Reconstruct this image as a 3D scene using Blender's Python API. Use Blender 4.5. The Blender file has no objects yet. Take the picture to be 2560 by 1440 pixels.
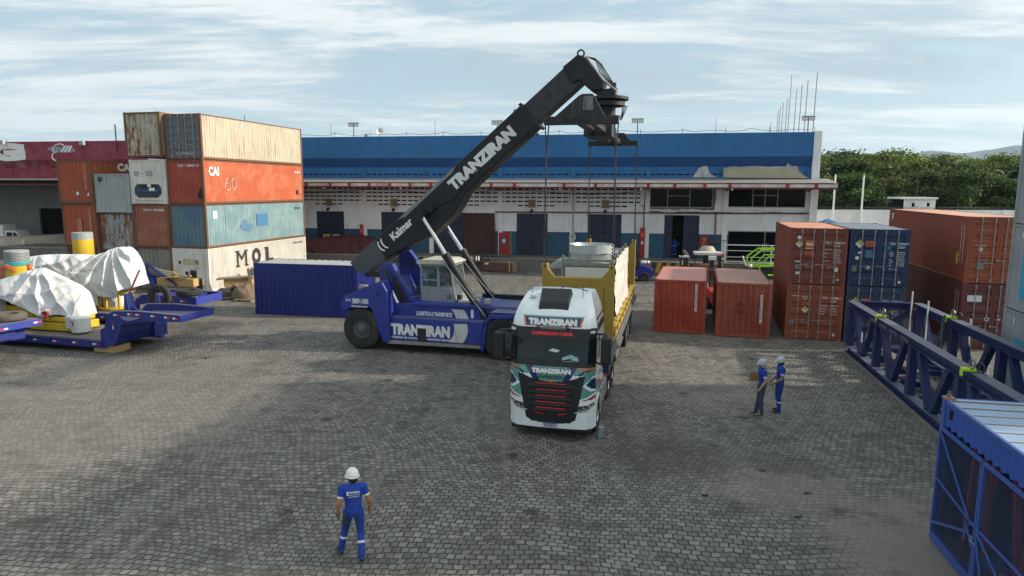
import bpy, bmesh, math, random
import numpy as np
from mathutils import Vector, Matrix, noise as mnoise
R=math.radians; PI=math.pi
SC=bpy.context.scene; COL=SC.collection
random.seed(7)
# ------------------------------------------------------------------ camera
CAM=(0.0,0.0,6.92); PITCH=0.145; ROLL=-0.004; F=1707.0
cd=bpy.data.cameras.new("camera"); cam=bpy.data.objects.new("camera",cd); COL.objects.link(cam)
cd.sensor_width=36.0; cd.lens=36.0*F/2560.0; cd.clip_start=0.1; cd.clip_end=30000
cam.matrix_world=Matrix.Translation(CAM)@Matrix.Rotation(PI/2-PITCH,4,'X')@Matrix.Rotation(-ROLL,4,'Z')
SC.camera=cam
# ------------------------------------------------------------------ sky and sun
SUN_EL=R(25); SUN_AZ=R(91)      # azimuth measured clockwise from +Y
w=bpy.data.worlds.new("World"); SC.world=w; w.use_nodes=True
nt=w.node_tree; nt.nodes.clear(); N=nt.nodes.new; Lk=nt.links.new
def mth(nt,op,a,b=None,c=None):
    n=nt.nodes.new('ShaderNodeMath'); n.operation=op
    for i,v in enumerate((a,b,c)):
        if v is None: continue
        if isinstance(v,(int,float)): n.inputs[i].default_value=v
        else: nt.links.new(v,n.inputs[i])
    return n.outputs[0]
def mix(nt,f,a,b,typ='MIX'):
    n=nt.nodes.new('ShaderNodeMix'); n.data_type='RGBA'; n.blend_type=typ
    for k,v in ((0,f),(6,a),(7,b)):
        if isinstance(v,(int,float)): n.inputs[k].default_value=v
        elif isinstance(v,tuple): n.inputs[k].default_value=(*v[:3],1)
        else: nt.links.new(v,n.inputs[k])
    return n.outputs[2]
def ramp(nt,x,a,b,lo=0.,hi=1.,smooth=True):
    n=nt.nodes.new('ShaderNodeMapRange'); n.interpolation_type='SMOOTHSTEP' if smooth else 'LINEAR'
    nt.links.new(x,n.inputs[0])
    for i,v in zip((1,2,3,4),(a,b,lo,hi)): n.inputs[i].default_value=v
    return n.outputs[0]
def nz(nt,vec,scale,detail=4,rough=.55,dist=0.,col=False):
    n=nt.nodes.new('ShaderNodeTexNoise'); n.inputs['Scale'].default_value=scale; n.inputs['Detail'].default_value=detail
    n.inputs['Roughness'].default_value=rough; n.inputs['Distortion'].default_value=dist
    if vec is not None: nt.links.new(vec,n.inputs['Vector'])
    return n.outputs['Color' if col else 'Fac']
def mapp(nt,vec,loc=(0,0,0),rot=(0,0,0),sc=(1,1,1)):
    n=nt.nodes.new('ShaderNodeMapping'); n.inputs['Location'].default_value=loc; n.inputs['Rotation'].default_value=rot; n.inputs['Scale'].default_value=sc
    nt.links.new(vec,n.inputs['Vector']); return n.outputs[0]
sky=N('ShaderNodeTexSky'); sky.sky_type='NISHITA'; sky.sun_disc=False
sky.sun_elevation=SUN_EL; sky.sun_rotation=SUN_AZ; sky.altitude=0; sky.air_density=1.0; sky.dust_density=1.2; sky.ozone_density=1.0
tc=N('ShaderNodeTexCoord'); sx=N('ShaderNodeSeparateXYZ'); Lk(tc.outputs['Generated'],sx.inputs[0])
zc=mth(nt,'ADD',mth(nt,'MAXIMUM',sx.outputs[2],0.0),0.10)
cu=mth(nt,'DIVIDE',sx.outputs[0],zc); cv=mth(nt,'DIVIDE',sx.outputs[1],zc)
cb=N('ShaderNodeCombineXYZ'); Lk(cu,cb.inputs[0]); Lk(cv,cb.inputs[1])
pv=cb.outputs[0]
n1=nz(nt,mapp(nt,pv,(3.1,1.7,0),(0,0,R(-14)),(.55,1.0,1)),1.2,11,.66,.6)
n2=nz(nt,mapp(nt,pv,(8.3,4.2,0),(0,0,R(-9)),(.30,1.5,1)),1.7,8,.66,.5)
n3=nz(nt,mapp(nt,pv,(1.3,9.2,0),(0,0,R(-16)),(.5,1.0,1)),.5,5,.5)
cl=mth(nt,'ADD',mth(nt,'MULTIPLY',n1,.60),mth(nt,'MULTIPLY',n2,.40))
cover=ramp(nt,cl,.40,.54)
shade=ramp(nt,mth(nt,'ADD',mth(nt,'MULTIPLY',n3,.45),mth(nt,'MULTIPLY',cl,.55)),.44,.55)
cloudc=mix(nt,shade,(4.0,4.85,5.35),(7.8,8.0,7.9))
hazef=ramp(nt,sx.outputs[2],0.0,.16,1.0,.0)
blue=mix(nt,.72,sky.outputs[0],(4.5,5.9,6.5))
base=mix(nt,mth(nt,'MULTIPLY',cover,.92),blue,cloudc)
base=mix(nt,mth(nt,'MULTIPLY',hazef,.45),base,(6.7,7.7,7.9))
sdir=(math.sin(SUN_AZ)*math.cos(SUN_EL),math.cos(SUN_AZ)*math.cos(SUN_EL),math.sin(SUN_EL))
dp_=N('ShaderNodeVectorMath'); dp_.operation='DOT_PRODUCT'; Lk(tc.outputs['Generated'],dp_.inputs[0]); dp_.inputs[1].default_value=sdir
glow=mth(nt,'POWER',mth(nt,'MAXIMUM',dp_.outputs['Value'],0.0),5.0)
base=mix(nt,1.0,base,mix(nt,glow,(.92,.94,.96),(2.9,2.6,2.3)),'MULTIPLY')     # thin cloud glowing round the veiled sun
bg=N('ShaderNodeBackground'); Lk(base,bg.inputs[0]); bg.inputs[1].default_value=0.100
wo=N('ShaderNodeOutputWorld'); Lk(bg.outputs[0],wo.inputs[0])
sd=Vector((math.sin(SUN_AZ)*math.cos(SUN_EL),math.cos(SUN_AZ)*math.cos(SUN_EL),math.sin(SUN_EL)))
sl=bpy.data.lights.new("sun",'SUN'); so=bpy.data.objects.new("sun",sl); COL.objects.link(so)
so.rotation_euler=sd.to_track_quat('Z','Y').to_euler(); sl.energy=4.3; sl.angle=R(2.0); sl.color=(1.0,.89,.74)
SC.view_settings.view_transform='Standard'; SC.view_settings.look='None'; SC.view_settings.exposure=0.42; SC.view_settings.gamma=1
SC.cycles.max_bounces=6; SC.cycles.transparent_max_bounces=12; SC.cycles.volume_bounces=0
# ------------------------------------------------------------------ measuring helpers (survey of the photograph)
def ray(px,py):
    c,s=math.cos(ROLL),math.sin(ROLL); a=px-1280; b=py-720
    u=c*a+s*b; v=-s*a+c*b; x=u/F; up=-v/F
    return Vector((x,math.cos(PITCH)+up*math.sin(PITCH),-math.sin(PITCH)+up*math.cos(PITCH)))
def at(px,py,z=0.):
    r=ray(px,py); return Vector(CAM)+r*((z-CAM[2])/r.z)
def atY(px,py,Y):
    r=ray(px,py); return Vector(CAM)+r*(Y/r.y)
def PL(O,yaw,off,px,py):
    u=Vector((math.cos(yaw),math.sin(yaw))); n=Vector((-math.sin(yaw),math.cos(yaw)))
    r=ray(px,py); o=Vector(O[:2])+n*off; t=o.dot(n)/(r.xy.dot(n)); P=r*t
    return ((P.xy-Vector(O[:2])).dot(u),P.z+CAM[2])
# ------------------------------------------------------------------ objects
def tag(o,label=None,cat=None,group=None,kind=None):
    if label: o['label']=label
    if cat: o['category']=cat
    if group: o['group']=group
    if kind: o['kind']=kind
    return o
def thing(name,label,cat,loc=(0,0,0),rz=0.,group=None):
    o=bpy.data.objects.new(name,None); COL.objects.link(o); o.location=loc; o.rotation_euler=(0,0,rz); o.empty_display_size=.3
    return tag(o,label,cat,group)
def children(o): return [c for c in COL.objects if c.parent==o]
def dup(root,loc,rz,label,group=None,scale=None):
    kids=CH.get(root.name) or CH.setdefault(root.name,[(c,children(c)) for c in children(root)])
    r=root.copy(); COL.objects.link(r); r.location=loc; r.rotation_euler=(0,0,rz); r['label']=label
    if group: r['group']=group
    if scale: r.scale=scale
    for c,g in kids:
        d=c.copy(); COL.objects.link(d); d.parent=r
        for e in g:
            f=e.copy(); COL.objects.link(f); f.parent=d
    return r
CH={}
class MB:
    def __init__(s): s.v=[]; s.f=[]; s.m=[]
    def add(s,vs,fs,mi=0,M=None):
        b=len(s.v)
        if M is not None: vs=[M@Vector(v) for v in vs]
        s.v+= [tuple(v) for v in vs]; s.f+=[tuple(i+b for i in f) for f in fs]; s.m+=[mi]*len(fs); return s
    def box(s,x0,x1,y0,y1,z0,z1,mi=0,M=None):
        return s.add([(x0,y0,z0),(x1,y0,z0),(x1,y1,z0),(x0,y1,z0),(x0,y0,z1),(x1,y0,z1),(x1,y1,z1),(x0,y1,z1)],
          [(0,3,2,1),(4,5,6,7),(0,1,5,4),(1,2,6,5),(2,3,7,6),(3,0,4,7)],mi,M)
    def prism(s,poly,y0,y1,mi=0,M=None,ax='y'):
        n=len(poly)
        A=sum(poly[i][0]*poly[(i+1)%n][1]-poly[(i+1)%n][0]*poly[i][1] for i in range(n))
        if A<0: poly=poly[::-1]
        if ax=='y': vs=[(p[0],y0,p[1]) for p in poly]+[(p[0],y1,p[1]) for p in poly]
        elif ax=='x': vs=[(y0,p[0],p[1]) for p in poly]+[(y1,p[0],p[1]) for p in poly]
        else: vs=[(p[0],p[1],y0) for p in poly]+[(p[0],p[1],y1) for p in poly]
        fs=[tuple(range(n)),tuple(range(2*n-1,n-1,-1))]+[(i,i+n,(i+1)%n+n,(i+1)%n) for i in range(n)]
        if ax!='y': fs=[f[::-1] for f in fs]
        return s.add(vs,fs,mi,M)
    def bar(s,a,b,wd,h=None,mi=0,up=(0,0,1)):
        a=Vector(a);b=Vector(b);h=h or wd; d=(b-a); L=d.length; d=d.normalized(); u=Vector(up)
        if abs(d.dot(u))>.98: u=Vector((0,1,0))
        sx_=d.cross(u).normalized(); u2=sx_.cross(d)
        M=Matrix((sx_,d,u2)).transposed().to_4x4(); M.translation=a
        return s.box(-wd/2,wd/2,0,L,-h/2,h/2,mi,M)
    def tube(s,pts,r,n=8,mi=0,caps=True,rs=None):
        pts=[Vector(p) for p in pts]; k=len(pts); vs=[]; prev=None
        for i,p in enumerate(pts):
            d=(pts[min(i+1,k-1)]-pts[max(i-1,0)]).normalized()
            if prev is None: a=Vector((0,0,1)) if abs(d.z)<.9 else Vector((1,0,0)); u=d.cross(a).normalized()
            else:
                u=(prev-d*prev.dot(d)); u=u.normalized() if u.length>1e-6 else d.orthogonal().normalized()
            prev=u; v=d.cross(u); rr=rs[i] if rs else r
            if not isinstance(rr,(tuple,list)): rr=(rr,rr)
            vs+=[tuple(p+u*math.cos(2*PI*j/n)*rr[0]+v*math.sin(2*PI*j/n)*rr[1]) for j in range(n)]
        fs=[(i*n+j,i*n+(j+1)%n,(i+1)*n+(j+1)%n,(i+1)*n+j) for i in range(k-1) for j in range(n)]
        if caps: fs+=[tuple(range(n))[::-1],tuple((k-1)*n+j for j in range(n))]
        return s.add(vs,fs,mi)
    def cyl(s,a,b,r,n=16,mi=0,r2=None): return s.tube([a,b],r,n,mi,True,[r,r if r2 is None else r2])
    def lathe(s,prof,c=(0,0,0),axis='z',n=24,mi=0,M=None):
        vs=[];k=len(prof)
        for r,h in prof:
            for j in range(n):
                a=2*PI*j/n; x,y=r*math.cos(a),r*math.sin(a)
                p={'z':(x,y,h),'y':(x,h,y),'x':(h,x,y)}[axis]
                vs.append((p[0]+c[0],p[1]+c[1],p[2]+c[2]))
        fs=[(i*n+j,i*n+(j+1)%n,(i+1)*n+(j+1)%n,(i+1)*n+j) for i in range(k-1) for j in range(n)]
        return s.add(vs,fs,mi,M)
    def grid(s,P,mi=0):
        a=len(P);b=len(P[0]); return s.add([q for r in P for q in r],[(i*b+j,i*b+j+1,(i+1)*b+j+1,(i+1)*b+j) for i in range(a-1) for j in range(b-1)],mi)
    def build(s,name,mats,parent=None,smooth=False,bevel=0,label=None,loc=None,recalc=True):
        me=bpy.data.meshes.new(name); me.from_pydata(s.v,[],s.f); me.polygons.foreach_set('material_index',s.m)
        for m in (mats if isinstance(mats,(list,tuple)) else [mats]): me.materials.append(m)
        if recalc:
            bm=bmesh.new(); bm.from_mesh(me); bmesh.ops.recalc_face_normals(bm,faces=bm.faces); bm.to_mesh(me); bm.free()
        if smooth:
            me.shade_smooth() if hasattr(me,'shade_smooth') else None
            try: me.set_sharp_from_angle(angle=R(38))
            except Exception: pass
        me.update(); o=bpy.data.objects.new(name,me); COL.objects.link(o)
        if parent: o.parent=parent
        if loc: o.location=loc
        if bevel:
            b=o.modifiers.new('bevel','BEVEL'); b.width=bevel; b.segments=2; b.limit_method='ANGLE'; b.angle_limit=R(40)
        if label: o['label']=label
        return o
# ------------------------------------------------------------------ materials
def lin(h):
    if isinstance(h,str):
        c=[int(h[i:i+2],16)/255 for i in (0,2,4)]; return tuple(x/12.92 if x<=.04045 else ((x+.055)/1.055)**2.4 for x in c)
    return tuple(h)
MATS={}
def newmat(name):
    m=bpy.data.materials.new(name); m.use_nodes=True; nt=m.node_tree; b=nt.nodes['Principled BSDF']; return m,nt,b
def paint(name,col,rough=.5,metal=0.,dirt=.25,rust=0.,streak=0.,bump=.0,seed=0.,dirtcol=(.10,.085,.07),fade=None,spec=.5,coat=0.,bscale=30.):
    if name in MATS: return MATS[name]
    col=lin(col); m,nt,b=newmat(name)
    t=nt.nodes.new('ShaderNodeTexCoord'); v=mapp(nt,t.outputs['Object'],(seed*3.1,seed*1.7,seed*2.3))
    c=col
    big=nz(nt,v,.7,5,.6); fine=nz(nt,v,9,4,.7)
    c=mix(nt,ramp(nt,big,.3,.7,0,.55),col,tuple(x*.72 for x in col))
    if fade is not None: c=mix(nt,ramp(nt,nz(nt,mapp(nt,v,(5,1,3)),.9,6,.65),.42,.66,0,.8),c,lin(fade))
    if dirt>0:
        st=nz(nt,mapp(nt,v,(0,0,0),(0,0,0),(7,7,.55)),1.,5,.7)
        d=mth(nt,'MULTIPLY',ramp(nt,st,.48,.75),dirt*1.4)
        d=mth(nt,'ADD',d,mth(nt,'MULTIPLY',ramp(nt,fine,.5,.8),dirt*.5))
        c=mix(nt,mth(nt,'MINIMUM',d,.85),c,dirtcol)
    rgh=rough
    if rust>0:
        r1=nz(nt,mapp(nt,v,(9,3,1),(0,0,0),(4,4,1.0)),1.1,8,.72); r2=nz(nt,mapp(nt,v,(2,8,5)),.45,4,.6)
        rf=mth(nt,'ADD',mth(nt,'MULTIPLY',r1,.72),mth(nt,'MULTIPLY',r2,.28))
        k=.70-.22*rust
        rc=mix(nt,fine,(.30,.105,.03),(.055,.022,.012))
        # pale rusty runs below the rust spots
        r3=nz(nt,mapp(nt,v,(1,4,7),(0,0,0),(9,9,.35)),1.,5,.6)
        c=mix(nt,mth(nt,'MULTIPLY',ramp(nt,r3,.52,.72),min(.75,streak)),c,(.36,.17,.06))
        c=mix(nt,ramp(nt,rf,k,k+.05),c,rc)
    elif streak>0:
        r3=nz(nt,mapp(nt,v,(1,4,7),(0,0,0),(9,9,.35)),1.,5,.6)
        c=mix(nt,mth(nt,'MULTIPLY',ramp(nt,r3,.52,.72),min(.75,streak)),c,(.30,.15,.06))
    if isinstance(c,tuple): b.inputs['Base Color'].default_value=(*c,1)
    else: nt.links.new(c,b.inputs['Base Color'])
    b.inputs['Metallic'].default_value=metal; b.inputs['Specular IOR Level'].default_value=spec
    nt.links.new(ramp(nt,fine,.2,.8,max(.05,rough-.12),min(1,rough+.15),False),b.inputs['Roughness'])
    if coat: b.inputs['Coat Weight'].default_value=coat; b.inputs['Coat Roughness'].default_value=.08
    if bump:
        bn=nt.nodes.new('ShaderNodeBump'); bn.inputs['Strength'].default_value=bump; bn.inputs['Distance'].default_value=.02
        nt.links.new(nz(nt,v,bscale,4,.6),bn.inputs['Height']); nt.links.new(bn.outputs[0],b.inputs['Normal'])
    MATS[name]=m; return m
def flat(name,col,rough=.5,metal=0.,spec=.5,emit=0):
    if name in MATS: return MATS[name]
    m,nt,b=newmat(name); b.inputs['Base Color'].default_value=(*lin(col),1); b.inputs['Roughness'].default_value=rough
    b.inputs['Metallic'].default_value=metal; b.inputs['Specular IOR Level'].default_value=spec
    t=nt.nodes.new('ShaderNodeTexCoord'); f=nz(nt,t.outputs['Object'],6,3,.6)
    nt.links.new(mix(nt,ramp(nt,f,.3,.75,0,.35),lin(col),tuple(x*.7 for x in lin(col))),b.inputs['Base Color'])
    MATS[name]=m; return m
def glass(name,col=(.02,.03,.035),rough=.04,alpha=1.,spec=.5):
    if name in MATS: return MATS[name]
    m,nt,b=newmat(name); b.inputs['Base Color'].default_value=(*col,1); b.inputs['Roughness'].default_value=rough; b.inputs['Specular IOR Level'].default_value=spec
    if alpha<1:
        b.inputs['Alpha'].default_value=alpha
    MATS[name]=m; return m
M_black=flat('black_rubber',(.018,.018,.019),.75); M_white=paint('white_letter',(.78,.78,.76),.5,dirt=.08,seed=3)
M_dark=flat('dark_steel',(.035,.037,.04),.5,.2); M_steel=paint('galvanised_bar',(.32,.33,.33),.45,.5,dirt=.35,seed=5); M_navy=paint('navy_letter',(.01,.02,.11),.5,dirt=.1)
M_blackletter=paint('black_letter',(.03,.025,.02),.6,dirt=.1,seed=9); M_redl=paint('red_letter',(.55,.03,.03),.5,dirt=.05)
# ------------------------------------------------------------------ lettering (flat cut letters standing a few mm proud)
def text_verts(s,bold=.02,xs=1.):
    cu=bpy.data.curves.new('t','FONT'); cu.body=s; cu.offset=bold; cu.resolution_u=2
    o=bpy.data.objects.new('t',cu); COL.objects.link(o); dg=bpy.context.evaluated_depsgraph_get()
    me=bpy.data.meshes.new_from_object(o.evaluated_get(dg)); bpy.data.objects.remove(o)
    vs=np.array([v.co[:] for v in me.vertices]); fs=[tuple(p.vertices) for p in me.polygons]; bpy.data.meshes.remove(me)
    lo=vs.min(0);hi=vs.max(0); vs=vs-lo; vs[:,0]/=(hi-lo)[0]; vs[:,1]/=(hi-lo)[1]
    return vs,fs
TXT={}
def lettering(s,origin,ux,uz,wd,ht,mat,parent,name='lettering',bold=.02,fn=None,label=None,shear=0.,thick=.004,multi=None):
    """text filling wd x ht with lower-left corner at origin, ux/uz unit directions"""
    key=(s,bold)
    if key not in TXT: TXT[key]=text_verts(s,bold)
    vs,fs=TXT[key]; ux=Vector(ux);uz=Vector(uz);o=Vector(origin); nn=ux.cross(uz).normalized(); mb=MB()
    if fn: V=[fn(v[0]*wd+v[1]*ht*shear,v[1]*ht) for v in vs]; mb.add(V,fs); return mb.build(name,mat,parent,label=label,recalc=False)
    P=[o+ux*(v[0]*wd+v[1]*ht*shear)+uz*(v[1]*ht) for v in vs]; mb.add(P,fs)
    if thick: mb.add([p+nn*thick for p in P],fs)
    return mb.build(name,mat,parent,label=label,recalc=False)
def plate(o,ux,uz,wd,ht,mat,parent,name='placard',th=.006,label=None,poly=None):
    o=Vector(o);ux=Vector(ux);uz=Vector(uz);nn=ux.cross(uz).normalized()
    poly=poly or [(0,0),(1,0),(1,1),(0,1)]; n=len(poly)
    a=[o+ux*(p[0]*wd)+uz*(p[1]*ht) for p in poly]; b=[p+nn*th for p in a]
    mb=MB().add(a+b,[tuple(range(n))[::-1],tuple(range(n,2*n))]+[(i,(i+1)%n,(i+1)%n+n,i+n) for i in range(n)])
    return mb.build(name,mat,parent,label=label)
# ------------------------------------------------------------------ ground and yard paving
def yard_mat():
    m,nt,b=newmat('cobble_paving'); t=nt.nodes.new('ShaderNodeTexCoord'); P=t.outputs['Object']
    def disp(vec,scale,amp,seed):
        n=nz(nt,mapp(nt,vec,(seed,seed*2,0)),scale,2,.5,0,True)
        s=nt.nodes.new('ShaderNodeVectorMath'); s.operation='SUBTRACT'; nt.links.new(n,s.inputs[0]); s.inputs[1].default_value=(.5,.5,.5)
        k=nt.nodes.new('ShaderNodeVectorMath'); k.operation='SCALE'; nt.links.new(s.outputs[0],k.inputs[0]); k.inputs['Scale'].default_value=amp
        a=nt.nodes.new('ShaderNodeVectorMath'); a.operation='ADD'; nt.links.new(vec,a.inputs[0]); nt.links.new(k.outputs[0],a.inputs[1]); return a.outputs[0]
    V=disp(disp(disp(mapp(nt,P,(0,0,0),(0,0,R(4))),.09,2.6,3.),.9,.26,7.),6.,.075,5.)
    br=nt.nodes.new('ShaderNodeTexBrick'); nt.links.new(V,br.inputs['Vector'])
    br.offset=.5; br.inputs['Scale'].default_value=1; br.inputs['Brick Width'].default_value=.18; br.inputs['Row Height'].default_value=.16
    br.inputs['Mortar Size'].default_value=.016; br.inputs['Mortar Smooth'].default_value=.35; br.inputs['Bias'].default_value=-.05
    br.inputs['Color1'].default_value=(.130,.123,.112,1); br.inputs['Color2'].default_value=(.285,.270,.245,1); br.inputs['Mortar'].default_value=(.032,.028,.024,1)
    fine=nz(nt,P,26,4,.7); big=nz(nt,mapp(nt,P,(4,2,0)),.13,5,.62); mid=nz(nt,mapp(nt,P,(1,7,0),(0,0,R(20)),(1,1.8,1)),.75,6,.65)
    c=mix(nt,ramp(nt,fine,.3,.75,0,.55),br.outputs['Color'],(.075,.07,.063))
    c=mix(nt,ramp(nt,mid,.50,.68,0,.72),c,(.055,.050,.043))                      # oily dirt
    lane=nz(nt,mapp(nt,P,(3,1,0),(0,0,R(28)),(1.6,.16,1)),.9,5,.6); c=mix(nt,ramp(nt,lane,.52,.70,0,.5),c,(.06,.056,.05))
    lane2=nz(nt,mapp(nt,P,(8,5,0),(0,0,R(-10)),(2.2,.12,1)),.7,4,.6); c=mix(nt,ramp(nt,lane2,.54,.70,0,.35),c,(.24,.22,.19))
    dust=ramp(nt,big,.50,.68,0,.5)
    c=mix(nt,mth(nt,'MULTIPLY',dust,ramp(nt,fine,.25,.7,.3,1)),c,(.225,.205,.18))
    vo=nt.nodes.new('ShaderNodeTexVoronoi'); nt.links.new(mapp(nt,P,(2,3,0)),vo.inputs['Vector']); vo.inputs['Scale'].default_value=.55; vo.inputs['Randomness'].default_value=1
    sd_=mth(nt,'ADD',vo.outputs['Distance'],mth(nt,'MULTIPLY',mth(nt,'SUBTRACT',fine,.5),.22)); c=mix(nt,ramp(nt,sd_,.05,.13,.75,0),c,(.022,.020,.018))
    sk=nz(nt,mapp(nt,P,(11,4,0)),4.2,2,.5); c=mix(nt,ramp(nt,sk,.62,.68,0,.55),c,(.05,.045,.04)); c=mix(nt,ramp(nt,sk,.30,.36,.4,0),c,(.36,.33,.29))
    # patches of fixed place: small ones trodden sand and cement dust, broad ones just paler
    sp=nt.nodes.new('ShaderNodeSeparateXYZ'); nt.links.new(P,sp.inputs[0])
    def patch(cx,cy,rx,ry,w):
        a=mth(nt,'DIVIDE',mth(nt,'SUBTRACT',sp.outputs[0],cx),rx); bb=mth(nt,'DIVIDE',mth(nt,'SUBTRACT',sp.outputs[1],cy),ry)
        d=mth(nt,'SQRT',mth(nt,'ADD',mth(nt,'MULTIPLY',a,a),mth(nt,'MULTIPLY',bb,bb)))
        d=mth(nt,'ADD',d,mth(nt,'MULTIPLY',mth(nt,'SUBTRACT',mid,.5),1.5))
        return ramp(nt,d,.45,1.15,w,0)
    pm=mth(nt,'MAXIMUM',patch(8.6,11.2,3.2,4.0,.95),patch(6.3,14.9,2.0,1.6,.55))
    pm=mth(nt,'MAXIMUM',pm,patch(-11.7,26.7,1.9,.8,.6)); pm=mth(nt,'MAXIMUM',pm,patch(-13,21.5,7,7,.42))
    pm=mth(nt,'MAXIMUM',pm,patch(-3.,36,30,5,.30))
    c=mix(nt,mth(nt,'MULTIPLY',pm,ramp(nt,fine,.2,.6,.55,1)),c,(.21,.185,.16))
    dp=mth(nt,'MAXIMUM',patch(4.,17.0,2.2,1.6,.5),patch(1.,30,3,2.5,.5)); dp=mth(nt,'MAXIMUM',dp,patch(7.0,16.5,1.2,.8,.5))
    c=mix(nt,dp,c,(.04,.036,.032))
    nt.links.new(c,b.inputs['Base Color']); nt.links.new(ramp(nt,fine,.2,.8,.62,.9),b.inputs['Roughness']); b.inputs['Specular IOR Level'].default_value=.35
    bn=nt.nodes.new('ShaderNodeBump'); bn.inputs['Strength'].default_value=.9; bn.inputs['Distance'].default_value=.018
    hh=mth(nt,'SUBTRACT',mth(nt,'MULTIPLY',fine,.35),mth(nt,'MULTIPLY',br.outputs['Fac'],mth(nt,'SUBTRACT',1.0,mth(nt,'MULTIPLY',pm,.8))))
    nt.links.new(hh,bn.inputs['Height']); nt.links.new(bn.outputs[0],b.inputs['Normal']); return m
gm=paint('far_ground',(.085,.09,.06),.95,dirt=.3)
tag(MB().box(-9000,9000,-400,9000,-1.0,-.004).build('ground',gm),kind='structure')
tag(MB().box(-110,75,-25,112,-.5,0).build('yard_paving',yard_mat()),kind='structure')
# ------------------------------------------------------------------ shipping containers
W_=2.438
def wave(L,axis_len_pos,depth,pitch):
    """trapezoid profile along length L: list of (s,d)"""
    n=max(1,round(L/pitch)); p=L/n; o=[]
    for i in range(n):
        s=i*p; o+=[(s,0),(s+p*.30,0),(s+p*.5,depth),(s+p*.80,depth)]
    o.append((L,0)); return o
def container(x,y,yaw,z,L,H,mat,label,group,front='panel',roofmat=None,framemat=None,doormat=None,back='panel',sidewave=True,frontmat=None,pitch=.278):
    T=thing('shipping_container',label,'container',(x,y,z),yaw,group)
    fm=framemat or mat; w=W_; b=MB(); P=.13
    for px_ in (0,w-P):
        for py_ in (0,L-.16): b.box(px_,px_+P,py_,py_+.16,.118,H-.118)
    for px_ in (.012,w-.012-.06):     # side rails
        b.box(px_,px_+.06,.16,L-.16,H-.075,H-.012); b.box(px_,px_+.06,.16,L-.16,.03,.17)
    for py_ in (.008,L-.008-.08):
        b.box(P,w-P,py_,py_+.08,H-.11,H-.010)
        b.box(P,w-P,py_,py_+.08,.025,.14)
    for px_ in (-.003,w-.175):
        for py_ in (-.003,L-.159):
            for zz in (0,H-.118): b.box(px_,px_+.178,py_,py_+.162,zz,zz+.118)
    b.box(.08,w-.08,.1,L-.1,.09,.13)
    b.build('frame',fm,T)
    # side walls
    for sgn in (0,1):
        xs=.022 if sgn==0 else w-.022; d=1 if sgn==0 else -1
        if sidewave: pr=wave(L-.32,0,.036,pitch)
        else: pr=[(i*(L-.32)/16+e,0.0) for i in range(17) for e in (0,)]
        A=[(xs+d*q[1],.16+q[0],.17) for q in pr]; B=[(xs+d*q[1],.16+q[0],H-.075) for q in pr]
        MB().grid([A,B]).build('side_wall',mat,T)
    # roof
    pr=wave(L-.2,0,.022,.42); A=[(.06,.1+q[0],H-.018-q[1]) for q in pr]; B=[(w-.06,.1+q[0],H-.018-q[1]) for q in pr]
    MB().grid([A,B]).build('roof',roofmat or mat,T)
    def endpanel(yy,d,m):
        pr=wave(w-2*P,0,.06,.272); A=[(P+q[0],yy+d*q[1],.14) for q in pr]; B=[(P+q[0],yy+d*q[1],H-.11) for q in pr]
        MB().grid([A,B]).build('end_wall',m,T)
    endpanel(L-.03,-1,mat)
    if front=='panel': endpanel(.03,1,frontmat or mat)
    elif front=='flat':
        MB().box(P,w-P,.02,.06,.14,H-.11).build('end_wall',frontmat or mat,T)
    elif front=='door':
        dm=doormat or mat
        for i in (0,1):
            x0=P+.01 if i==0 else w/2+.006; x1=w/2-.006 if i==0 else w-P-.01
            D=MB(); zb,zt=.15,H-.12; n=5 if H>2.7 else 4; seg=(zt-zb-.16)/n; prof=[(zb,.012),(zb+.08,.012)]
            for k in range(n):
                s=zb+.08+k*seg; prof+=[(s+seg*.22,.012),(s+seg*.34,.045),(s+seg*.72,.045),(s+seg*.84,.012)]
            prof+=[(zt,.012)]
            xa,xb=x0+.09,x1-.09
            A=[(xa,q[1],q[0]) for q in prof]; B=[(xb,q[1],q[0]) for q in prof]; D.grid([A,B])
            D.box(x0,xa,.0,.05,zb,zt); D.box(xb,x1,.0,.05,zb,zt)
            dr=D.build('door',dm,T)
            for bx in (x0+(x1-x0)*.33,x0+(x1-x0)*.80) if i==0 else (x0+(x1-x0)*.20,x0+(x1-x0)*.67):
                q=MB().cyl((bx,-.03,.06),(bx,-.03,H-.05),.019,8)
                for zz in (.10,H-.16): q.box(bx-.035,bx+.035,-.05,-.002,zz,zz+.10)
                for zz in (H*.30,H*.52,H*.72): q.box(bx-.04,bx+.04,-.045,-.002,zz,zz+.045)
                hz=H*.35 if (bx-x0)<(x1-x0)*.5 else H*.31
                dirx=1 if i==0 else -1
                if (bx-x0)>(x1-x0)*.5: dirx=-dirx if i==0 else dirx
                q.box(min(bx,bx+.30*dirx),max(bx,bx+.30*dirx),-.058,-.045,hz,hz+.03); q.box(bx+.27*dirx-.03,bx+.27*dirx+.03,-.045,-.002,hz-.02,hz+.06)
                q.build('locking_bar',M_steel,dr)
    return T
FX=((1,0,0),(0,0,1)); LX=((0,-1,0),(0,0,1)); RX=((0,1,0),(0,0,1))
def ftext(T,s,x,z,wd,ht,mat=None,bold=.02,y=-.012): return lettering(s,(x,y,z),*FX,wd,ht,mat or M_white,T,bold=bold)
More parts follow.
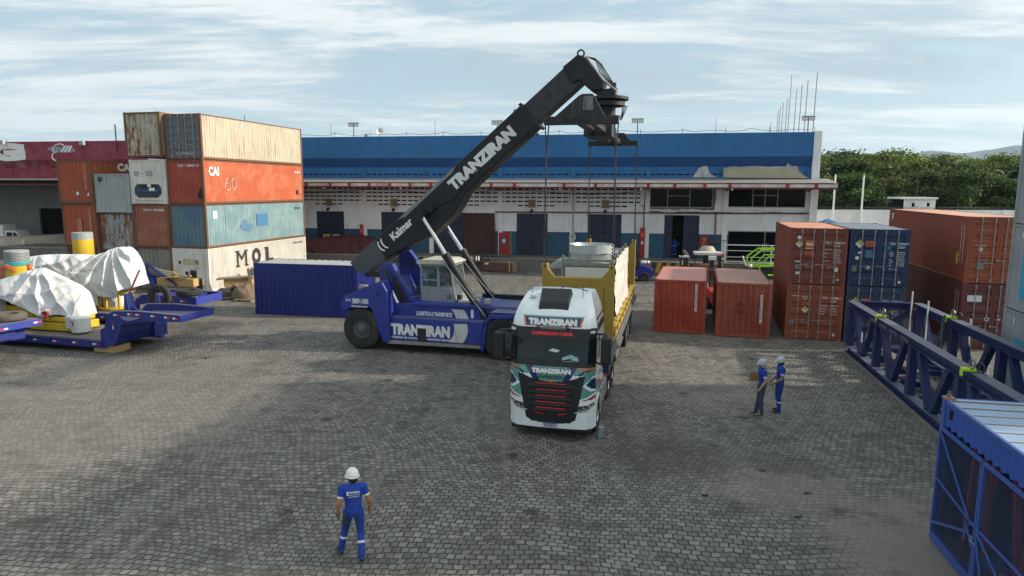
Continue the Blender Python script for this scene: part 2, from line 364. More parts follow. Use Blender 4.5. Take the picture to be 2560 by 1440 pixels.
def vtext(T,s,x,z,wd,ht,mat=None,backing=None):
    """characters stacked downward from z"""
    n=len(s)
    if backing: plate((x-.02,-.004,z-ht),*FX,wd+.04,ht+.02,backing,T,'number_strip')
    mb=MB(); st=ht/n
    for i,ch in enumerate(s):
        if ch==' ': continue
        k=(ch,.02)
        if k not in TXT: TXT[k]=text_verts(ch,.02)
        vs,fs=TXT[k]; ww=wd*.9 if ch not in '1I' else wd*.35
        mb.add([(x+v[0]*ww,-.013,z-st*(i+.9)+v[1]*st*.75) for v in vs],fs)
    return mb.build('lettering',mat or M_white,T,recalc=False)
HC=2.896; ST=2.591; L20=6.058; L40=12.192
c_orange=paint('orange_container',(.50,.10,.035),.55,dirt=.28,rust=.18,streak=.1,seed=1,fade=(.55,.17,.08))
c_orange2=paint('burnt_orange_container',(.36,.075,.025),.6,dirt=.3,rust=.16,seed=2)
c_cream=paint('rusty_cream_container',(.52,.47,.36),.6,dirt=.45,rust=.42,streak=.5,seed=3)
c_cream2=paint('very_rusty_cream_container',(.46,.43,.34),.65,dirt=.75,rust=.72,streak=.7,seed=4,dirtcol=(.07,.055,.03))
c_teal=paint('faded_teal_container',(.17,.29,.33),.55,dirt=.4,rust=.38,streak=.3,seed=5,fade=(.24,.36,.38))
c_teal2=paint('dark_teal_container',(.10,.19,.23),.6,dirt=.45,rust=.4,streak=.3,seed=6,fade=(.05,.14,.28))
c_grey=paint('pale_grey_container',(.33,.37,.38),.5,dirt=.25,rust=.12,streak=.15,seed=7)
c_dgrey=paint('grey_door_paint',(.13,.14,.155),.6,dirt=.3,rust=.05,seed=8)
c_white=paint('reefer_white',(.70,.68,.62),.45,dirt=.28,rust=.22,streak=.35,seed=9)
c_peel=paint('peeling_blue_grey',(.30,.36,.38),.7,dirt=.55,rust=.98,streak=.8,seed=10,fade=(.36,.32,.25))
c_brown=paint('dusty_red_brown',(.30,.09,.055),.65,dirt=.35,rust=.3,streak=.2,seed=11,fade=(.34,.15,.10))
c_greybrown=paint('weathered_grey',(.23,.225,.205),.65,dirt=.5,rust=.35,streak=.3,seed=12)
c_red=paint('red_container',(.34,.045,.022),.5,dirt=.25,rust=.12,seed=13,fade=(.40,.07,.035))
c_red2=paint('red_container_faded',(.29,.055,.03),.55,dirt=.3,rust=.2,seed=14,fade=(.33,.09,.05))
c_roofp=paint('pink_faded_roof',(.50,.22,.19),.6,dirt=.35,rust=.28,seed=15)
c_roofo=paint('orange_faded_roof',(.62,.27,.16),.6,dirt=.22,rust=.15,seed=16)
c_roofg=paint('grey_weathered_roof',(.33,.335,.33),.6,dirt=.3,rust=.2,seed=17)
c_tal=paint('brown_red_container',(.19,.042,.026),.5,dirt=.25,rust=.12,seed=18)
c_tcx=paint('rust_orange_container',(.27,.065,.03),.5,dirt=.3,rust=.15,seed=19)
c_blue=paint('dark_blue_container',(.012,.032,.095),.5,dirt=.22,rust=.10,seed=20)
c_blue2=paint('dark_blue_container_low',(.025,.05,.10),.55,dirt=.3,rust=.12,seed=21)
c_bright=paint('bright_blue_container',(.006,.016,.165),.4,dirt=.1,seed=22)
c_maroon=paint('maroon_container',(.13,.028,.026),.5,dirt=.3,rust=.15,seed=23)
c_mgrey=paint('light_grey_blue_container',(.30,.33,.35),.5,dirt=.22,rust=.08,streak=.12,seed=24)
c_frame_r=paint('rusty_frame_gap_shade',(.16,.07,.035),.7,dirt=.4,rust=.7,streak=.3,seed=25)  # rusty paint; on the fourth column its dark tone stands for gap shade
G_L='containers stacked at the left of the yard'; YC=-.237; CO=Vector((-20.005,44.765)); 
def cpos(k,prot):
    u=Vector((math.cos(YC),math.sin(YC))); n=Vector((-math.sin(YC),math.cos(YC)))
    return CO+u*(-W_-2.47*k)*1.13-n*prot
def cl(k,prot,lev,H,mat,label,L=L40,z=None,**kw):
    p=cpos(k,prot); t=container(p.x,p.y,YC,(lev*(H+.004) if z is None else z),L,H,mat,label,G_L,**kw); t.scale=(1.13,1,1); return t
# column next to the yard
T=cl(0,0,0,HC,c_white,'white refrigerated container with black MOL lettering on its side, bottom of its stack',front='flat',sidewave=True,pitch=.12,framemat=c_white)
mo=lettering('M',(W_+.006,3.0,1.35),*RX,1.15,1.15,M_blackletter,T,bold=.0); lettering('O',(W_+.006,4.75,1.35),*RX,1.1,1.2,M_blackletter,T,bold=.06); lettering('L',(W_+.006,6.45,1.35),*RX,1.0,1.15,M_blackletter,T,bold=.055)
sr=MB()
for yy,ww in ((2.85,.45),(3.9,.4),(6.3,.5)): sr.add([(W_+.0065,yy,1.35),(W_+.0065,yy+ww,1.35),(W_+.0065,yy+ww,1.47),(W_+.0065,yy,1.47)],[(0,1,2,3)]).add([(W_+.0065,yy,2.4),(W_+.0065,yy+ww,2.4),(W_+.0065,yy+ww,2.5),(W_+.0065,yy,2.5)],[(0,1,2,3)])
sr.build('lettering',M_blackletter,T,recalc=False)
lettering('MORU 112305 0',(W_+.006,10.3,2.45),*RX,1.4,.14,M_blackletter,T)
def reefer_front(T,style):
    if style==0:
        plate((.30,-.004,.12),*FX,1.84,2.45,paint('reefer_panel',(.62,.64,.62),.4,dirt=.2,streak=.2,seed=31),T,'front_panel',th=.02)
        M=MB()
        for i in range(9): M.cyl((.38+.21*i,-.03,2.50),(.38+.21*i,-.022,2.50),.014,6)
        for i in range(11):
            for xx in (.36,2.08): M.cyl((xx,-.03,.3+.2*i),(xx,-.022,.3+.2*i),.014,6)
        M.build('bolt_row',M_dark,T)
        for xx in (.72,1.30): plate((xx,-.026,1.78),*FX,.5,.42,paint('notice_board',(.48,.42,.28),.5,dirt=.3),T,'notice_plate')
        plate((.86,-.034,1.84),*FX,.26,.24,flat('sign_yellow',(.65,.48,.08)),T,'warning_sign',poly=[(0,0),(1,0),(.5,1)])
        plate((1.50,-.034,1.83),*FX,.24,.26,M_blackletter,T,'pictogram',poly=[(0,.75),(.5,1),(1,.6),(.85,0),(.6,.45)])
        plate((.42,-.026,1.80),*FX,.16,.26,M_dark,T,'badge',poly=[(0,.35),(.5,0),(1,.35),(1,1),(0,1)])
        ftext(T,'3691',1.5,1.55,.26,.08,M_blackletter,y=-.03)
        U=MB().box(.48,1.14,-.05,-.02,.95,1.45).build('control_box',c_white,T)
        MB().box(.86,1.06,-.062,-.05,1.05,1.35).build('display',M_black,U)
        V=MB().box(1.16,1.62,-.045,-.02,.93,1.47).build('fan_panel',paint('fan_panel',(.10,.09,.085),.6),T)
        MB().cyl((1.39,-.055,1.2),(1.39,-.045,1.2),.19,20).build('fan',M_black,V)
        MB().box(1.64,1.98,-.05,-.02,.95,1.45).build('control_box',c_white,T)
        MB().box(.42,2.02,-.055,-.02,.78,.93).build('blue_band',paint('blue_band',(.02,.10,.25),.4),T)
        q=MB().box(.46,2.0,-.03,-.02,.15,.78); random.seed(3)
        for i in range(16):
            a=random.uniform(.5,1.9); z=random.uniform(.2,.7); q.cyl((a,-.12,z),(a+random.uniform(.05,.2),-.12,z+random.uniform(-.1,.1)),random.uniform(.03,.08),8)
        q.build('compressor',M_dark,T)
        MB().box(.36,.44,-.10,-.02,.12,.9).box(2.0,2.10,-.10,-.02,.12,.9).build('guard_post',c_white,T)
    else:
        plate((.24,-.004,.2),*FX,1.96,2.4,c_white,T,'front_panel',th=.02)
        q=MB(); poly=[(.30,.62),(.52,.42),(1.92,.42),(2.14,.62),(2.14,1.05),(1.96,1.30),(.48,1.30),(.30,1.05)]
        q.prism(poly,-.035,-.022); q.build('machinery_recess',paint('blue_unit',(.015,.03,.07),.5,dirt=.2),T)
        MB().box(.5,1.95,-.075,-.036,.78,.95).build('control_box',paint('blue_unit2',(.03,.07,.16),.5),T)
        MB().box(.75,1.10,-.06,-.036,.98,1.26).build('vent_grille',M_black,T); MB().box(1.5,1.75,-.06,-.036,1.0,1.25).build('vent_grille',M_black,T)
        for a in ((1.22,1.12,.25,.18),(1.32,.86,.4,.2)): plate((a[0],-.078,a[1]),*FX,a[2],a[3],M_white,T,'label_plate')
        MB().bar((.30,-.06,.6),(.62,-.06,.28),.05).bar((2.14,-.06,.6),(1.84,-.06,.28),.05).bar((.3,-.06,.30),(2.14,-.06,.30),.06).build('guard_bar',c_white,T)
        MB().box(.6,1.8,-.08,-.03,.42,.62).build('compressor',M_dark,T)
        plate((.32,-.026,1.80),*FX,.34,.36,c_grey,T,'notice_plate'); plate((1.12,-.026,1.80),*FX,.5,.36,c_grey,T,'notice_plate'); plate((.75,-.026,1.95),*FX,.2,.05,paint('bl',(.05,.12,.5)),T,'badge')
        plate((.75,-.026,1.40),*FX,.5,.34,c_white,T,'access_hatch')
reefer_front(T,0)
T=cl(0,0,1,HC,c_teal,'long faded teal container with a square blue repaint patch, above the white MOL container',frontmat=c_teal2,framemat=c_frame_r)
plate((W_-.018,.75,1.95),*RX,.42,.5,M_white,T,'sticker',th=.003); plate((W_-.018,5.6,1.2),*RX,1.35,.9,paint('blue_patch',(.06,.20,.38),.5,dirt=.3),T,'repaint_patch',th=.003)
lettering('OF 4341',(W_-.015,10.7,2.3),*RX,.8,.16,M_blackletter,T); plate((W_-.018,3.6,.9),*RX,1.5,.9,paint('blue_patch2',(.10,.22,.33),.5,dirt=.5,seed=4),T,'repaint_patch',th=.003,poly=[(0,.4),(.25,.1),(.8,0),(1,.3),(.85,.6),(.6,.55),(.5,1),(.2,.9)])
T=cl(0,0,2,HC,c_orange,'long orange container with white CAI and a hand painted 60 on its side',frontmat=c_red,framemat=c_frame_r)
lettering('CAI',(W_-.016,.55,1.85),*RX,1.05,.62,M_white,T,bold=.05)
M_chalk=paint('chalk_paint',(.75,.68,.58),.7,dirt=.1)
q=MB(); 
def ring(q,cx,cz,rx,rz,a0=0,a1=360,n=18,th=.035,xx=W_-.012):
    pts=[(xx,cx+rx*math.cos(R(a0+(a1-a0)*i/n)),cz+rz*math.sin(R(a0+(a1-a0)*i/n))) for i in range(n+1)]; q.tube(pts,th*.5,5)
ring(q,2.45,1.15,.26,.26); q.tube([(W_-.012,2.55,1.75),(W_-.012,2.28,1.55),(W_-.012,2.19,1.15)],.018,5); ring(q,3.15,1.35,.26,.38); q.build('painted_number',M_chalk,T)
lettering('CAIU 808661 0',(W_-.016,10.9,2.25),*RX,.95,.16,M_white,T); plate((W_-.018,11.1,.55),*RX,.32,.36,M_dark,T,'sticker',th=.003)
ftext(T,'CAIU  808661 0',.75,2.42,1.4,.16,y=.014)
plate((1.95,.012,.35),*FX,.32,.8,paint('burn_mark',(.03,.015,.01),.8,dirt=.1),T,'dark_patch',th=.002,poly=[(.1,0),(.9,0),(1,.5),(.9,1),(.6,.9),(.2,.5)])
T=cl(0,0,3,HC,c_cream,'long cream container with grey doors and rust runs, topmost beside the CAI container',front='door',doormat=c_dgrey,framemat=c_frame_r)
ftext(T,'COPARRA',.75,.28,1.15,.20,paint('chalk_g',(.4,.42,.42),.7),y=-.008)
# second column
cl(1,.0,0,HC,c_greybrown,'weathered grey container at ground level behind the leaning blue ramp',framemat=c_frame_r)
T=cl(1,.05,1,HC,c_brown,'dusty red brown container directly under the reefer with the blue machinery',framemat=c_frame_r)
ftext(T,'CRXU 0838086',.7,2.42,1.45,.15,y=.014)
T=cl(1,.12,2,HC,c_white,'cream refrigerated container end with blue octagonal machinery bay',front='flat'); reefer_front(T,1)
T=cl(1,.30,3,HC,c_cream2,'badly rusted cream container standing highest at the top left of the stack',z=3*(HC+.004)+.13,framemat=c_frame_r)
ftext(T,'CC 8818',.85,1.85,.9,.2,paint('chalk_g2',(.6,.62,.6),.7),y=.014)
# third column, one lower
cl(2,.0,0,ST,c_greybrown,'dark rusted container behind the white tarpaulin, under the peeling one',framemat=c_frame_r)
cl(2,.05,1,ST,c_peel,'pale blue container with heavily peeling rusty paint',framemat=c_frame_r)
T=cl(2,.22,2,ST,c_grey,'clean pale grey container with a small dark crest at its corner',L=L20)
plate((.24,.014,2.0),*FX,.3,.36,M_dark,T,'badge',poly=[(0,.3),(.5,0),(1,.3),(1,1),(0,1)])
# fourth column; dark rusty frames also paint the gap shade between levels
cl(3,.2,0,HC,c_maroon,'dark red container at ground level under the leftmost orange pair',framemat=c_frame_r)
for lv,lb in ((1,'burnt orange container with pale patched rib, lower of the leftmost orange pair'),(2,'burnt orange container, upper of the leftmost pair, two small white stickers')):
    T=cl(3,.2+.1*lv,lv,HC,c_orange2,lb,frontmat=c_orange2,framemat=c_frame_r)
    vtext(T,'CAIU9807130' if lv==2 else 'CAIU9823409',1.98,2.62,.07,1.7)
    if lv==2:
        plate((1.28,.01,.55),*FX,.17,.22,M_white,T,'sticker'); plate((2.02,.01,.52),*FX,.16,.24,M_white,T,'sticker',poly=[(0,0),(1,0),(1,1)])
        lettering('CAI',(W_-.016,2.3,2.2),*RX,1.3,.55,M_white,T,bold=.05)
    else: plate((1.05,.012,.2),*FX,.34,1.75,paint('tan_patch',(.40,.17,.07),.6,dirt=.3),T,'repaint_patch',th=.003,poly=[(0,0),(1,0),(1,.95),(.75,.92),(.5,1),(.2,.93),(0,.95)])
# bright blue containers on the yard
A=(-14.14,37.08); 
G_B=None
YB=-.2; 
def longside(x,y,yaw,z,H,mat,label,group,**kw):
    """container lying across the view: its long wall faces the camera"""
    u=Vector((math.cos(yaw),math.sin(yaw))); p=Vector((x,y))
    # local +y along u ; local -x side faces the viewer
    return container(p.x-0*u.x,p.y,yaw-PI/2,z,L20,H,mat,label,group,**kw)
n_=Vector((-math.sin(YB),math.cos(YB)))
p=Vector(A)+n_*W_
T=container(p.x,p.y,YB-PI/2,0,L20,HC-.05,c_bright,'bright blue container lying side-on between the left stack and the reach stacker',G_B,roofmat=c_roofg,front='door')
# two red containers side by side
G_R='pair of red containers right of the truck'
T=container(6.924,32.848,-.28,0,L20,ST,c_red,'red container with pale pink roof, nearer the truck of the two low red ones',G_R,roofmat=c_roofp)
M_strip=paint('strip_white',(.62,.60,.56),.6,dirt=.2); M_num=paint('dark_numbers',(.05,.03,.03),.6)
vtext(T,'TCIU2878419 0',1.93,2.42,.07,1.35,M_num,M_strip)
T=container(9.661,31.855,-.262,0,L20,ST,c_red2,'red container with stained roof and scorched ring mark, next to the stacked pair',G_R,roofmat=paint('stained_roof',(.46,.25,.20),.6,dirt=.6,rust=.3,seed=28,dirtcol=(.16,.09,.04)))
vtext(T,'GATU1154200 0',1.98,2.05,.07,1.35,M_num,M_strip)
q=MB(); 
for k in range(9):
    a=R(20+k*36); a2=R(20+(k+1)*36) ; q.tube([(1.12+.17*math.cos(a),.016,1.42+.24*math.sin(a)),(1.12+.17*math.cos(a2)*.95,.016,1.42+.24*math.sin(a2))],.018,5)
q.tube([(1.0,.016,1.3),(1.08,.016,1.25),(1.2,.016,1.25),(1.26,.016,1.32)],.02,5); q.tube([(1.15,.016,.9),(1.15,.016,1.0)],.01,5); q.build('scorch_mark',M_num,T)
# stacked 20 ft pairs with doors
G_A='twenty foot containers stacked two high with doors facing the yard'; ax,ay,aw=12.786,31.386,-.26
M_or=paint('placard_orange',(.62,.13,.03),.5,dirt=.05); M_yel=flat('placard_yellow',(.62,.60,.05)); M_wp=flat('placard_white',(.62,.66,.66)); M_silver=paint('plate_silver',(.22,.22,.19),.4,.3)
def radio(T,x,z,s=.27):
    p=plate((x-s,-.012,z-s),*FX,2*s,2*s,M_wp,T,'hazard_placard',poly=[(.5,0),(1,.5),(.5,1),(0,.5)])
    plate((x-s,-.020,z),*FX,2*s,s,M_yel,p,'placard_top',poly=[(0,0),(1,0),(.5,1)],th=.004)
    q=MB(); cx,cz=x,z+.10
    for k in range(3):
        a=R(90+120*k+180); q.add([(cx+.02*math.cos(a),-.026,cz+.02*math.sin(a))]+[(cx+.085*math.cos(a+R(t)),-.026,cz+.085*math.sin(a+R(t))) for t in(-30,0,30)],[(0,1,2,3)])
    q.build('symbol',M_blackletter,p,recalc=False)
def disc(T,x,z,r,mat,name='round_sticker',y=-.014): return MB().cyl((x,y,z),(x,y+.004,z),r,20).build(name,mat,T)
def acol(k,lev,mat,label,**kw):
    u=Vector((math.cos(aw),math.sin(aw))); p=Vector((ax,ay))+u*(2.52*k); return container(p.x,p.y,aw,lev*(ST+.004),L20,ST,mat,label,G_A,front='door',**kw)
def smalltext(T,x,z,rows,wd=.30,mat=None,gap=.085,h=.05):
    for i,r in enumerate(rows):
      if r: ftext(T,r,x,z-i*gap,wd*(len(r)/9),h,mat,y=-.008,bold=.01)
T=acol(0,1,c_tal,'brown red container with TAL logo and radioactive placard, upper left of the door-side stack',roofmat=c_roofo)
disc(T,.38,2.15,.085,M_wp); radio(T,.40,1.86,.17); plate((.66,-.016,1.68),*FX,.36,.34,M_or,T,'logo_plate'); ftext(T,'TAL',.68,1.80,.32,.11,y=-.026,bold=.05)
plate((.66,-.016,1.64),*FX,.36,.03,M_white,T,'logo_stripe'); plate((.68,-.016,1.34),*FX,.32,.18,M_or,T,'hazard_plate'); ftext(T,'70\n2912',.74,1.37,.2,.12,M_num,y=-.026)
ftext(T,'TRLU',1.50,1.88,.24,.10,y=-.008); ftext(T,'914813 0',1.86,1.88,.46,.10,y=-.008); ftext(T,'22G1',1.86,1.74,.24,.10,y=-.008)
smalltext(T,1.48,1.60,['MAX.GROSS','','TARE','','NET','','CU.CAP.']); smalltext(T,1.86,1.60,['30.480 KG','67.200 LB','2.220 KG','4.890 LB','28.260 KG','62.310 LB','33.2 CU.M','1.173 CU.FT'])
plate((.26,-.014,1.02),*FX,.22,.06,M_wp,T,'sticker'); plate((.27,-.014,.68),*FX,.2,.24,M_silver,T,'data_plate'); plate((.30,-.014,.46),*FX,.2,.12,M_wp,T,'sticker'); plate((1.92,-.014,.62),*FX,.17,.2,M_wp,T,'sticker'); plate((2.04,-.014,.22),*FX,.12,.06,M_wp,T,'sticker')
T=acol(0,0,c_tcx,'rust orange container lettered TCXU, under the TAL container')
ftext(T,'CRONOS',.2,2.03,.34,.05,y=-.008); disc(T,.80,1.98,.09,M_wp); disc(T,.80,1.98,.055,M_dark,y=-.02); plate((.66,-.016,1.62),*FX,.3,.14,M_or,T,'hazard_plate'); ftext(T,'2912',.71,1.64,.2,.09,M_num,y=-.026); radio(T,.82,1.42,.16)
ftext(T,'TCXU',1.52,1.95,.24,.10,y=-.008); ftext(T,'166386 3',1.88,1.95,.46,.10,y=-.008); ftext(T,'22G1',1.88,1.80,.24,.10,y=-.008)
smalltext(T,1.40,1.60,['MAX.GROSS','TARE WT','PAYLOAD','CU CAP'],.36,gap=.13,h=.065); smalltext(T,1.88,1.60,['30.480 KG','2.230 KG','28.250 KG','33.2 CUM'],.30,gap=.13,h=.065)
disc(T,2.10,.28,.06,M_wp); plate((.15,-.014,.66),*FX,.22,.26,M_silver,T,'data_plate')
T=acol(1,1,c_blue,'dark blue container lettered CXDU with orange 2912 plate, upper of the blue pair',roofmat=paint('slate_roof',(.16,.19,.24),.45,dirt=.2,seed=29))
radio(T,.40,1.92,.19); plate((.66,-.016,1.80),*FX,.36,.26,M_or,T,'hazard_plate'); ftext(T,'70\n2912',.72,1.84,.24,.18,M_num,y=-.026)
ftext(T,'CXDU',1.62,1.90,.24,.10,y=-.008); ftext(T,'187245 7',1.99,1.90,.40,.10,y=-.008); ftext(T,'22G1',1.99,1.75,.24,.10,y=-.008)
smalltext(T,1.64,1.55,['MAX.','GROSS','TARE','','MAX','CARGO','CU.','CAP']); smalltext(T,1.96,1.55,['30.480 KG','67.200 LB','2.200 KG','4.850 LB','28.280 KG','62.350 LB','33.2 CUM','1.172 CUF'])
plate((.66,-.014,1.30),*FX,.30,.34,paint('patch_lb',(.05,.18,.32),.5),T,'sticker'); plate((1.52,-.014,1.68),*FX,.16,.16,paint('patch_lb',(.05,.18,.32),.5),T,'sticker'); plate((.36,-.014,1.48),*FX,.16,.09,M_wp,T,'sticker'); disc(T,.33,1.28,.085,M_wp); plate((.72,-.016,.74),*FX,.18,.18,M_wp,T,'hazard_sticker',poly=[(.5,0),(1,1),(0,1)]); plate((.14,-.014,.66),*FX,.2,.26,M_silver,T,'data_plate'); disc(T,2.12,.24,.06,M_wp)
T=acol(1,0,c_blue2,'dull dark blue container lettered TEXU, behind the end of the blue truss')
radio(T,.40,1.92,.17); plate((.64,-.016,1.90),*FX,.34,.14,M_or,T,'hazard_plate'); ftext(T,'TEXU',1.52,1.90,.24,.10,y=-.008); ftext(T,'158263 5',1.88,1.90,.46,.10,y=-.008)
smalltext(T,1.50,1.60,['MAX.GROSS','TARE','NET','CU.CAP.'],gap=.13,h=.065); smalltext(T,1.90,1.60,['30.480 KG','2.220 KG','28.260 KG','33.2 CUM'],gap=.13,h=.065); plate((1.9,-.014,.6),*FX,.2,.14,M_wp,T,'sticker')
# long maroon pair
G_E='forty foot red containers stacked two high behind the truss'; ex,ey,ew=19.709,29.544,-.251
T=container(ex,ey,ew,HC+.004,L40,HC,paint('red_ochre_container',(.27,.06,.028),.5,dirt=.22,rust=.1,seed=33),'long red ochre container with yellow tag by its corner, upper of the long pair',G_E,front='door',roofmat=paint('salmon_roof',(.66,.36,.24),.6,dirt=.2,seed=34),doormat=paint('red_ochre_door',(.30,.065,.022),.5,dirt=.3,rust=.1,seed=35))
lettering('F',(-.0+.008,L40-.5,2.25),*LX,.35,.42,M_white,T,bold=.05); lettering('xtal',(.008,L40-.35,1.65),*LX,.75,.28,M_white,T,bold=.03)
for yy,hh in ((.75,1.3),(.45,1.5)):
    q=MB()
    for i in range(13): q.box(.010,.016,yy,yy+.045,2.4-i*.13,2.4-i*.13+.085)
    q.build('number_marks',M_white,T)
plate((.016,1.15,.75),*LX,.22,.50,flat('tag_yellow',(.62,.42,.02)),T,'yellow_tag')
disc(T,.52,1.50,.09,M_wp); ftext(T,'CAI',.3,1.63,.4,.05,y=-.008); plate((.42,-.014,.62),*FX,.28,.32,M_silver,T,'data_plate')
T=container(ex,ey,ew,0,L40,HC,c_maroon,'long maroon container with blank white plate on its door, lower of the long pair',G_E,front='door')
plate((.20,-.016,2.1),*FX,.55,.28,M_wp,T,'blank_plate'); disc(T,1.02,1.35,.10,M_wp); disc(T,1.02,1.35,.06,c_maroon,y=-.02); plate((1.4,-.014,1.32),*FX,.14,.07,M_wp,T,'sticker')
for yy in (.75,.45):
    q=MB()
    for i in range(13): q.box(.010,.016,yy,yy+.045,2.4-i*.13,2.4-i*.13+.085)
    q.build('number_marks',M_white,T)
# grey stack at the right edge, with its nearer neighbour out of the frame
G_F='pale grey containers stacked along the right edge of the yard'
fy=-.247; fu=Vector((math.sin(-fy),math.cos(fy))); fo=Vector((17.188,23.509))-fu*L40
M_star=paint('light_blue_square',(.04,.36,.56),.45,dirt=.1)
labs=['pale grey container at ground level, bottom right, with light blue star panel','pale grey container second from the ground in the tall right edge stack','pale grey container third from the ground in the tall right edge stack','pale grey container fourth from the ground, reaching the top of the picture']
for i in range(4):
    T=container(fo.x,fo.y,fy,i*(HC+.004),L40,HC,c_mgrey,labs[i],G_F,front='door',framemat=c_mgrey)
    if i<2:
        s=plate((.010,L40-.95,.45),*LX,1.7,1.55,M_star,T,'logo_panel'); c_=(.0,L40-1.8,1.2)
        st=[(.5+.42*math.cos(R(90+360*k/14))*(1 if k%2==0 else .45),.5+.42*math.sin(R(90+360*k/14))*(1 if k%2==0 else .45)) for k in range(14)]
        plate((.002,L40-1.0,.5),*LX,1.6,1.45,M_white,s,'star',poly=st,th=.004)
    q=MB()
    for k in range(3): q.prism([(L40-.25-.09*k,HC-.13),(L40-.21-.09*k,HC-.13),(L40-.24-.09*k,HC-.08),(L40-.28-.09*k,HC-.08)],-.006,-.001,ax='x')
    q.build('hazard_stripe',flat('hz_or',(.6,.25,.02)),T); MB().box(-.004,.008,L40-.85,L40-.80,HC-.45,HC-.25).build('stencil_mark',M_white,T)
# ------------------------------------------------------------------ warehouse
WO=(24.5,55.5); WY=-.187
def fac(px,py,off=0.): return PL(WO,WY,-off,px,py)
def onfac(px,py,off=0.):
    s,z=fac(px,py,off); u=Vector((math.cos(WY),math.sin(WY))); n=Vector((-math.sin(WY),math.cos(WY))); p=Vector(WO)+u*s-n*off; return Vector((p.x,p.y,z))
w_blue=paint('blue_plaster',(.022,.145,.36),.75,dirt=.30,streak=.12,seed=41,bump=.4,bscale=2.,dirtcol=(.02,.05,.11))
w_blue_shade=paint('blue_soffit_shade',(.012,.075,.24),.75,dirt=.25,seed=42,dirtcol=(.01,.03,.08))  # darker copy of the blue plaster, soffit shade put into the colour
w_wain=paint('petrol_wainscot',(.018,.085,.16),.7,dirt=.3,seed=43)
w_white=paint('white_plaster',(.80,.79,.80),.8,dirt=.30,seed=44,dirtcol=(.28,.27,.25),streak=.05)
w_maroon=paint('maroon_plaster',(.25,.03,.05),.75,dirt=.35,seed=45,dirtcol=(.14,.03,.04),fade=(.30,.06,.09))
w_maroon2=paint('maroon_plaster_flaking',(.20,.015,.03),.75,dirt=.3,seed=46,rust=.0,fade=(.26,.14,.12))
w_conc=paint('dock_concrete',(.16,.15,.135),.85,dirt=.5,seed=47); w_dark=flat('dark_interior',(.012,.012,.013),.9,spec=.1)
w_door=paint('navy_door',(.012,.020,.055),.6,dirt=.25,seed=48); w_door2=paint('brown_door',(.055,.012,.012),.6,dirt=.3,seed=49)
w_red=paint('signal_red',(.34,.012,.018),.5,dirt=.2,seed=50); w_redd=paint('oxide_red_steel',(.16,.025,.025),.6,dirt=.35,seed=51)
w_roofs=paint('fibre_cement_roof',(.25,.235,.22),.85,dirt=.5,seed=52,streak=.1); w_fas=paint('fascia_board',(.68,.64,.62),.6,dirt=.35,seed=53,fade=(.50,.26,.22))
def wall_holes(name,x0,x1,z0,z1,y,holes,mat,parent,rev=.25,revmat=None):
    xs=sorted({x0,x1,*[h[0] for h in holes],*[h[1] for h in holes]}); zs=sorted({z0,z1,*[h[2] for h in holes],*[h[3] for h in holes]})
    xs=[x for x in xs if x0<=x<=x1]; zs=[z for z in zs if z0<=z<=z1]; m=MB()
    for a,b in zip(xs,xs[1:]):
        for c,d in zip(zs,zs[1:]):
            cx,cz=(a+b)/2,(c+d)/2
            if any(h[0]<cx<h[1] and h[2]<cz<h[3] for h in holes): continue
            m.add([(a,y,c),(b,y,c),(b,y,d),(a,y,d)],[(0,1,2,3)])
    for h in holes:
        a,b,c,d=max(h[0],x0),min(h[1],x1),max(h[2],z0),min(h[3],z1)
        if c>=d or a>=b: continue
        for q in (((a,c),(a,d)),((b,c),(b,d)),((a,c),(b,c)),((a,d),(b,d))):
            (p1,q1),(p2,q2)=q; m.add([(p1,y,q1),(p2,y,q2),(p2,y+rev,q2),(p1,y+rev,q1)],[(0,1,2,3)])
    return m.build(name,mat,parent,recalc=False)
WH=thing('warehouse','long blue and white loading warehouse with corrugated canopy and raised dock','warehouse',(*WO,0),WY)
XL=-52.
# upper parapet, band, lower strip
MB().prism([(-.35,9.54),(-.35,11.42),(-.05,11.46),(.25,11.46),(.25,9.54)],XL,-.55,ax='x').build('parapet',w_blue,WH)
MB().prism([(-.35,9.538),(.24,9.538),(.24,8.74),(0,8.74)],XL,-.55,ax='x').build('blue_band',w_blue_shade,WH)
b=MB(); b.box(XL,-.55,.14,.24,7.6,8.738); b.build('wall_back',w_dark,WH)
b=MB(); b.box(XL,-.55,0,.13,8.16,8.737); b.box(XL,-.55,0,.13,7.6,8.06)
x=XL
while x<-.9: b.box(x,x+.12,0,.13,8.06,8.16); x+=.56
b.build('upper_wall',w_blue,WH)
for i in range(9): MB().box(-.87-6.33*i,-.47-6.33*i,-.10,.002,7.8,8.72-.0).build('pilaster',w_blue,WH)
MB().box(-.55,.02,-.42,.3,-.0,11.5).build('corner_pillar',w_white,WH)
MB().box(XL,.0,.3,38,8.5,10.9).build('roof_deck',w_roofs,WH); MB().box(-.25,0.,.3,38,0,11.4).build('side_wall',w_white,WH)
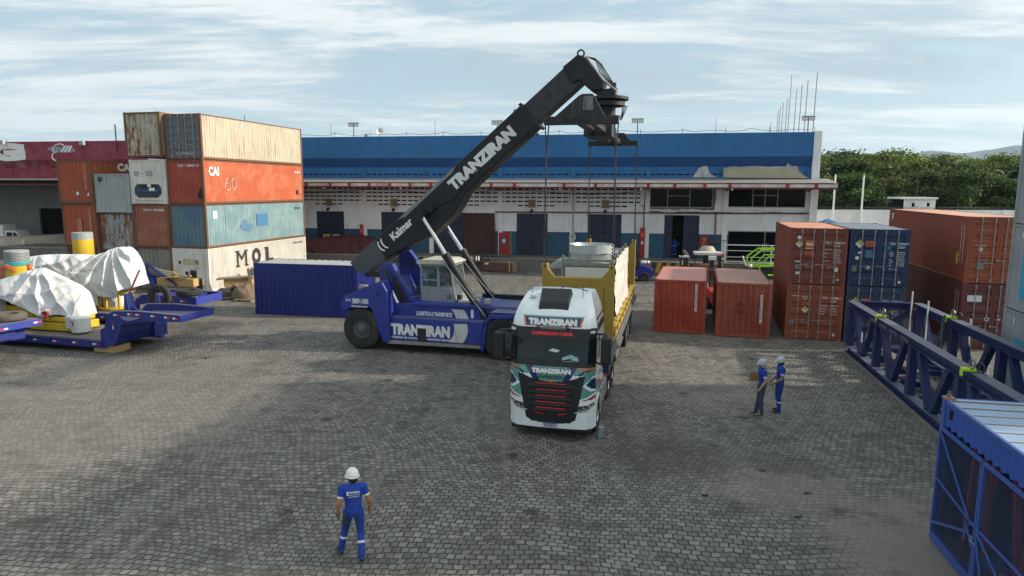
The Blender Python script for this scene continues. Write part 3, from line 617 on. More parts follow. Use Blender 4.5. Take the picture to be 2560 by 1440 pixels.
# holes
WIN=[(-13.47,-8.06,5.37,7.12),(-7.05,-.81,5.44,7.12)]
D=[(-43.41,-40.69),(-37.08,-34.38),(-32.2,-26.52),(-24.55,-21.8),(-18.31,-15.46),(-11.9,-9.04)]
holes=[(a,b_,1.1,4.75) for a,b_ in D]+[(-6.71,-.9,1.1,3.52)]+WIN
wall_holes('lower_wall',XL,-.55,1.1,3.18,0,holes,w_wain,WH); 
wall_holes('upper_white_wall',XL,-.55,3.18,5.14,0.002,holes,w_white,WH); wall_holes('office_wall',-13.95,-.55,5.14,7.62,0.002,holes,w_white,WH)
b=MB()
for i in range(6): b.box(XL,-13.95,0,.10,5.14+.355*i,5.14+.355*i+.235)
b.box(XL,-13.95,0,.1,7.27,7.62)
for i in range(6):
    x=XL+(.0 if i%2 else .0)
    while x<-14.2:
        if not(i==0 and int((x+60)/3.2)%2==0): b.box(x,x+.11,0,.10,5.375+.355*i,5.495+.355*i)
        else: b.box(x,x+.56,0,.10,5.375,5.495)
        x+=.56
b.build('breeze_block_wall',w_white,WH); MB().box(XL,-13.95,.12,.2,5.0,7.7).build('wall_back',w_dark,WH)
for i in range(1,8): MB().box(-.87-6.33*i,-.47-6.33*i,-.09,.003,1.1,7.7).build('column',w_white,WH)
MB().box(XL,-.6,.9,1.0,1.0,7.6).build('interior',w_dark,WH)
# doors
for k,(a,b_) in enumerate(D):
    leafs=[(a,(a+b_)/2),((a+b_)/2,b_)]
    if k==5: leafs=[(a,a+.69),(a+1.57,b_)]
    for j,(p,q) in enumerate(leafs):
        m=MB(); n=max(2,int((q-p)/.16)); st=(q-p-.02)/n
        for t in range(n): m.box(p+.01+t*st,p+.01+(t+1)*st-.015,.06,.09,1.12,4.73)
        m.box(p+.01,q-.01,.09,.11,1.12,4.73)
        m.build('door',w_door2 if (k==2 and j==1) else w_door,WH)
# windows
gl=glass('office_glass',(.004,.005,.007),.12,spec=.12)
def window(a,b_,c,d,mull,tr,fine):
    f=MB(); t=.05
    f.box(a,b_,-.01,.05,c,c+t+.02); f.box(a,b_,.0,.05,d-t,d); f.box(a,a+t,.0,.05,c,d); f.box(b_-t,b_,.0,.05,c,d)
    for mx in mull: f.box(mx-.03,mx+.03,-.005,.05,c,d)
    f.box(mull[0],mull[-1],-.004,.05,tr-.03,tr+.03)
    W=f.build('window',paint('window_frame_grey',(.30,.31,.32),.5),WH)
    MB().box(a+t,b_-t,.055,.065,c+t,d-t).build('pane',gl,W); return W
W1=window(-13.47,-8.06,5.37,7.12,[-11.7,-9.89],6.35,0)
MB().box(-9.8,-9.0,.10,.12,5.45,7.05).build('curtain',paint('maroon_curtain',(.10,.02,.02),.8),W1)
window(-7.05,-.81,5.44,7.12,[-4.88,-3.92,-2.95],6.42,0)
# rough cement surround of the left window
random.seed(11); 
def jag(a,b_,n,amp,z): return [(a+(b_-a)*i/n,z+random.uniform(-amp,amp)) for i in range(n+1)]
out=jag(-13.62,-7.9,24,.05,5.22)+[(-7.82+random.uniform(-.06,.06),5.3+i*.2) for i in range(10)]
MB().prism(out+[(-7.95,7.12),(-8.06,7.12),(-8.06,5.37),(-13.47,5.37),(-13.47,7.1),(-13.6,7.1)],-.008,.004).build('cement_surround',w_conc,WH)
# glazed entrance
f=MB()
for mx in (-6.71,-3.77,-1.0): f.box(mx-.03,mx+.03,-.0,.06,1.1,3.52)
f.box(-6.71,-1,.0,.06,3.44,3.52); f.box(-3.95,-3.9,-.08,-.02,1.9,2.5); f.box(-3.64,-3.59,-.08,-.02,1.9,2.5)
E_=f.build('glass_entrance',paint('window_frame_grey',(.30,.31,.32),.5),WH); MB().box(-6.68,-1.03,.07,.08,1.1,3.44).build('pane',gl,E_)
# canopy
def canopy(x0,x1,par,zw=7.78,ze=7.42,dep=3.0,mat=w_roofs,fas=w_fas):
    n=int((x1-x0)/.09); rows=[]
    for t in (0,1):
        rows.append([(x0+(x1-x0)*i/n,-.01-dep*t-.12*t,zw+(ze-zw)*t+.035*math.sin(i*2*PI*.5)+random.uniform(-.006,.006)) for i in range(n+1)])
    c=MB().grid(rows); lo=[[(p[0],p[1],p[2]-.03) for p in r] for r in rows]; c.grid(lo); c.grid([rows[1],lo[1]])
    c=c.build('canopy_roof',mat,par,recalc=False)
    MB().box(x0,x1,-dep-.05,-dep,ze-.36,ze-.10).build('fascia',fas,c)
    MB().box(x0,x1,-dep+.02,-dep+.14,ze-.5,ze-.06).build('canopy_beam',w_redd,c)
    return c
random.seed(4); CP=canopy(XL,.75,WH)
for i in range(9):
    xx=-.67-6.33*i; m=MB(); m.prism([(-.01,6.75),(-.01,7.72),(-2.9,7.40),(-2.9,7.10)],xx-.1,xx+.1,ax='x'); m.build('canopy_bracket',w_redd,CP)
for px_ in (764,823,871,921,972,1023,1075,1178,1226,1284,1408,1487,1619,1685,1760,1823,1967,2039):
    s=fac(px_,458,3.05)[0]; MB().box(s-.12,s+.12,-3.10,-3.045,7.02,7.36).build('gutter_strap',w_red,CP)
# worn patches on the wall above the canopy
ce=paint('bare_render',(.42,.38,.27),.85,dirt=.2,seed=55,dirtcol=(.3,.27,.2)); cg=paint('exposed_cement',(.33,.32,.30),.9,dirt=.5,seed=56,fade=(.55,.54,.52))
def fp(pts,y0,y1,name,mat): return MB().prism([fac(*p) for p in pts],y0,y1).build(name,mat,WH)
fp([(1805,440),(1806,416),(1830,411),(1850,413),(1880,410),(1920,412),(1962,410),(1966,402),(1972,409),(1990,410),(1991,418),(2002,430),(2018,440)],-.30,.02,'render_patch',cg)
fp([(1813,440),(1814,418),(1880,416),(1980,417),(1998,429),(2012,440)],-.315,-.302,'bare_render_patch',ce)
fp([(1728,440),(1734,431),(1741,424),(1744,417),(1752,413),(1765,411),(1768,420),(1772,430),(1788,438),(1789,440)],-.12,-.01,'render_patch',cg)
# pipes
p_=MB(); p_.tube([(-26.45,-.12,1.2),(-26.45,-.12,4.86),(-7.76,-.12,4.93),(-.3,-.12,5.02)],.055,8); p_.build('pipe',w_redd,WH)
MB().tube([(-7.76,-.12,4.93),(-7.76,-.12,2.6)],.06,8).box(-8.15,-7.4,-.3,-.02,2.48,2.6).build('pipe',w_redd,WH)
random.seed(2)
MB().tube([(-13.2+i*.65,-.16,5.0+random.uniform(-.07,.05)) for i in range(20)],.035,6).build('cable',M_black,WH)
MB().tube([(-13.85,-.1,5.55),(-13.6,-.12,5.5),(-13.6,-.1,3.4)],.04,6).build('cable',M_black,WH)
MB().tube([(-50+i*2.,-.3,6.6+.18*math.cos(i*2*PI/6.33*2/2)) for i in range(19)],.03,6).build('cable',M_black,WH)
MB().tube([(-19.6,-.14,1.1),(-19.6,-.14,7.5)],.06,8).build('drain_pipe',c_grey,WH)
# signs and fire equipment on the facade: things in their own right
def onw(s,z,off=.0):
    u=Vector((math.cos(WY),math.sin(WY))); n=Vector((-math.sin(WY),math.cos(WY))); p=Vector(WO)+u*s-n*off; return (p.x,p.y,z)
msign=paint('tan_sign',(.30,.20,.10),.6,dirt=.4)
names=['leftmost','second from the left','third from the left','fourth from the left','rightmost']
for i,(s,z) in enumerate(((-42.1,5.32),(-35.8,5.32),(-29.5,5.32),(-23.2,5.33),(-16.85,5.34))):
    t=thing('wall_sign','square tan numbered sign on the breeze block wall, %s of the five'%names[i],'sign',onw(s,z,.06),WY,'tan dock signs with lamps')
    MB().box(-.33,.33,-.03,.03,0,.62).build('sign_board',msign,t); MB().box(-.22,.22,-.036,-.031,.38,.46).box(-.2,.2,-.036,-.031,.15,.23).build('lettering',M_num,t)
    MB().box(-.38,.38,-.06,.05,-.05,0).build('sign_shelf',M_dark,t); MB().cyl((0,-.35,-.42),(0,-.12,-.3),.13,12).bar((0,-.15,-.3),(0,.1,-.1),.04).build('lamp',M_dark,t)
def notice(s,z,wd,ht,rows,label,mat=M_wp):
    t=thing('notice_board',label,'sign',onw(s,z,.08),WY)
    MB().box(0,wd,-.02,.0,0,ht).build('board',mat,t)
    for k,r in enumerate(rows): lettering(r,(wd*.1,-.024,ht*(.72-.28*k)),*FX,wd*.8,ht*.18,M_num,t,thick=0)
notice(-42.75,2.15,.65,.5,['ATENCAO','DOCA'],'yellow notice on the leftmost navy dock door',M_yel); notice(-41.8,2.15,.65,.5,['PROIBIDO','FUMAR'],'white notice on the leftmost navy dock door')
notice(-20.0+.1,2.55,.55,.42,['PROIBIDO','FUMAR'],'white notice left of the fifth navy dock door'); notice(-7.15,2.05,.32,.75,['P'],'narrow white notice beside the red pipe')
def cabinet(s,z0,wd,ht,label,kind):
    t=thing('fire_cabinet',label,'fire cabinet',onw(s,z0,.0),WY)
    bd=MB().box(0,wd,-.22,-.0-.001,0,ht).build('body',w_red,t,bevel=.01)
    if kind==0:
        MB().box(wd*.25,wd*.75,-.232,-.221,ht*.38,ht*.78).build('window',paint('dull_pane',(.10,.09,.085),.3),t); plate((wd*.36,-.234,ht*.55),*FX,wd*.26,ht*.16,M_wp,t,'sticker')
        MB().box(wd+.002,wd+.14,-.05,-.001,0,ht).build('yellow_edge',flat('edge_ochre',(.35,.22,.06)),t)
    elif kind==1:
        plate((wd*.2,-.226,ht*.70),*FX,wd*.6,ht*.14,M_or,t,'number_plate'); plate((wd*.3,-.226,ht*.45),*FX,wd*.4,ht*.10,M_wp,t,'sticker')
    else: plate((wd*.25,-.226,ht*.15),*FX,wd*.5,ht*.7,paint('hose_tan',(.35,.28,.12)),t,'hose',poly=[(.1,.9),(.6,1),(1,.85),(.7,.5),(.5,.1),(.2,0),(.45,.5),(.6,.75),(.1,.75)])
    return t
cabinet(-26.1,1.12,.95,1.95,'tall red fire cabinet with glazed hatch on the warehouse wall',0); cabinet(-39.1,1.2,.33,2.4,'slim red fire post left, by the maroon tarpaulin heap',1)
cabinet(-13.89,1.15,.42,2.5,'slim red fire post behind the blue forklift',1); cabinet(-8.97,2.2,.65,.82,'small red hose box on the blue wall right of the half open door',2)
# dock
DK=thing('loading_dock','raised concrete loading dock running along the warehouse','dock',(*WO,0),WY)
MB().box(-95,-0.2,-3.3,-.43,0,1.08).box(-95,-.6,-.43,.9,0,1.098).build('platform',w_conc,DK); MB().box(-95,-.2,-3.33,-3.05,1.084,1.13).build('dock_edge',paint('worn_edge',(.30,.28,.22),.8,dirt=.6),DK)
M_yb=paint('dock_yellow',(.45,.30,.03),.7,dirt=.45); M_bk=paint('dock_black',(.03,.03,.03),.8,dirt=.3)
for a,b_ in ((-32.6,-29.3),(-13.0,-7.6)):
    n=int((b_-a)/.36); y_=MB();k_=MB()
    for i in range(n):
        x0=a+i*.36; (y_ if i%2 else k_).prism([(x0,.25),(x0+.36,.25),(x0+.36+.22,1.06),(x0+.22,1.06)],-3.345,-3.332)
    y_.build('yellow_stripe',M_yb,DK); k_.build('black_stripe',M_bk,DK)
def rail(x0,x1,label):
    t=thing('railing',label,'railing',onw(x0,1.13,3.1),WY); m=MB(); L=x1-x0
    for z in (1.45,1.0,.5,.12): MB().bar((0,0,z),(L,0,z),.07 if z>1.3 else .045).build('rail',M_white,t)
    k=0
    while k<=L+.01: MB().box(k-.05,k+.05,-.05,.05,0,1.48).build('post',M_white,t); k+=3.45
rail(-7.2,-.3,'white tubular railing on the dock in front of the glass entrance')
# roof fittings
random.seed(5)
for i,(px_,py_,bx) in enumerate(((882,317,352),(1240,309,345),(1590,300,338),(2016,292,325))):
    p=onfac(px_,bx,-.1); s=thing('floodlight_mast',['twin floodlight mast on the blue parapet near the left stack','twin floodlight mast on the parapet behind the black boom','twin floodlight mast on the parapet right of the hanging slings','twin floodlight mast by the flagpoles at the warehouse corner'][i],'floodlight',(p.x,p.y,11.35),WY,'twin floodlights on the parapet')
    MB().cyl((0,0,0),(0,0,1.35),.04,8).bar((-.5,0,1.33),(.5,0,1.33),.06).build('pole',M_dark,s)
    for sx_ in (-.28,.28):
        L_=MB().box(sx_-.2,sx_+.2,-.06,.04,1.0,1.28).build('lamp_head',c_grey,s); MB().box(sx_-.15,sx_+.15,-.066,-.061,1.04,1.24).build('lens',M_wp,L_)
for px_,py_,r,lb in ((946,331,.32,'round white dish antenna on a short mast on the parapet'),(911,345,.24,'smaller half hidden dish on the parapet left of the mast dish')):
    p=onfac(px_,py_,-.3); t=thing('satellite_dish',lb,'dish',tuple(p),WY+.5)
    M=Matrix.Rotation(R(90),4,'X'); MB().lathe([(r*k/6,.5*r*(k/6)**2-.1) for k in range(7)]+[(r*.98,.4*r),(.01,-.13)],n=20,M=M).build('dish',M_white,t,smooth=True); MB().cyl((0,.1,-r-.6),(0,.1,0),.03,8).build('mast',M_dark,t)
wire=MB()
for zz in (0,):
    pts=[]; 
    for i in range(90): pts.append((-51.5+i*.57,-.1,11.62+.05*math.sin(i*1.1)+(.12 if i%9==0 else 0)))
    wire.tube(pts,.018,5)
for i in range(16): wire.cyl((-51.5+i*3.4,-.1,11.4),(-51.5+i*3.4,-.1,11.85),.02,5)
wire.build('barbed_wire',M_dark,WH)
for i,(px_,py_) in enumerate(((825,327),(1085,326),(1785,333),(1922,304))):
    p=onfac(px_,345,-.2); t=MB().cyl((0,0,0),(0,0,1.3 if i<3 else .9),.018,5).build('lightning_rod',M_dark,loc=(p.x,p.y,11.4)); tag(t,'thin lightning rod on the blue parapet','lightning rod','thin rods along the parapet')
# cameras under the canopy
for i,px_ in enumerate((808,1000,1183,1398,1600,1828)):
    s=fac(px_,465,2.9)[0]; t=thing('security_camera','small white camera below the canopy edge','camera',onw(s,7.0,2.85),WY,'cameras hanging under the canopy edge')
    MB().cyl((0,-.2,-.12),(0,.12,-.04),.07,8).build('body',M_white,t); MB().cyl((0,0,-.05),(0,0,.2),.03,6).build('arm',M_white,t)
# maroon warehouse to the left
WM=thing('warehouse','maroon painted warehouse section with white letter G and open loading bay','warehouse',(*WO,0),WY)
MX0,MX1=-100.,-60.4
MB().prism([(-.35,9.54),(-.35,11.30),(.25,11.34),(.25,9.54)],MX0,MX1,ax='x').build('parapet',w_maroon,WM)
MB().prism([(-.35,9.538),(.24,9.538),(.24,8.74),(0,8.74)],MX0,MX1,ax='x').build('maroon_band',w_maroon2,WM)
MB().box(MX0,MX1,0,.2,7.7,8.738).build('upper_wall',w_maroon,WM)
MB().box(-71.9-4.6,-71.5-4.6,-.1,.002,7.8,8.72).build('pilaster',w_maroon,WM)
MB().box(MX1,XL-.02,-.3,.22,0,11.3).build('white_section',w_white,WM)
wall_holes('rear_wall',MX0,MX1,1.0,7.7,4.0,[(-77.5,-73.2,1.1,4.6)],paint('shaded_grey_wall',(.22,.22,.22),.85,dirt=.4),WM)
MB().box(-78,-73,4.4,4.5,1,4.7).build('dark_opening',w_dark,WM); MB().box(MX0,MX1,.1,12,8.0,8.3).build('roof_deck',w_roofs,WM); MB().box(MX0,MX1,.1,4.0,7.55,7.68).build('ceiling',w_dark,WM)
MB().box(-60.35,-60.2,0,4.2,1,7.7).build('side_wall',w_white,WM)
random.seed(9); canopy(MX0,MX1,WM,7.72,7.55,2.6,w_roofs,w_dark)
a,z0=fac(-42,413,.36); b_,z1=fac(58,367,.36); z0=fac(20,413,.36)[1]; z1=fac(20,367,.36)[1]
lettering('G',(a,-.358,z0),*FX,b_-a,z1-z0,M_white,WM,bold=.10)
def fm(pts,y,mat,name): return MB().prism([fac(*p,.36) for p in pts],y-.006,y).build(name,mat,WM)
fm([(116,381),(124,376),(136,377),(142,372),(150,378),(162,384),(170,376),(184,380),(186,389),(160,391),(135,389),(122,386)],-.356,paint('logo_grey',(.28,.28,.33),.7),'logo_shape')
for k in range(3): fm([(148+9*k,389),(153+9*k,389),(164+9*k*.8,373),(158+9*k*.8,373)],-.366,M_white,'logo_stroke')
q=MB(); pts=[]
for i in range(13):
    s,z=fac(146+16*math.cos(R(200-i*13)),384-15*math.sin(R(200-i*13)),.36); pts.append((s,-.37,z))
q.tube(pts,.06,5); q.build('logo_arc',M_white,WM)
q=MB(); pts=[]
for i in range(10):
    s,z=fac(140+12*math.cos(R(90+i*20)),400-11*math.sin(R(90+i*20)),.36); pts.append((s,-.37,z))
q.tube(pts,.07,5); q.build('logo_arc',M_white,WM)
for i,(px_,py_) in enumerate(((202,366),(2,366))):
    p=onfac(px_,py_,.7); t=thing('wall_floodlight',['grey floodlight fixed over the maroon parapet, right one','grey floodlight at the far left end of the maroon parapet'][i],'floodlight',tuple(p),WY); MB().box(-.24,.24,-.15,.15,-.2,.2).build('lamp_head',c_grey,t,bevel=.02); MB().bar((0,0,.1),(0,.6,.25),.05).build('bracket',M_dark,t)
t=MB().cyl((0,0,0),(0,0,2.6),.06,6).build('antenna_post',M_dark,loc=tuple(onfac(290,388,.4))); tag(t,'dark post with slack wires on the white wall section','post')
t=MB().cyl((0,0,0),(0,0,2.2),.03,6).build('antenna_rod',M_dark,loc=(-14.8,55.5,11.6)); 
p=onfac(608,305,-.5); t.location=(p.x,p.y,11.4); tag(t,'tall thin rod rising behind the cream top container','antenna')
t.scale=(1,1,1.0)
# low rendered wall in front of the left bay
p0=at(-60,607,1.9); p1=at(150,596,1.9); d=(p1-p0); a_=math.atan2(d.y,d.x)
LW=thing('low_wall','low cream block wall with rust runs in front of the left bay','wall',(p0.x,p0.y,0),a_)
MB().box(0,d.xy.length+14,0,.3,0,1.9).build('wall_body',paint('cream_block_wall',(.62,.57,.49),.85,dirt=.2,streak=.45,seed=58,dirtcol=(.3,.26,.2)),LW); MB().box(0,d.xy.length+14,-.02,.32,1.902,1.98).build('coping',paint('coping',(.38,.36,.32),.8,dirt=.4),LW)
# ------------------------------------------------------------------ far boundary: wall, guard house, poles, trees, hills
bw=paint('stained_white_wall',(.78,.78,.76),.85,dirt=.35,seed=60,dirtcol=(.20,.21,.18),streak=.05)
B0=Vector((43.5,99.)); B1=Vector((96.,101.)); ba=math.atan2(*(B1-B0).yx); BL=(B1-B0).length
t=thing('boundary_wall','long stained white boundary wall topped with razor wire before the trees','wall',(B0.x,B0.y,0),ba)
MB().box(0,BL,0,.3,0,4.05).build('wall_body',bw,t)
for i in range(8): MB().box(i*7,i*7+.3,-.08,-.002,0,4.1).build('pier',bw,t)
q=MB(); pts=[]
for i in range(1300): a=i*.9; pts.append((i*BL/1300,.15+.22*math.cos(a),4.30+.22*math.sin(a)))
q.tube(pts,.02,3); q.build('razor_wire',M_dark,t)
gx=atY(2284,500,101.5)
t=thing('guard_house','small white guard house with flat roof above the boundary wall','guard house',(gx.x,101.8,0),ba)
wall_holes('walls',-2.35,2.35,0,5.6,-1.5,[(-1.15,-.65,4.5,5.05),(1.1,1.6,4.55,5.05)],bw,t); MB().box(-2.34,2.34,-1.3,1.6,0,5.55).build('shell',w_dark,t); MB().box(2.342,2.40,-1.5,1.6,0,5.6).build('side_wall',bw,t)
MB().box(-2.9,2.55,-1.8,1.8,5.6,5.86).build('roof',bw,t); MB().cyl((.4,0,5.8),(.4,0,9.6),.05,6).build('antenna',M_dark,t)
for px_,py_,lb in ((2087,429,'left of the two tall white poles by the boundary wall'),(2158,430,'right of the two tall white poles by the boundary wall')):
    p=atY(px_,py_,86); o=MB().tube([(0,0,0),(0,0,p.z-.25),(0,0,p.z)],.1,8,rs=[.13,.10,.03]).build('white_pole',M_white,loc=(p.x,p.y,0)); tag(o,lb,'pole','tall white poles')
fps=[(1933,322,1938,268),(1939,322,1943,260),(1947,322,1950,249),(1956.5,322,1960,240),(1965,322,1969.5,180),(1977,322,1982.5,217),(1990,322,1995.5,204),(2003,322,2010,192),(2026,322,2033,170)]
hh=[ (470-p[3]) for p in fps]; wd=['farthest','second farthest','third farthest','fourth farthest','tallest, fifth','fourth nearest','third nearest','second nearest','nearest']
for i,p in enumerate(fps):
    Y=76*300/hh[i] if i!=4 else 105; q=atY(p[2],p[3],Y)
    o=MB().tube([(0,0,0),(0,0,q.z-.15),(0,0,q.z)],.07,8,rs=[.10,.055,.02]).build('flagpole',paint('pole_grey',(.33,.34,.35),.4,.3),loc=(q.x-.0,q.y,0)); tag(o,'bare grey flagpole behind the warehouse roof, %s of the row'%wd[i],'flagpole','flagpoles in a row behind the warehouse'); o.rotation_euler=(0,R(.9),0)
# street lamp among trees
p=atY(2512,428,119); t=thing('street_lamp','double armed street lamp standing against the trees','street lamp',(p.x,p.y,0))
MB().tube([(0,0,0),(0,0,p.z)],.09,8,rs=[.10,.05]).build('pole',M_steel,t)
for s in (-1,1): MB().tube([(0,0,p.z-.1),(s*.5,0,p.z+.5),(s*1.5,0,p.z+.8)],.04,6).box(min(s*1.4,s*1.9),max(s*1.4,s*1.9),-.1,.1,p.z+.74,p.z+.84).build('arm',M_steel,t)
# blue gazebo behind the stacked containers
p=at(2068,552,2.4); 
p=atY(2068,545,84); t=thing('canopy_tent','small blue canopy tent behind the stacked containers','tent',(p.x,p.y,0)); zt=p.z
q=MB(); q.add([(-1.7,-1.7,zt-.7),(1.7,-1.7,zt-.7),(1.7,1.7,zt-.7),(-1.7,1.7,zt-.7),(0,0,zt+.25)],[(0,1,4),(1,2,4),(2,3,4),(3,0,4)]); q.build('cover',paint('tent_blue',(.02,.12,.30),.6),t)
for a in (-1.6,1.6):
    for c in (-1.6,1.6): MB().cyl((a,c,0),(a,c,zt-.6),.04,6).build('leg',M_white,t)
# trees
def leafmat(nm,c1,c2,c3):
    m,nt,b=newmat(nm); t=nt.nodes.new('ShaderNodeTexCoord'); f=nz(nt,t.outputs['Object'],.35,4,.6); g=nz(nt,t.outputs['Object'],2.2,3,.6)
    oi=nt.nodes.new('ShaderNodeObjectInfo')
    c=mix(nt,ramp(nt,f,.38,.62),c1,c2); c=mix(nt,mth(nt,'MULTIPLY',ramp(nt,g,.45,.7),.6),c,c3); c=mix(nt,mth(nt,'MULTIPLY',oi.outputs['Random'],.45),c,(.055,.06,.018))
    nt.links.new(c,b.inputs['Base Color']); b.inputs['Roughness'].default_value=.6; b.inputs['Specular IOR Level'].default_value=.25
    tr=nt.nodes.new('ShaderNodeBsdfTranslucent'); nt.links.new(c,tr.inputs[0]); ms=nt.nodes.new('ShaderNodeMixShader'); ms.inputs[0].default_value=.28
    nt.links.new(b.outputs[0],ms.inputs[1]); nt.links.new(tr.outputs[0],ms.inputs[2]); nt.links.new(ms.outputs[0],nt.nodes['Material Output'].inputs[0]); return m
LM=[leafmat('foliage_fresh',(.10,.17,.022),(.15,.22,.03),(.20,.25,.04)),leafmat('foliage_deep',(.03,.07,.018),(.07,.13,.026),(.12,.18,.035)),leafmat('foliage_olive',(.08,.11,.022),(.14,.16,.035),(.06,.10,.022))]
bark=paint('bark',(.10,.08,.06),.9,dirt=.4)
def tree_mesh(seed,H,Rr,mat,parent,nclump=34,per=330):
    rnd=random.Random(seed); tr=MB(); tr.tube([(0,0,0),(.15,.1,H*.2),(-.1,.2,H*.42),(0,0,H*.62)],.2,8,rs=[.30,.24,.18,.08]); 
    V=[];Fc=[]; npr=np.random.RandomState(seed)
    for k in range(nclump):
        a=rnd.uniform(0,2*PI); rr=Rr*math.sqrt(rnd.random())*.9; zf=rnd.uniform(.12,1)
        env=math.sqrt(max(.05,1-abs((zf-.45)/.62)**2.2)); c=np.array((rr*env*math.cos(a),rr*env*math.sin(a),H*(.16+.76*zf)))
        cr=rnd.uniform(.9,1.75)*Rr/4.2
        if k<9: tr.tube([(0,0,H*rnd.uniform(.25,.55)),tuple(c*.6+np.array((0,0,H*.2))),tuple(c)],.06,5,rs=[.10,.07,.03])
        d=npr.normal(size=(per,3)); d/=np.linalg.norm(d,axis=1)[:,None]; rad=cr*(npr.random_sample(per)**.42)*(1+.25*npr.normal(size=per))
        P=c+d*rad[:,None]*np.array((1.15,1.15,.72))
        for p,dd in zip(P,d):
            n=dd*.6+npr.normal(size=3)*.55+np.array((0,0,.35)); n/=np.linalg.norm(n); u=np.cross(n,npr.normal(size=3)); u/=np.linalg.norm(u); v=np.cross(n,u); s=npr.uniform(.10,.24)
            i=len(V); V+=[p-u*s-v*s*.5,p+u*s-v*s*.5,p+u*s*.7+v*s*.6,p-u*s*.7+v*s*.6]; Fc.append((i,i+1,i+2,i+3))
    tr.build('trunk',bark,parent); MB().add([tuple(x) for x in V],Fc).build('crown',mat,parent,recalc=False)
rows=[(113,50,106,5.6,9.6),(124,53,114,6.0,12.0),(137,58,124,6.3,13.6),(150,64,136,6.6,14.6)]
G_T='trees of the wood beyond the boundary wall'; protos=[]
for i in range(6):
    t=thing('tree','x','tree',(0,0,0),0,G_T); tree_mesh(20+i,10.,4.3,LM[[0,1,2,0,1,2][i]],t); protos.append(t)
random.seed(21); used=set(); rn=['front','second','third','rear']
desc=['bright green','deep green','olive green','fresh green','dark leafy','brownish green']
for ri,(Y,xa,xb,st,h) in enumerate(rows):
    x=xa+random.uniform(0,2); k=0; xs=[]
    while x<xb: xs.append(x); x+=st*random.uniform(.8,1.2)
    for k,x in enumerate(xs):
        v=random.choice([1,1,4,2,3,5,0] if ri==0 else [0,3,1,4,2,5,0,3]); y=Y+random.uniform(-3,3); s=h/10*random.uniform(.95,1.06); sc=(s*random.uniform(.95,1.15),)*2+(s,)
        lab='%s broad tree, number %d from the left in the %s row beyond the wall'%(desc[v],k+1,rn[ri])
        if v not in used: used.add(v); o=protos[v]; o.location=(x,y,0); o.rotation_euler=(0,0,random.uniform(0,6)); o.scale=sc; o['label']=lab
        else: dup(protos[v],(x,y,0),random.uniform(0,6),lab,G_T,sc)
for i,o in enumerate(protos):
    if i not in used: o.location=(70+i*6,165,0); o.scale=(1.3,1.3,1.35); o['label']='%s broad tree at the back of the wood, %s'%(desc[i],'far left far right middle left centre right edge'.split()[i])
# hills
def hills(name,prof,Y,mat,rough=6.):
    pts=[(Y*ray(px_,py_).x/ray(px_,py_).y,atY(px_,py_,Y).z) for px_,py_ in prof]; xs=np.array([p[0] for p in pts]); zs=np.array([p[1] for p in pts])
    n=160; X=np.linspace(xs[0],xs[-1],n); Z=np.interp(X,xs,zs); rowsg=[]
    for j in range(14):
        t=j/13; y=Y-900+1900*t; k=math.sin(min(1,t/.47)*PI/2) if t<.47 else math.cos((t-.47)/.53*PI/2)
        rowsg.append([(float(x),y,float(max(0,z*k+ (mnoise.noise(Vector((x/260,y/260,1)))*rough*8*k)*(0 if abs(t-.47)<.04 else 1)+mnoise.noise(Vector((x/90,y/90,3)))*rough*k))-1) for x,z in zip(X,Z)])
    o=MB().grid(rowsg).build(name,mat,None,smooth=True); tag(o,kind='structure')
hm=paint('forested_hill',(.03,.05,.05),.95,dirt=.3)
hills('hills',[(1500,440),(1900,420),(1990,395),(2040,388),(2052,386),(2072,381),(2085,372),(2096,381),(2110,389),(2130,391),(2150,388),(2180,387),(2215,386),(2245,385),(2262,378),(2275,377),(2292,380),(2310,380),(2330,374),(2350,372),(2372,375),(2400,375),(2425,371),(2450,366),(2470,365),(2500,359),(2530,358),(2570,362),(2700,350),(3100,380),(3600,440)],6000,hm)
hz=MB().box(-8500,8500,-420,8600,-2.0,560).build('haze',None); hz.data.materials.clear()
m=bpy.data.materials.new('haze_air'); m.use_nodes=True; nt=m.node_tree; nt.nodes.clear(); o_=nt.nodes.new('ShaderNodeOutputMaterial'); pv_=nt.nodes.new('ShaderNodeVolumePrincipled')
pv_.inputs['Color'].default_value=(.62,.82,1,1); pv_.inputs['Density'].default_value=.00007; pv_.inputs['Anisotropy'].default_value=.2; nt.links.new(pv_.outputs[0],o_.inputs['Volume']); hz.data.materials.append(m); tag(hz,kind='stuff')
# ------------------------------------------------------------------ reach stacker
SO=(-6.59,28.87); SY=-.28
def S(px,py,off): return PL(SO,SY,off,px,py)
r_blue=paint('stacker_blue',(.011,.026,.25),.42,dirt=.25,seed=70,dirtcol=(.07,.08,.14),fade=(.022,.045,.28)); r_top=paint('stacker_blue_dusty',(.09,.10,.24),.6,dirt=.5,seed=71,dirtcol=(.16,.15,.17))
r_boom=paint('boom_charcoal',(.012,.015,.019),.5,dirt=.3,seed=72,dirtcol=(.035,.035,.035),spec=.35); r_boom2=paint('boom_tail_grey',(.055,.07,.085),.5,dirt=.3,seed=73)
r_chrome=flat('chrome_rod',(.62,.62,.62),.18,1.0); r_cab=paint('cab_grey',(.24,.255,.27),.5,dirt=.3,seed=74); r_cabroof=paint('cab_roof',(.50,.50,.42),.6,dirt=.3,seed=75)
r_tyre=paint('dusty_tyre',(.022,.021,.020),.85,dirt=.45,seed=76,dirtcol=(.075,.068,.06)); r_hub=paint('hub_grey',(.085,.10,.11),.55,dirt=.4,seed=77); r_step=paint('step_metal',(.30,.28,.26),.6,.3,dirt=.5,seed=78)
RS=thing('reach_stacker','blue reach stacker with long charcoal boom raised over the truck','reach stacker',(*SO,0),SY)
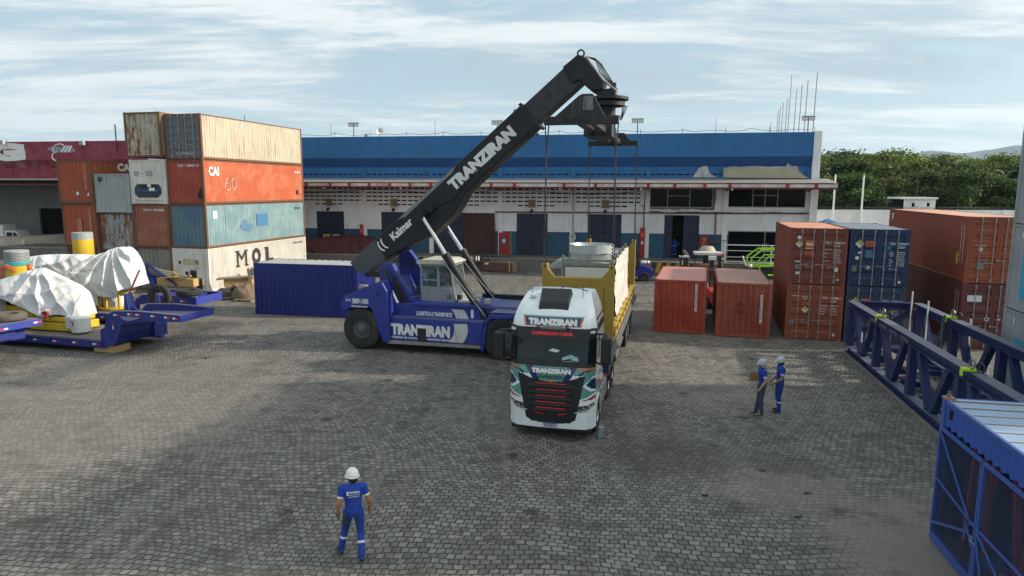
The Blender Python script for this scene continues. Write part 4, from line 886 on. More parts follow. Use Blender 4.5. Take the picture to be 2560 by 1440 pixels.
def wheel(par,x,y,r,wd,side=-1,tyre=r_tyre,hub=r_hub,dual=False,hubr=.45,name='wheel'):
    """wheel with its axle along local y; outer face at y"""
    w_=thing2(name,par,(x,y,r)); hw=wd
    prof=[(r*hubr,.06),(r*.62,.02),(r*.86,.0),(r*.96,.05),(r,.13),(r,hw-.13),(r*.96,hw-.05),(r*.86,hw),(r*hubr,hw)]
    m=MB(); m.lathe([(a,b) for a,b in prof],axis='y',n=40); m.build('tyre',tyre,w_,smooth=True)
    h=MB(); h.lathe([(r*hubr+.01,.05),(r*hubr*.97,.09),(r*hubr*.80,.15),(r*hubr*.55,.14),(r*hubr*.50,.06),(r*hubr*.26,.03),(r*hubr*.24,-.02),(.001,-.03)],axis='y',n=24)
    for k in range(10):
        a=2*PI*k/10; h.cyl((r*hubr*.76*math.cos(a),.05,r*hubr*.76*math.sin(a)),(r*hubr*.76*math.cos(a),.12,r*hubr*.76*math.sin(a)),r*.035,8)
    h.build('rim',hub,w_,smooth=True)
    return w_
def thing2(name,par,loc):
    o=bpy.data.objects.new(name,None); COL.objects.link(o); o.parent=par; o.location=loc; o.empty_display_size=.2; return o
def at_wheel(x,y,r,wd,**k): return wheel(RS,x,y,r,wd,**k)
at_wheel(.1,.0,.90,.55); at_wheel(.1,3.05,.90,.55); at_wheel(6.5,-.12,.91,.6); at_wheel(6.5,.55,.91,.55); at_wheel(6.5,3.2,.91,.6); at_wheel(6.5,2.6,.91,.55)
MB().cyl((.1,.4,.83),(.1,3.2,.83),.22,12).cyl((6.5,.4,.85),(6.5,3.4,.85),.28,12).build('axle',M_dark,RS)
# side boxes and chassis
def boxpoly(name,poly,y0,y1,mat,par=RS,bev=.02): return MB().prism(poly,y0,y1).build(name,mat,par,bevel=bev)
LP=[(1.06,1.45),(5.62,1.45),(5.5,.52),(1.33,.47)]
boxpoly('side_panel',LP,.15,.95,r_blue); boxpoly('side_panel',LP,2.8,3.55,r_blue)
boxpoly('step_strip',[(1.28,.47),(5.5,.50),(5.5,.38),(1.30,.33)],.05,.9,r_step,bev=.01); MB().box(1.06,5.6,.155,.93,1.452,1.49).build('step_plate',r_top,RS)
boxpoly('chassis',[(.2,1.0),(.2,2.0),(5.2,2.08),(7.6,1.9),(7.6,1.1),(5.6,.75),(1.0,.7)],.98,2.78,r_blue)
boxpoly('upper_frame',[(1.2,1.48),(1.2,2.0),(2.2,2.03),(5.2,2.10),(5.35,1.48)],.60,1.2,r_blue)
MB().box(2.3,5.2,.52,1.2,1.96,2.08).build('rail',r_blue,RS,bevel=.02)
# rear counterweight and fender
fe=[(-.86,1.72),(-.83,2.0),(-.70,2.24),(.12,2.60),(1.13,2.98),(1.35,2.6),(1.45,1.5),(1.46,.42),(1.12,.38),(.82,1.1),(.62,1.78),(.45,1.86),(-.30,1.80),(-.72,1.62),(-.86,1.55)]
boxpoly('rear_fender',fe,.0,.62,r_blue,bev=.05); boxpoly('rear_fender',fe,3.05,3.68,r_blue,bev=.05)
boxpoly('counterweight',[(-.95,.75),(-.95,1.9),(-.75,2.25),(.15,2.60),(1.15,2.95),(1.15,.8)],.63,3.04,r_blue,bev=.05)
MB().prism([(-.68,2.262),(.12,2.622),(1.10,2.99),(1.06,3.0),(.10,2.64),(-.70,2.28)],.03,.6).build('fender_top_plate',r_top,RS)
MB().box(-.05,.3,.15,.4,2.60,2.78).build('lamp_box',paint('lamp_box_grey',(.28,.27,.24),.6,dirt=.3),RS,bevel=.02)
MB().cyl((.95,-.01,2.45),(.95,.02,2.45),.07,12).build('fender_hole',M_black,RS)
# boom supports
boxpoly('support_core',[(.95,2.0),(.95,3.0),(1.25,3.0),(1.5,2.5),(1.7,2.0)],1.16,2.74,r_blue)
sp=[(.64,2.0),(.60,3.45),(.78,3.64),(1.24,3.68),(1.58,3.0),(2.08,2.28),(2.55,2.04)]
boxpoly('boom_support',sp,.82,1.15,r_blue); sp2=[(.74,2.0),(.62,3.9),(1.15,4.1),(1.6,3.55),(1.95,2.7),(2.4,2.04)]
boxpoly('boom_support',sp2,2.75,3.05,r_blue)
q=MB(); q.cyl((1.25,2.735,3.35),(1.25,2.749,3.35),.17,14).box(1.09,1.41,2.737,2.749,3.35,3.75); q.build('support_slot',M_navy,RS)
MB().tube([(.85,.78,3.45),(1.05,.78,2.9),(1.20,.76,2.45)],.07,8).build('exhaust_pipe',M_dark,RS); MB().cyl((1.20,.76,2.5),(1.75,.70,1.5),.10,14).build('exhaust_stack',r_chrome,RS)
H_=MB()
for k in range(5):
    o_=.06*k; H_.tube([(.35+o_*.5,1.25,3.30-o_),(.75+o_,.95,3.62-o_*1.2),(1.15+o_,.80,3.3-o_),(1.45+o_,.78,2.5),(2.0+o_*1.6,.75,1.45)],.035,6)
H_.build('hydraulic_hose',M_black,RS)
H_=MB()
for k in range(3): H_.tube([(5.65+.06*k,.55,1.9),(5.9-.03*k,.35,1.45-.1*k),(5.75+.05*k,.35,1.0)],.03,6)
H_.build('hydraulic_hose',M_black,RS)
H_=MB().tube([(2.40,1.3,2.45),(2.0,1.25,2.75),(1.78,1.25,2.55),(1.85,1.25,2.25),(2.40,1.3,2.2)],.02,6); H_.build('hand_hoop',r_step,RS)
# front fenders and deck
ff=[(5.55,.33),(5.70,.33),(5.86,1.50),(6.05,1.68),(7.5,1.78),(7.5,1.92),(5.95,1.86),(5.78,1.62)]
boxpoly('front_fender',ff,-.15,1.2,r_blue,bev=.03); boxpoly('front_fender',ff,2.6,3.85,r_blue,bev=.03)
MB().box(5.0,7.9,.95,2.9,1.93,2.02).build('deck_plate',r_top,RS); MB().box(4.6,7.9,3.0,3.25,1.9,2.2).build('deck_rail',r_boom,RS); MB().box(5.95,7.45,.0,1.15,1.925,1.94).build('fender_top_plate',r_top,RS)
MB().box(4.2,5.0,1.0,1.6,2.1,2.2).box(5.3,5.5,1.2,1.5,2.0,2.25).build('deck_equipment',r_cabroof,RS)
# cab
CB=thing2('cab',RS,(2.42,1.1,2.05)); 
lo=[(0,0),(1.62,0),(1.45,.45),(1.25,.62),(0,.62)]
MB().prism(lo,.0,1.5).build('lower_panel',r_cab,CB,bevel=.02)
fr=MB()
for y in (0,1.44):
    for a in ((0,.6,0,1.62),(.78,.35,.78,1.62)): fr.bar((a[0]+.04,y+.03,a[1]),(a[2]+.04,y+.03,a[3]),.08)
    fr.bar((1.58,y+.03,.1),(1.36,y+.03,1.62),.06); fr.bar((0,y+.03,1.6),(1.38,y+.03,1.6),.08)
    fr.bar((.05,y+.03,.62),(.80,y+.03,.62),.07); fr.bar((.05,y+.03,.95),(.8,y+.03,.95),.06)
fr.bar((.03,0,1.6),(.03,1.5,1.6),.08); fr.bar((1.37,0,1.6),(1.37,1.5,1.6),.08); fr.build('cab_frame',r_cab,CB)
cg_=glass('cab_glass',(.07,.12,.11),.03,.48)
MB().box(.08,.78,.02,.03,.65,1.56).build('side_window',cg_,CB); MB().add([(.86,.025,.5),(1.50,.025,.48),(1.36,.025,1.56),(.86,.025,1.56)],[(0,1,2,3)]).build('side_window',cg_,CB)
MB().add([(1.57,.05,.3),(1.57,1.45,.3),(1.38,1.45,1.56),(1.38,.05,1.56)],[(0,1,2,3)]).build('windscreen',cg_,CB); MB().box(.08,.78,1.46,1.47,.65,1.56).box(.86,1.36,1.46,1.47,.65,1.56).build('side_window',cg_,CB)
MB().prism([(-.14,1.62),(1.50,1.64),(1.55,1.72),(1.2,1.84),(.1,1.84),(-.16,1.74)],-.08,1.58).build('roof',r_cabroof,CB,bevel=.03)
MB().box(.15,.65,.5,1.1,.15,.62).box(.1,.25,.5,1.1,.6,1.15).build('seat',M_black,CB,bevel=.03); MB().tube([(1.25,.7,.3),(1.05,.75,.85)],.04,6).lathe([(.17,.0),(.19,.02),(.17,.04)],c=(1.02,.75,.86),n=16).build('steering_column',M_black,CB)
lettering('50',(1.22,-.004,.14),*FX,.20,.20,M_blackletter,CB); MB().box(1.66,1.86,.02,.2,.05,.35).build('mirror',M_dark,CB)
MB().box(-.25,-.05,.1,.35,.25,.6).build('side_box',M_black,CB)
# texts on the flanks
lettering('(21)',(S(865,0+749,0)[0],-.006,S(868,757,0)[1]),*FX,.24,.13,M_white,RS); 
x0,z0=S(881,762,0); x1,z1=S(921,752,0); lettering('3889-1000',(x0,-.006,z0-.0),*FX,x1-x0,.24,M_white,RS,bold=.03); lettering('www.tranziran.com.br',(S(879,0+767,0)[0],-.006,z0-.15),*FX,x1-x0,.10,M_white,RS)
x0,z0=S(979,839,.15); x1,z1=S(1126,842,.15); zt=S(979,811,.15)[1]
lettering('TRANZIRAN',(x0,.142,z0+.02),*FX,x1-x0,zt-z0,M_white,RS,bold=.07); lettering('TERMINAL DE CONTAINERS E ARMAZENS GERAIS',(x0,.142,z0-.13),*FX,x1-x0,.09,M_white,RS,bold=.03)
MB().box(x0+(x1-x0)*.455,x0+(x1-x0)*.60,.125,.149,z0-.22,z0+.36).build('vent_grille',M_black,RS)
x0,z0=S(1042,790,.6); x1,_=S(1131,795,.6); lettering('LOGISTICA E TRANSPORTE',(x0,.592,z0),*FX,x1-x0,.19,M_white,RS,bold=.04)
def cres(pts,y,par): return MB().prism(pts,y-.005,y).build('white_swoosh',paint('swoosh_white',(.60,.60,.57),.55,dirt=.4,seed=80),par)
def sw(L1,L2,n=9):
    """two curves given as quadratic control points"""
    def q(c,t): return tuple((1-t)**2*c[0][i]+2*t*(1-t)*c[1][i]+t*t*c[2][i] for i in(0,1))
    return [q(L1,i/n) for i in range(n+1)]+[q(L2,1-i/n) for i in range(n+1)]
cres(sw((S(1135,811,.15),S(1142,838,.15),S(1122,856,.15)),(S(1168,811,.15),S(1176,836,.15),S(1158,859,.15))),.148,RS)
cres(sw((S(1129,774,.6),S(1140,788,.6),S(1143,804,.6)),(S(1160,776,.6),S(1170,788,.6),S(1175,806,.6))),.598,RS)
x0,z0=S(1178,796,.6); MB().box(x0,x0+.12,.590,.598,z0,z0+.36).build('white_mark',M_white,RS)
# lift cylinders
for y,nm in ((1.05,1),(2.95,2)):
    a=Vector((5.55,y-.3 if nm==1 else y+.1,1.35)); b=Vector((2.52,y,5.80)); j=a.lerp(b,.62)
    c=MB().cyl(a,j,.155,20).cyl(j-(b-a).normalized()*.15,j+(b-a).normalized()*.05,.185,20).build('lift_cylinder',r_boom,RS,smooth=True)
    MB().cyl(j,b,.095,20).build('piston_rod',r_chrome,c,smooth=True)
    MB().tube([a+Vector((0,-.19,.3)),j+Vector((0,-.19,-.3)),j+Vector((0,-.12,0))],.022,6).build('hydraulic_pipe',M_steel,c); MB().cyl((2.52,y-.22,5.80),(2.52,y+.22,5.80),.19,16).build('cylinder_pin',r_boom,c)
# boom
BO=thing2('boom',RS,(0,0,0)); y0,y1=1.45,2.45
tl=S(877,661,1.45);tb=S(888,692,1.45);tc=S(908,695,1.45); ct=S(1304,264,1.45);cb_=S(1340,314,1.45)
up=(Vector((9.0,12.11))-Vector((.14,4.61))).normalized(); dn=Vector((up.y,-up.x))
t0=Vector((-1.1,3.60)); top=lambda s: t0+up*s; Ls=(Vector(ct)-t0).dot(up)
outer=[top(0),top(Ls),top(Ls)+dn*1.08,top(6.2)+dn*1.16,top(5.2)+dn*1.50,top(3.9)+dn*1.55,top(2.4)+dn*1.12,top(1.2)+dn*.92,top(.3)+dn*.80,top(.0)+dn*.5]
MB().prism([tuple(p) for p in outer],y0,y1).build('outer_boom',r_boom,BO,bevel=.04)
MB().prism([tuple(top(-.05)-dn*.02),tuple(top(1.55)-dn*.02),tuple(top(1.45)+dn*.95),tuple(top(.25)+dn*.84),tuple(top(-.06)+dn*.5)],y0-.02,y1+.02).build('boom_tail',r_boom2,BO,bevel=.02)
MB().box(-.5,.3,y0+.1,y1-.1,2.95,3.1).build('tail_plate',r_boom,BO)
M_=MB(); M_.prism([tuple(top(3.05)-dn*.0+dn*.02),tuple(top(6.6)+dn*.02),tuple(top(6.3)+dn*.14),tuple(top(3.4)+dn*.16)],y0-.012,y0-.001); M_.build('glossy_flange',paint('flange_grey',(.20,.22,.24),.35,dirt=.2,seed=82),BO)
c_=top(4.55)+dn*.58; MB().cyl((c_.x,y0-.18,c_.y),(c_.x,y0,c_.y),.24,16).prism([(c_.x-.45,c_.y-.22),(c_.x+.25,c_.y+.30),(c_.x+.42,c_.y+.05),(c_.x-.2,c_.y-.42)],y0-.08,y0).build('pivot_plate',r_boom,BO)
MB().tube([(c_.x+.2,y0-.05,c_.y),(c_.x+1.1,y0-.04,c_.y+.35),tuple((top(7.2)+dn*.75).to_3d().xzy+Vector((0,y0-.04,0)))],.02,6).build('hose',M_black,BO)
L2=(Vector((8.95,12.07))-t0).dot(up)-.35
MB().prism([tuple(top(Ls-.6)+dn*.07),tuple(top(L2)+dn*.07),tuple(top(L2)+dn*.98),tuple(top(Ls-.6)+dn*.98)],y0+.09,y1-.09).build('inner_boom',paint('inner_boom_worn',(.022,.024,.026),.5,dirt=.6,seed=83,dirtcol=(.06,.06,.06)),BO,bevel=.02)
MB().prism([tuple(top(Ls-.12)-dn*.06),tuple(top(Ls)-dn*.06),tuple(top(Ls)+dn*1.17),tuple(top(Ls-.12)+dn*1.17)],y0-.05,y1+.05).prism([tuple(top(Ls-.42)-dn*.04),tuple(top(Ls-.36)-dn*.04),tuple(top(Ls-.36)+dn*1.2),tuple(top(Ls-.42)+dn*1.2)],y0-.03,y1+.03).build('boom_collar',r_boom,BO)
c_=top(L2-1.35)+dn*.5; MB().cyl((c_.x,y0+.075,c_.y),(c_.x,y0+.088,c_.y),.10,14).build('inspection_hole',M_black,BO)
kn=[S(1404,168,1.6),S(1441.6,136,1.6),S(1458,142,1.6),S(1506,202,1.6),S(1500,224,1.6),S(1474,226,1.6),S(1462,216,1.6),S(1451,201,1.6),S(1444,200,1.6),S(1428,208,1.6)]
MB().prism(kn,y0-.02,y1+.02).build('boom_knee',r_boom,BO,bevel=.03)
e=S(1447,133,1.6); MB().lathe([(.16,-.03),(.16,.03),(.10,.03),(.10,-.03),(.16,-.03)],c=(e[0],y0+.2,e[1]+.02),axis='y',n=20).build('lifting_eye',r_boom,BO)
# rotator head
hd=[S(1498,203,1.7),S(1506,222,1.7),S(1522,220,1.7),S(1527,208,1.7),S(1534,218,1.7),S(1536,244,1.7),S(1494,240,1.7),S(1478,228,1.7),S(1500,215,1.7)]
MB().prism(hd,y0+.12,y1-.12).build('head_bracket',r_boom,BO)
mx,mz=S(1533,232,1.95); MB().lathe([(.14,-.45),(.16,-.1),(.11,0),(.11,.2),(.06,.22),(.06,.42),(.001,.43)],c=(mx,1.95,mz),n=16).build('slew_motor',M_dark,BO,smooth=True)
dx,dz=S(1517,246,1.95); MB().cyl((dx,1.95,dz-.05),(dx,1.95,dz+.06),.80,32).cyl((dx,1.95,dz-.28),(dx,1.95,dz-.12),.66,32).build('slew_ring',r_boom,BO)
H_=MB()
for k in range(4):
    H_.tube([(9.35+.05*k,1.6+.1*k,12.05),(9.75+.06*k,1.6+.1*k,11.95-.05*k),(9.95+.08*k,1.6+.1*k,11.4),(10.45,1.65+.1*k,10.85+.05*k)],.025,6)
    H_.tube([(10.5,1.6,10.2),(10.85+.06*k,1.7,10.1),(10.8,1.8,9.75-.05*k),(10.4,1.8,9.8)],.022,6)
H_.build('hydraulic_hose',M_black,BO)
H_=MB().tube([(9.4,1.5,12.02),(10.05,1.5,11.15),(10.6,1.6,10.7)],.045,8).build('hydraulic_pipe',M_steel,BO)
lp=top(7.0)+dn*.72
ux_=Vector((up.x,0,up.y)); uz_=Vector((-dn.x,0,-dn.y))
a=Vector(S(1128,474,1.45)); b=Vector(S(1284,330,1.45)); s0=(a-t0).dot(up); s1=(b-t0).dot(up)
lettering('TRANZIRAN',((top(s0)+dn*.80).x,y0-.006,(top(s0)+dn*.80).y),ux_,uz_,s1-s0,.52,M_white,BO,bold=.07)
a=Vector(S(984,605,1.45)); b=Vector(S(1017,563,1.45)); s0=(a-t0).dot(up); s1=(b-t0).dot(up)
lettering('Kalmar',((top(s0)+dn*.62).x,y0-.006,(top(s0)+dn*.62).y),ux_,uz_,1.25,.36,M_white,BO,bold=.04)
for k in (0,1):
    q_=top(s0-.28-.2*k)+dn*.40; q=MB()
    pts=[(Vector((q_.x,q_.y))+up*(.16*math.cos(R(t))-.08)*1.0+dn*(.27*math.sin(R(t)))) for t in range(110,251,14)]
    q.tube([(p.x,y0-.004,p.y) for p in pts],.04,5); q.build('logo_mark',M_white,BO)
# spreader hanging from the boom
SP=thing2('spreader',RS,(0,0,0))
inv=Matrix.Translation((*SO,0))@Matrix.Rotation(SY,4,'Z'); inv=inv.inverted()
FY=-.235; RO=Vector((1.02,23.08)); fU=Vector((math.cos(FY),math.sin(FY))); fN=Vector((-math.sin(FY),math.cos(FY)))
def G(u,n,z): p=RO+fU*u+fN*n; return inv@Vector((p.x,p.y,z))
def gbox(name,u0,u1,n0,n1,z0,z1,mat,par=None,bev=.015):
    m=MB(); m.add([G(u,n,z) for z in(z0,z1) for u,n in((u0,n0),(u1,n0),(u1,n1),(u0,n1))],[(0,3,2,1),(4,5,6,7),(0,1,5,4),(1,2,6,5),(2,3,7,6),(3,0,4,7)]); return m.build(name,mat,par or SP,bevel=bev)
def gprism(name,poly,n0,n1,mat,par=None):
    m=MB(); k=len(poly); A=sum(poly[i][0]*poly[(i+1)%k][1]-poly[(i+1)%k][0]*poly[i][1] for i in range(k))
    if A<0: poly=poly[::-1]
    m.add([G(p[0],n0,p[1]) for p in poly]+[G(p[0],n1,p[1]) for p in poly],[tuple(range(k)),tuple(range(2*k-1,k-1,-1))]+[(i,i+k,(i+1)%k+k,(i+1)%k) for i in range(k)]); return m.build(name,mat,par or SP,bevel=.015)
sp_m=paint('spreader_charcoal',(.012,.014,.017),.55,dirt=.35,rust=.12,seed=85)
W2=2.45
gbox('end_beam',0,W2,0,.32,9.0,9.26,sp_m); gprism('beam_slot',[(.85+.12*math.cos(R(t)),9.13+.08*math.sin(R(t))) for t in range(90,271,20)]+[(1.5+.12*math.cos(R(t)),9.13+.08*math.sin(R(t))) for t in range(-90,91,20)],-.006,.0,M_black)
gprism('gusset_plate',[(.35,9.262),(2.0,9.262),(1.63,9.92),(1.58,9.97),(1.25,9.97),(1.15,9.93)],.10,.20,sp_m); gprism('label_patch',[(1.28,9.45),(1.62,9.45),(1.60,9.90),(1.30,9.90)],.085,.099,paint('torn_label',(.20,.19,.18),.7,dirt=.9,seed=86,dirtcol=(.02,.02,.02)))
gbox('end_beam',0,W2,11.6,11.9,9.0,9.24,sp_m); gprism('gusset_plate',[(.4,9.242),(2.05,9.242),(1.75,9.62),(.65,9.62)],11.7,11.82,sp_m)
gbox('telescopic_beam',.92,1.12,.32,11.6,9.08,9.30,sp_m); gbox('telescopic_beam',1.38,1.58,.32,11.6,9.08,9.30,sp_m)
gbox('centre_frame',.70,1.80,4.7,6.8,8.95,9.40,sp_m); gbox('centre_box',.7,1.75,5.0,6.6,9.42,9.62,sp_m)
cu_=G(1.22,5.55,9.6); MB().cyl((cu_.x,cu_.y,9.6),(cu_.x,cu_.y,dz-.15),.42,20).build('slew_column',r_boom,SP)
MB().cyl((dx,1.95,dz-.95),(dx,1.95,dz-.2),.30,16).build('slew_neck',r_boom,SP)
# slings: four chains with hooks
def sling(u,n,ztop,u2,n2,zb):
    a=G(u,n,ztop); b=G(u2,n2,zb); m=MB(); m.tube([a+Vector((-.05,0,0)),a.lerp(b,.22)],.022,6); m.tube([a+Vector((.07,0,0)),a.lerp(b,.22)],.022,6); m.tube([a.lerp(b,.22),a.lerp(b,.70)],.03,6)
    c=m.build('sling_cable',M_dark,SP); k=MB(); N_=22
    for i in range(N_):
        p=a.lerp(b,.70+.27*i/N_); q=a.lerp(b,.70+.27*(i+1.3)/N_); off=Vector((.03 if i%2 else -.03,.0,0)); k.bar(p+off,q+off,.05,.03)
    k.tube([b+Vector((0,0,.16)),b+Vector((.09,0,.06)),b+Vector((.07,0,-.08)),b+Vector((-.04,0,-.12)),b+Vector((-.10,0,-.03))],.028,6); k.build('chain_hook',M_dark,SP)
ZT=4.40
for u,n,t_,n2 in ((.08,.16,9.0,.08),(W2-.08,.16,9.0,.08),(.08,11.75,9.0,11.95),(W2-.08,11.75,9.0,11.95)): sling(u,n,t_,u+(-.02 if u<1 else .02),n2,ZT+.10)
# ------------------------------------------------------------------ flat rack with its machine, trailer and truck
FR=thing('flat_rack','ochre flat rack container with folding end walls carrying a wrapped machine','flat rack',(RO.x,RO.y,0),FY)
f_y=paint('ochre_flat_rack',(.35,.225,.028),.5,dirt=.22,seed=90,dirtcol=(.16,.11,.05)); f_y2=paint('yellow_floor_frame',(.42,.29,.04),.5,dirt=.4,seed=91,dirtcol=(.2,.14,.05))
Zb=1.72; ZT=4.37
def endwall(n0,n1,face):
    zl=ZT-.42
    poly=[(0,Zb+.1),(W_,Zb+.1),(W_,ZT-.1),(W_-.16,ZT-.1),(W_-.42,zl),(.42,zl),(.16,ZT-.1),(0,ZT-.1)]
    e=MB().prism(poly,n0,n1).build('end_wall',f_y,FR,bevel=.02)
    r=MB()
    for k in range(6): x=.32+k*.36; r.box(x-.012,x+.012,face-.012,face+.012,Zb+.55,zl-.30)
    r.build('panel_seam',paint('ochre_seam',(.17,.11,.015),.6),e)
    for x in (0,W_-.18): 
        c=MB().box(x-.01,x+.19,n0-.02,n1+.02,ZT-.098,ZT+.02).build('corner_casting',f_y2,e)
        MB().box(x+.05,x+.13,n0-.026,n0-.021,ZT-.07,ZT-.01).build('casting_hole',M_black,e)
endwall(0,.26,0.0); endwall(L40-.26,L40,L40)
fl=MB()
for x in (0,W_-.18): fl.box(x,x+.18,.26,L40-.26,Zb,Zb+.12); fl.box(x,x+.18,.26,L40-.26,Zb+.32,Zb+.42); fl.box(x+.08,x+.10,.26,L40-.26,Zb+.12,Zb+.32)
fl.build('side_beam',f_y2,FR)
for k in range(9): MB().box(.02 if False else W_-.20,W_+.02,.8+k*1.3,.98+k*1.3,Zb+.10,Zb+.44).build('stanchion_pocket',f_y2,FR)
MB().box(.18,W_-.18,.26,L40-.26,Zb+.28,Zb+.40).build('floor',paint('worn_wood_floor',(.16,.12,.08),.8,dirt=.4),FR); MB().box(.15,W_-.15,-.02,-.005,Zb+.16,Zb+.30).build('forklift_pocket',M_black,FR)
# wrapped machine on the rack
MC=thing('cooling_unit','grey cooling machine with round drum on top and torn white wrapping','machine',(RO.x+fN.x*2.2,RO.y+fN.y*2.2,0),FY)
g_sheet=paint('grey_machine_panel',(.30,.30,.29),.5,dirt=.35,seed=93); g_wrap=paint('white_plastic_wrap',(.70,.68,.62),.30,dirt=.15,seed=94,bump=1.0,bscale=5.); g_galv=paint('galvanised_drum',(.42,.46,.45),.32,.65,dirt=.2,seed=95)
zc=Zb+.42; zt_=4.30; L_=6.4
MB().box(.42,2.12,.02,L_,zc,zt_-.12).build('casing',g_sheet,MC); 
fr=MB()
for x in (.36,2.18):
    for n in (0,1.6,3.2,4.8,L_): fr.box(x-.04,x+.04,n-.05,n+.05,zc,zt_+.18)
    fr.box(x-.05,x+.05,.05,L_-.05,zt_-.22,zt_-.10)
for n in (0,L_): fr.box(.41,2.13,n-.05,n+.05,zt_-.20,zt_-.08)
fr.box(.41,2.13,-.045,.05,zt_-.02,zt_+.05); fr.build('steel_frame',paint('frame_grey',(.24,.235,.22),.6,dirt=.4),MC)
MB().lathe([(.80,zt_-.12),(.80,zt_+.36),(.84,zt_+.37),(.84,zt_+.50),(.80,zt_+.51),(.76,zt_+.40),(.5,zt_+.40),(.001,zt_+.44)],c=(1.27,1.15,0),n=36).build('drum',g_galv,MC,smooth=True)
MB().box(1.20,1.32,.30,.335,zt_-.1,zt_+.34).build('drum_seam',M_steel,MC)
MB().prism([(-.35,3.85),(.40,3.95),(.40,4.25),(.05,4.25),(-.2,4.05)],.5,1.6).build('side_duct',c_grey,MC,bevel=.04); MB().cyl((-.1,1.,3.1),(-.1,1.,3.86),.05,8).build('duct_leg',M_steel,MC)
# wrap on the right side: rippled sheet following the casing
random.seed(31); rows_=[]
for j in range(26):
    t=j/25; z=zt_+.05-(zt_-zc)*t; row=[]
    for i in range(60):
        n=-.0+L_*i/59; d=.08+.10*mnoise.noise(Vector((n*1.3,z*.7,2)))-.12*abs(mnoise.noise(Vector((n*3.1+z,z*1.3,5))))-.07*abs(mnoise.noise(Vector((n*7,z*5,8))))+.10*t*abs(math.sin(n*2.1+z)); row.append((2.24+d,n,z+.05*mnoise.noise(Vector((n*2,j*.3,9)))*(1 if j in(0,25) else 0)))
    rows_.append(row)
MB().grid(rows_).grid([[(.46+1.7*i/20,-.055-.03*abs(mnoise.noise(Vector((i*.5,j*.5,4)))),zt_-.24-.95*j/10) for i in range(21)] for j in range(11)]).build('plastic_wrap',g_wrap,MC,smooth=True)
MB().grid([[(1.27+.86*math.cos(R(a)),1.15+.86*math.sin(R(a)),zt_+z+.02*mnoise.noise(Vector((a*.05,z*9,1)))) for a in range(0,361,10)] for z in (.53,.36,.22+.0)]).build('drum_cover',paint('clear_sheet',(.42,.47,.46),.2,dirt=.2,bump=.6,bscale=4.),MC,smooth=True)
for k in range(3): MB().box(.5,2.2,.3+2*k,.5+2*k,zc-.02,zc+.12).build('timber_bearer',paint('raw_timber',(.45,.30,.14),.7,dirt=.2),MC)
# trailer
TR=thing('semi_trailer','dark blue container trailer under the ochre flat rack','trailer',(RO.x,RO.y,0),FY)
t_b=paint('trailer_blue',(.012,.014,.10),.45,dirt=.3,seed=97); t_edge=paint('trailer_edge',(.13,.13,.14),.6,dirt=.5,seed=98)
MB().box(-.02,W_+.05,-1.35,L40+.3,1.50,1.62).build('deck',t_edge,TR,bevel=.01); MB().box(-.05,W_+.10,-1.36,L40+.3,1.40,1.498).build('side_rail',t_edge,TR); MB().box(.2,W_-.2,-1.36,-1.2,1.12,1.70).build('headboard_low',t_b,TR)
MB().box(W_-.30,W_+.02,-1.40,-.05,1.0,1.72).build('corner_panel',t_b,TR,bevel=.01); MB().box(.75,1.0,-1.0,L40,.95,1.40).box(1.45,1.7,-1.0,L40,.95,1.40).build('chassis_beam',t_b,TR)
MB().box(W_-.28,W_-.14,-1.415,-1.402,1.02,1.09).build('marker_white',M_wp,TR); MB().box(W_-.13,W_+.01,-1.415,-1.402,1.02,1.09).build('marker_red',M_redl,TR)
for n in (2.2,4.6): MB().box(W_-.25,W_-.10,n,n+1.9,.55,.62).box(W_-.25,W_-.10,n,n+1.9,.95,1.02).box(W_-.22,W_-.16,n+.1,n+.15,.55,1.4).box(W_-.22,W_-.16,n+1.7,n+1.75,.55,1.4).build('underrun_guard',M_steel,TR)
for n in (7.4,8.75,10.1):
    for x in (0.0,W_-.30):
        wn=thing2('wheel',TR,(x+.0,n,.52)); MB().lathe([(.28,.0),(.45,.0),(.52,.05),(.52,.27),(.45,.30),(.28,.30)],axis='x',n=28).build('tyre',r_tyre,wn,smooth=True); MB().lathe([(.29,.02),(.27,.10),(.15,.12),(.13,.02),(.001,.0)] if x<1 else [(.29,.28),(.27,.20),(.15,.18),(.13,.28),(.001,.30)],axis='x',n=20).build('rim',M_steel,wn,smooth=True)
    MB().prism([(n-.62,.9),(n-.55,1.15),(n,1.22),(n+.55,1.15),(n+.62,.9),(n+.58,.9),(n+.5,1.10),(n,1.17),(n-.5,1.10),(n-.58,.9)],W_-.34,W_+.02,ax='x').build('mudguard',M_black,TR)
MB().box(.1,W_-.1,L40+.15,L40+.28,.55,.7).build('bumper',t_b,TR)
# ------------------------------------------------------------------ truck tractor
KO=Vector((-.10,18.47)); KY=-.235; kU=Vector((math.cos(KY),math.sin(KY))); kN=Vector((-math.sin(KY),math.cos(KY)))
kc=KO+kU*1.20
TK=thing('truck','white truck tractor with green, navy and orange livery, facing the camera','truck',(kc.x,kc.y,0),KY)
k_w=paint('truck_white',(.82,.87,.87),.22,dirt=.06,seed=100,coat=.5); k_g=paint('livery_green',(.10,.30,.26),.25,dirt=.03,coat=.4); k_n=paint('livery_navy',(.010,.014,.10),.25,dirt=.03,coat=.4); k_o=paint('livery_orange',(.58,.17,.06),.3,dirt=.03,coat=.3); k_r=paint('livery_red',(.30,.02,.02),.3,dirt=.03,coat=.3)
k_rr=paint('trim_red',(.60,.025,.025),.35,dirt=0)
k_bk=flat('truck_black_plastic',(.014,.014,.016),.45); k_gl=glass('windscreen_glass',(.008,.018,.022),.05,spec=.35)
Hc=3.96; HW=1.25
def halfw(z):
    if z<1.0: return 1.17+.03*z
    if z<2.9: return 1.20
    t=(z-2.9)/(Hc-2.9); return 1.20-.28*t**2.0
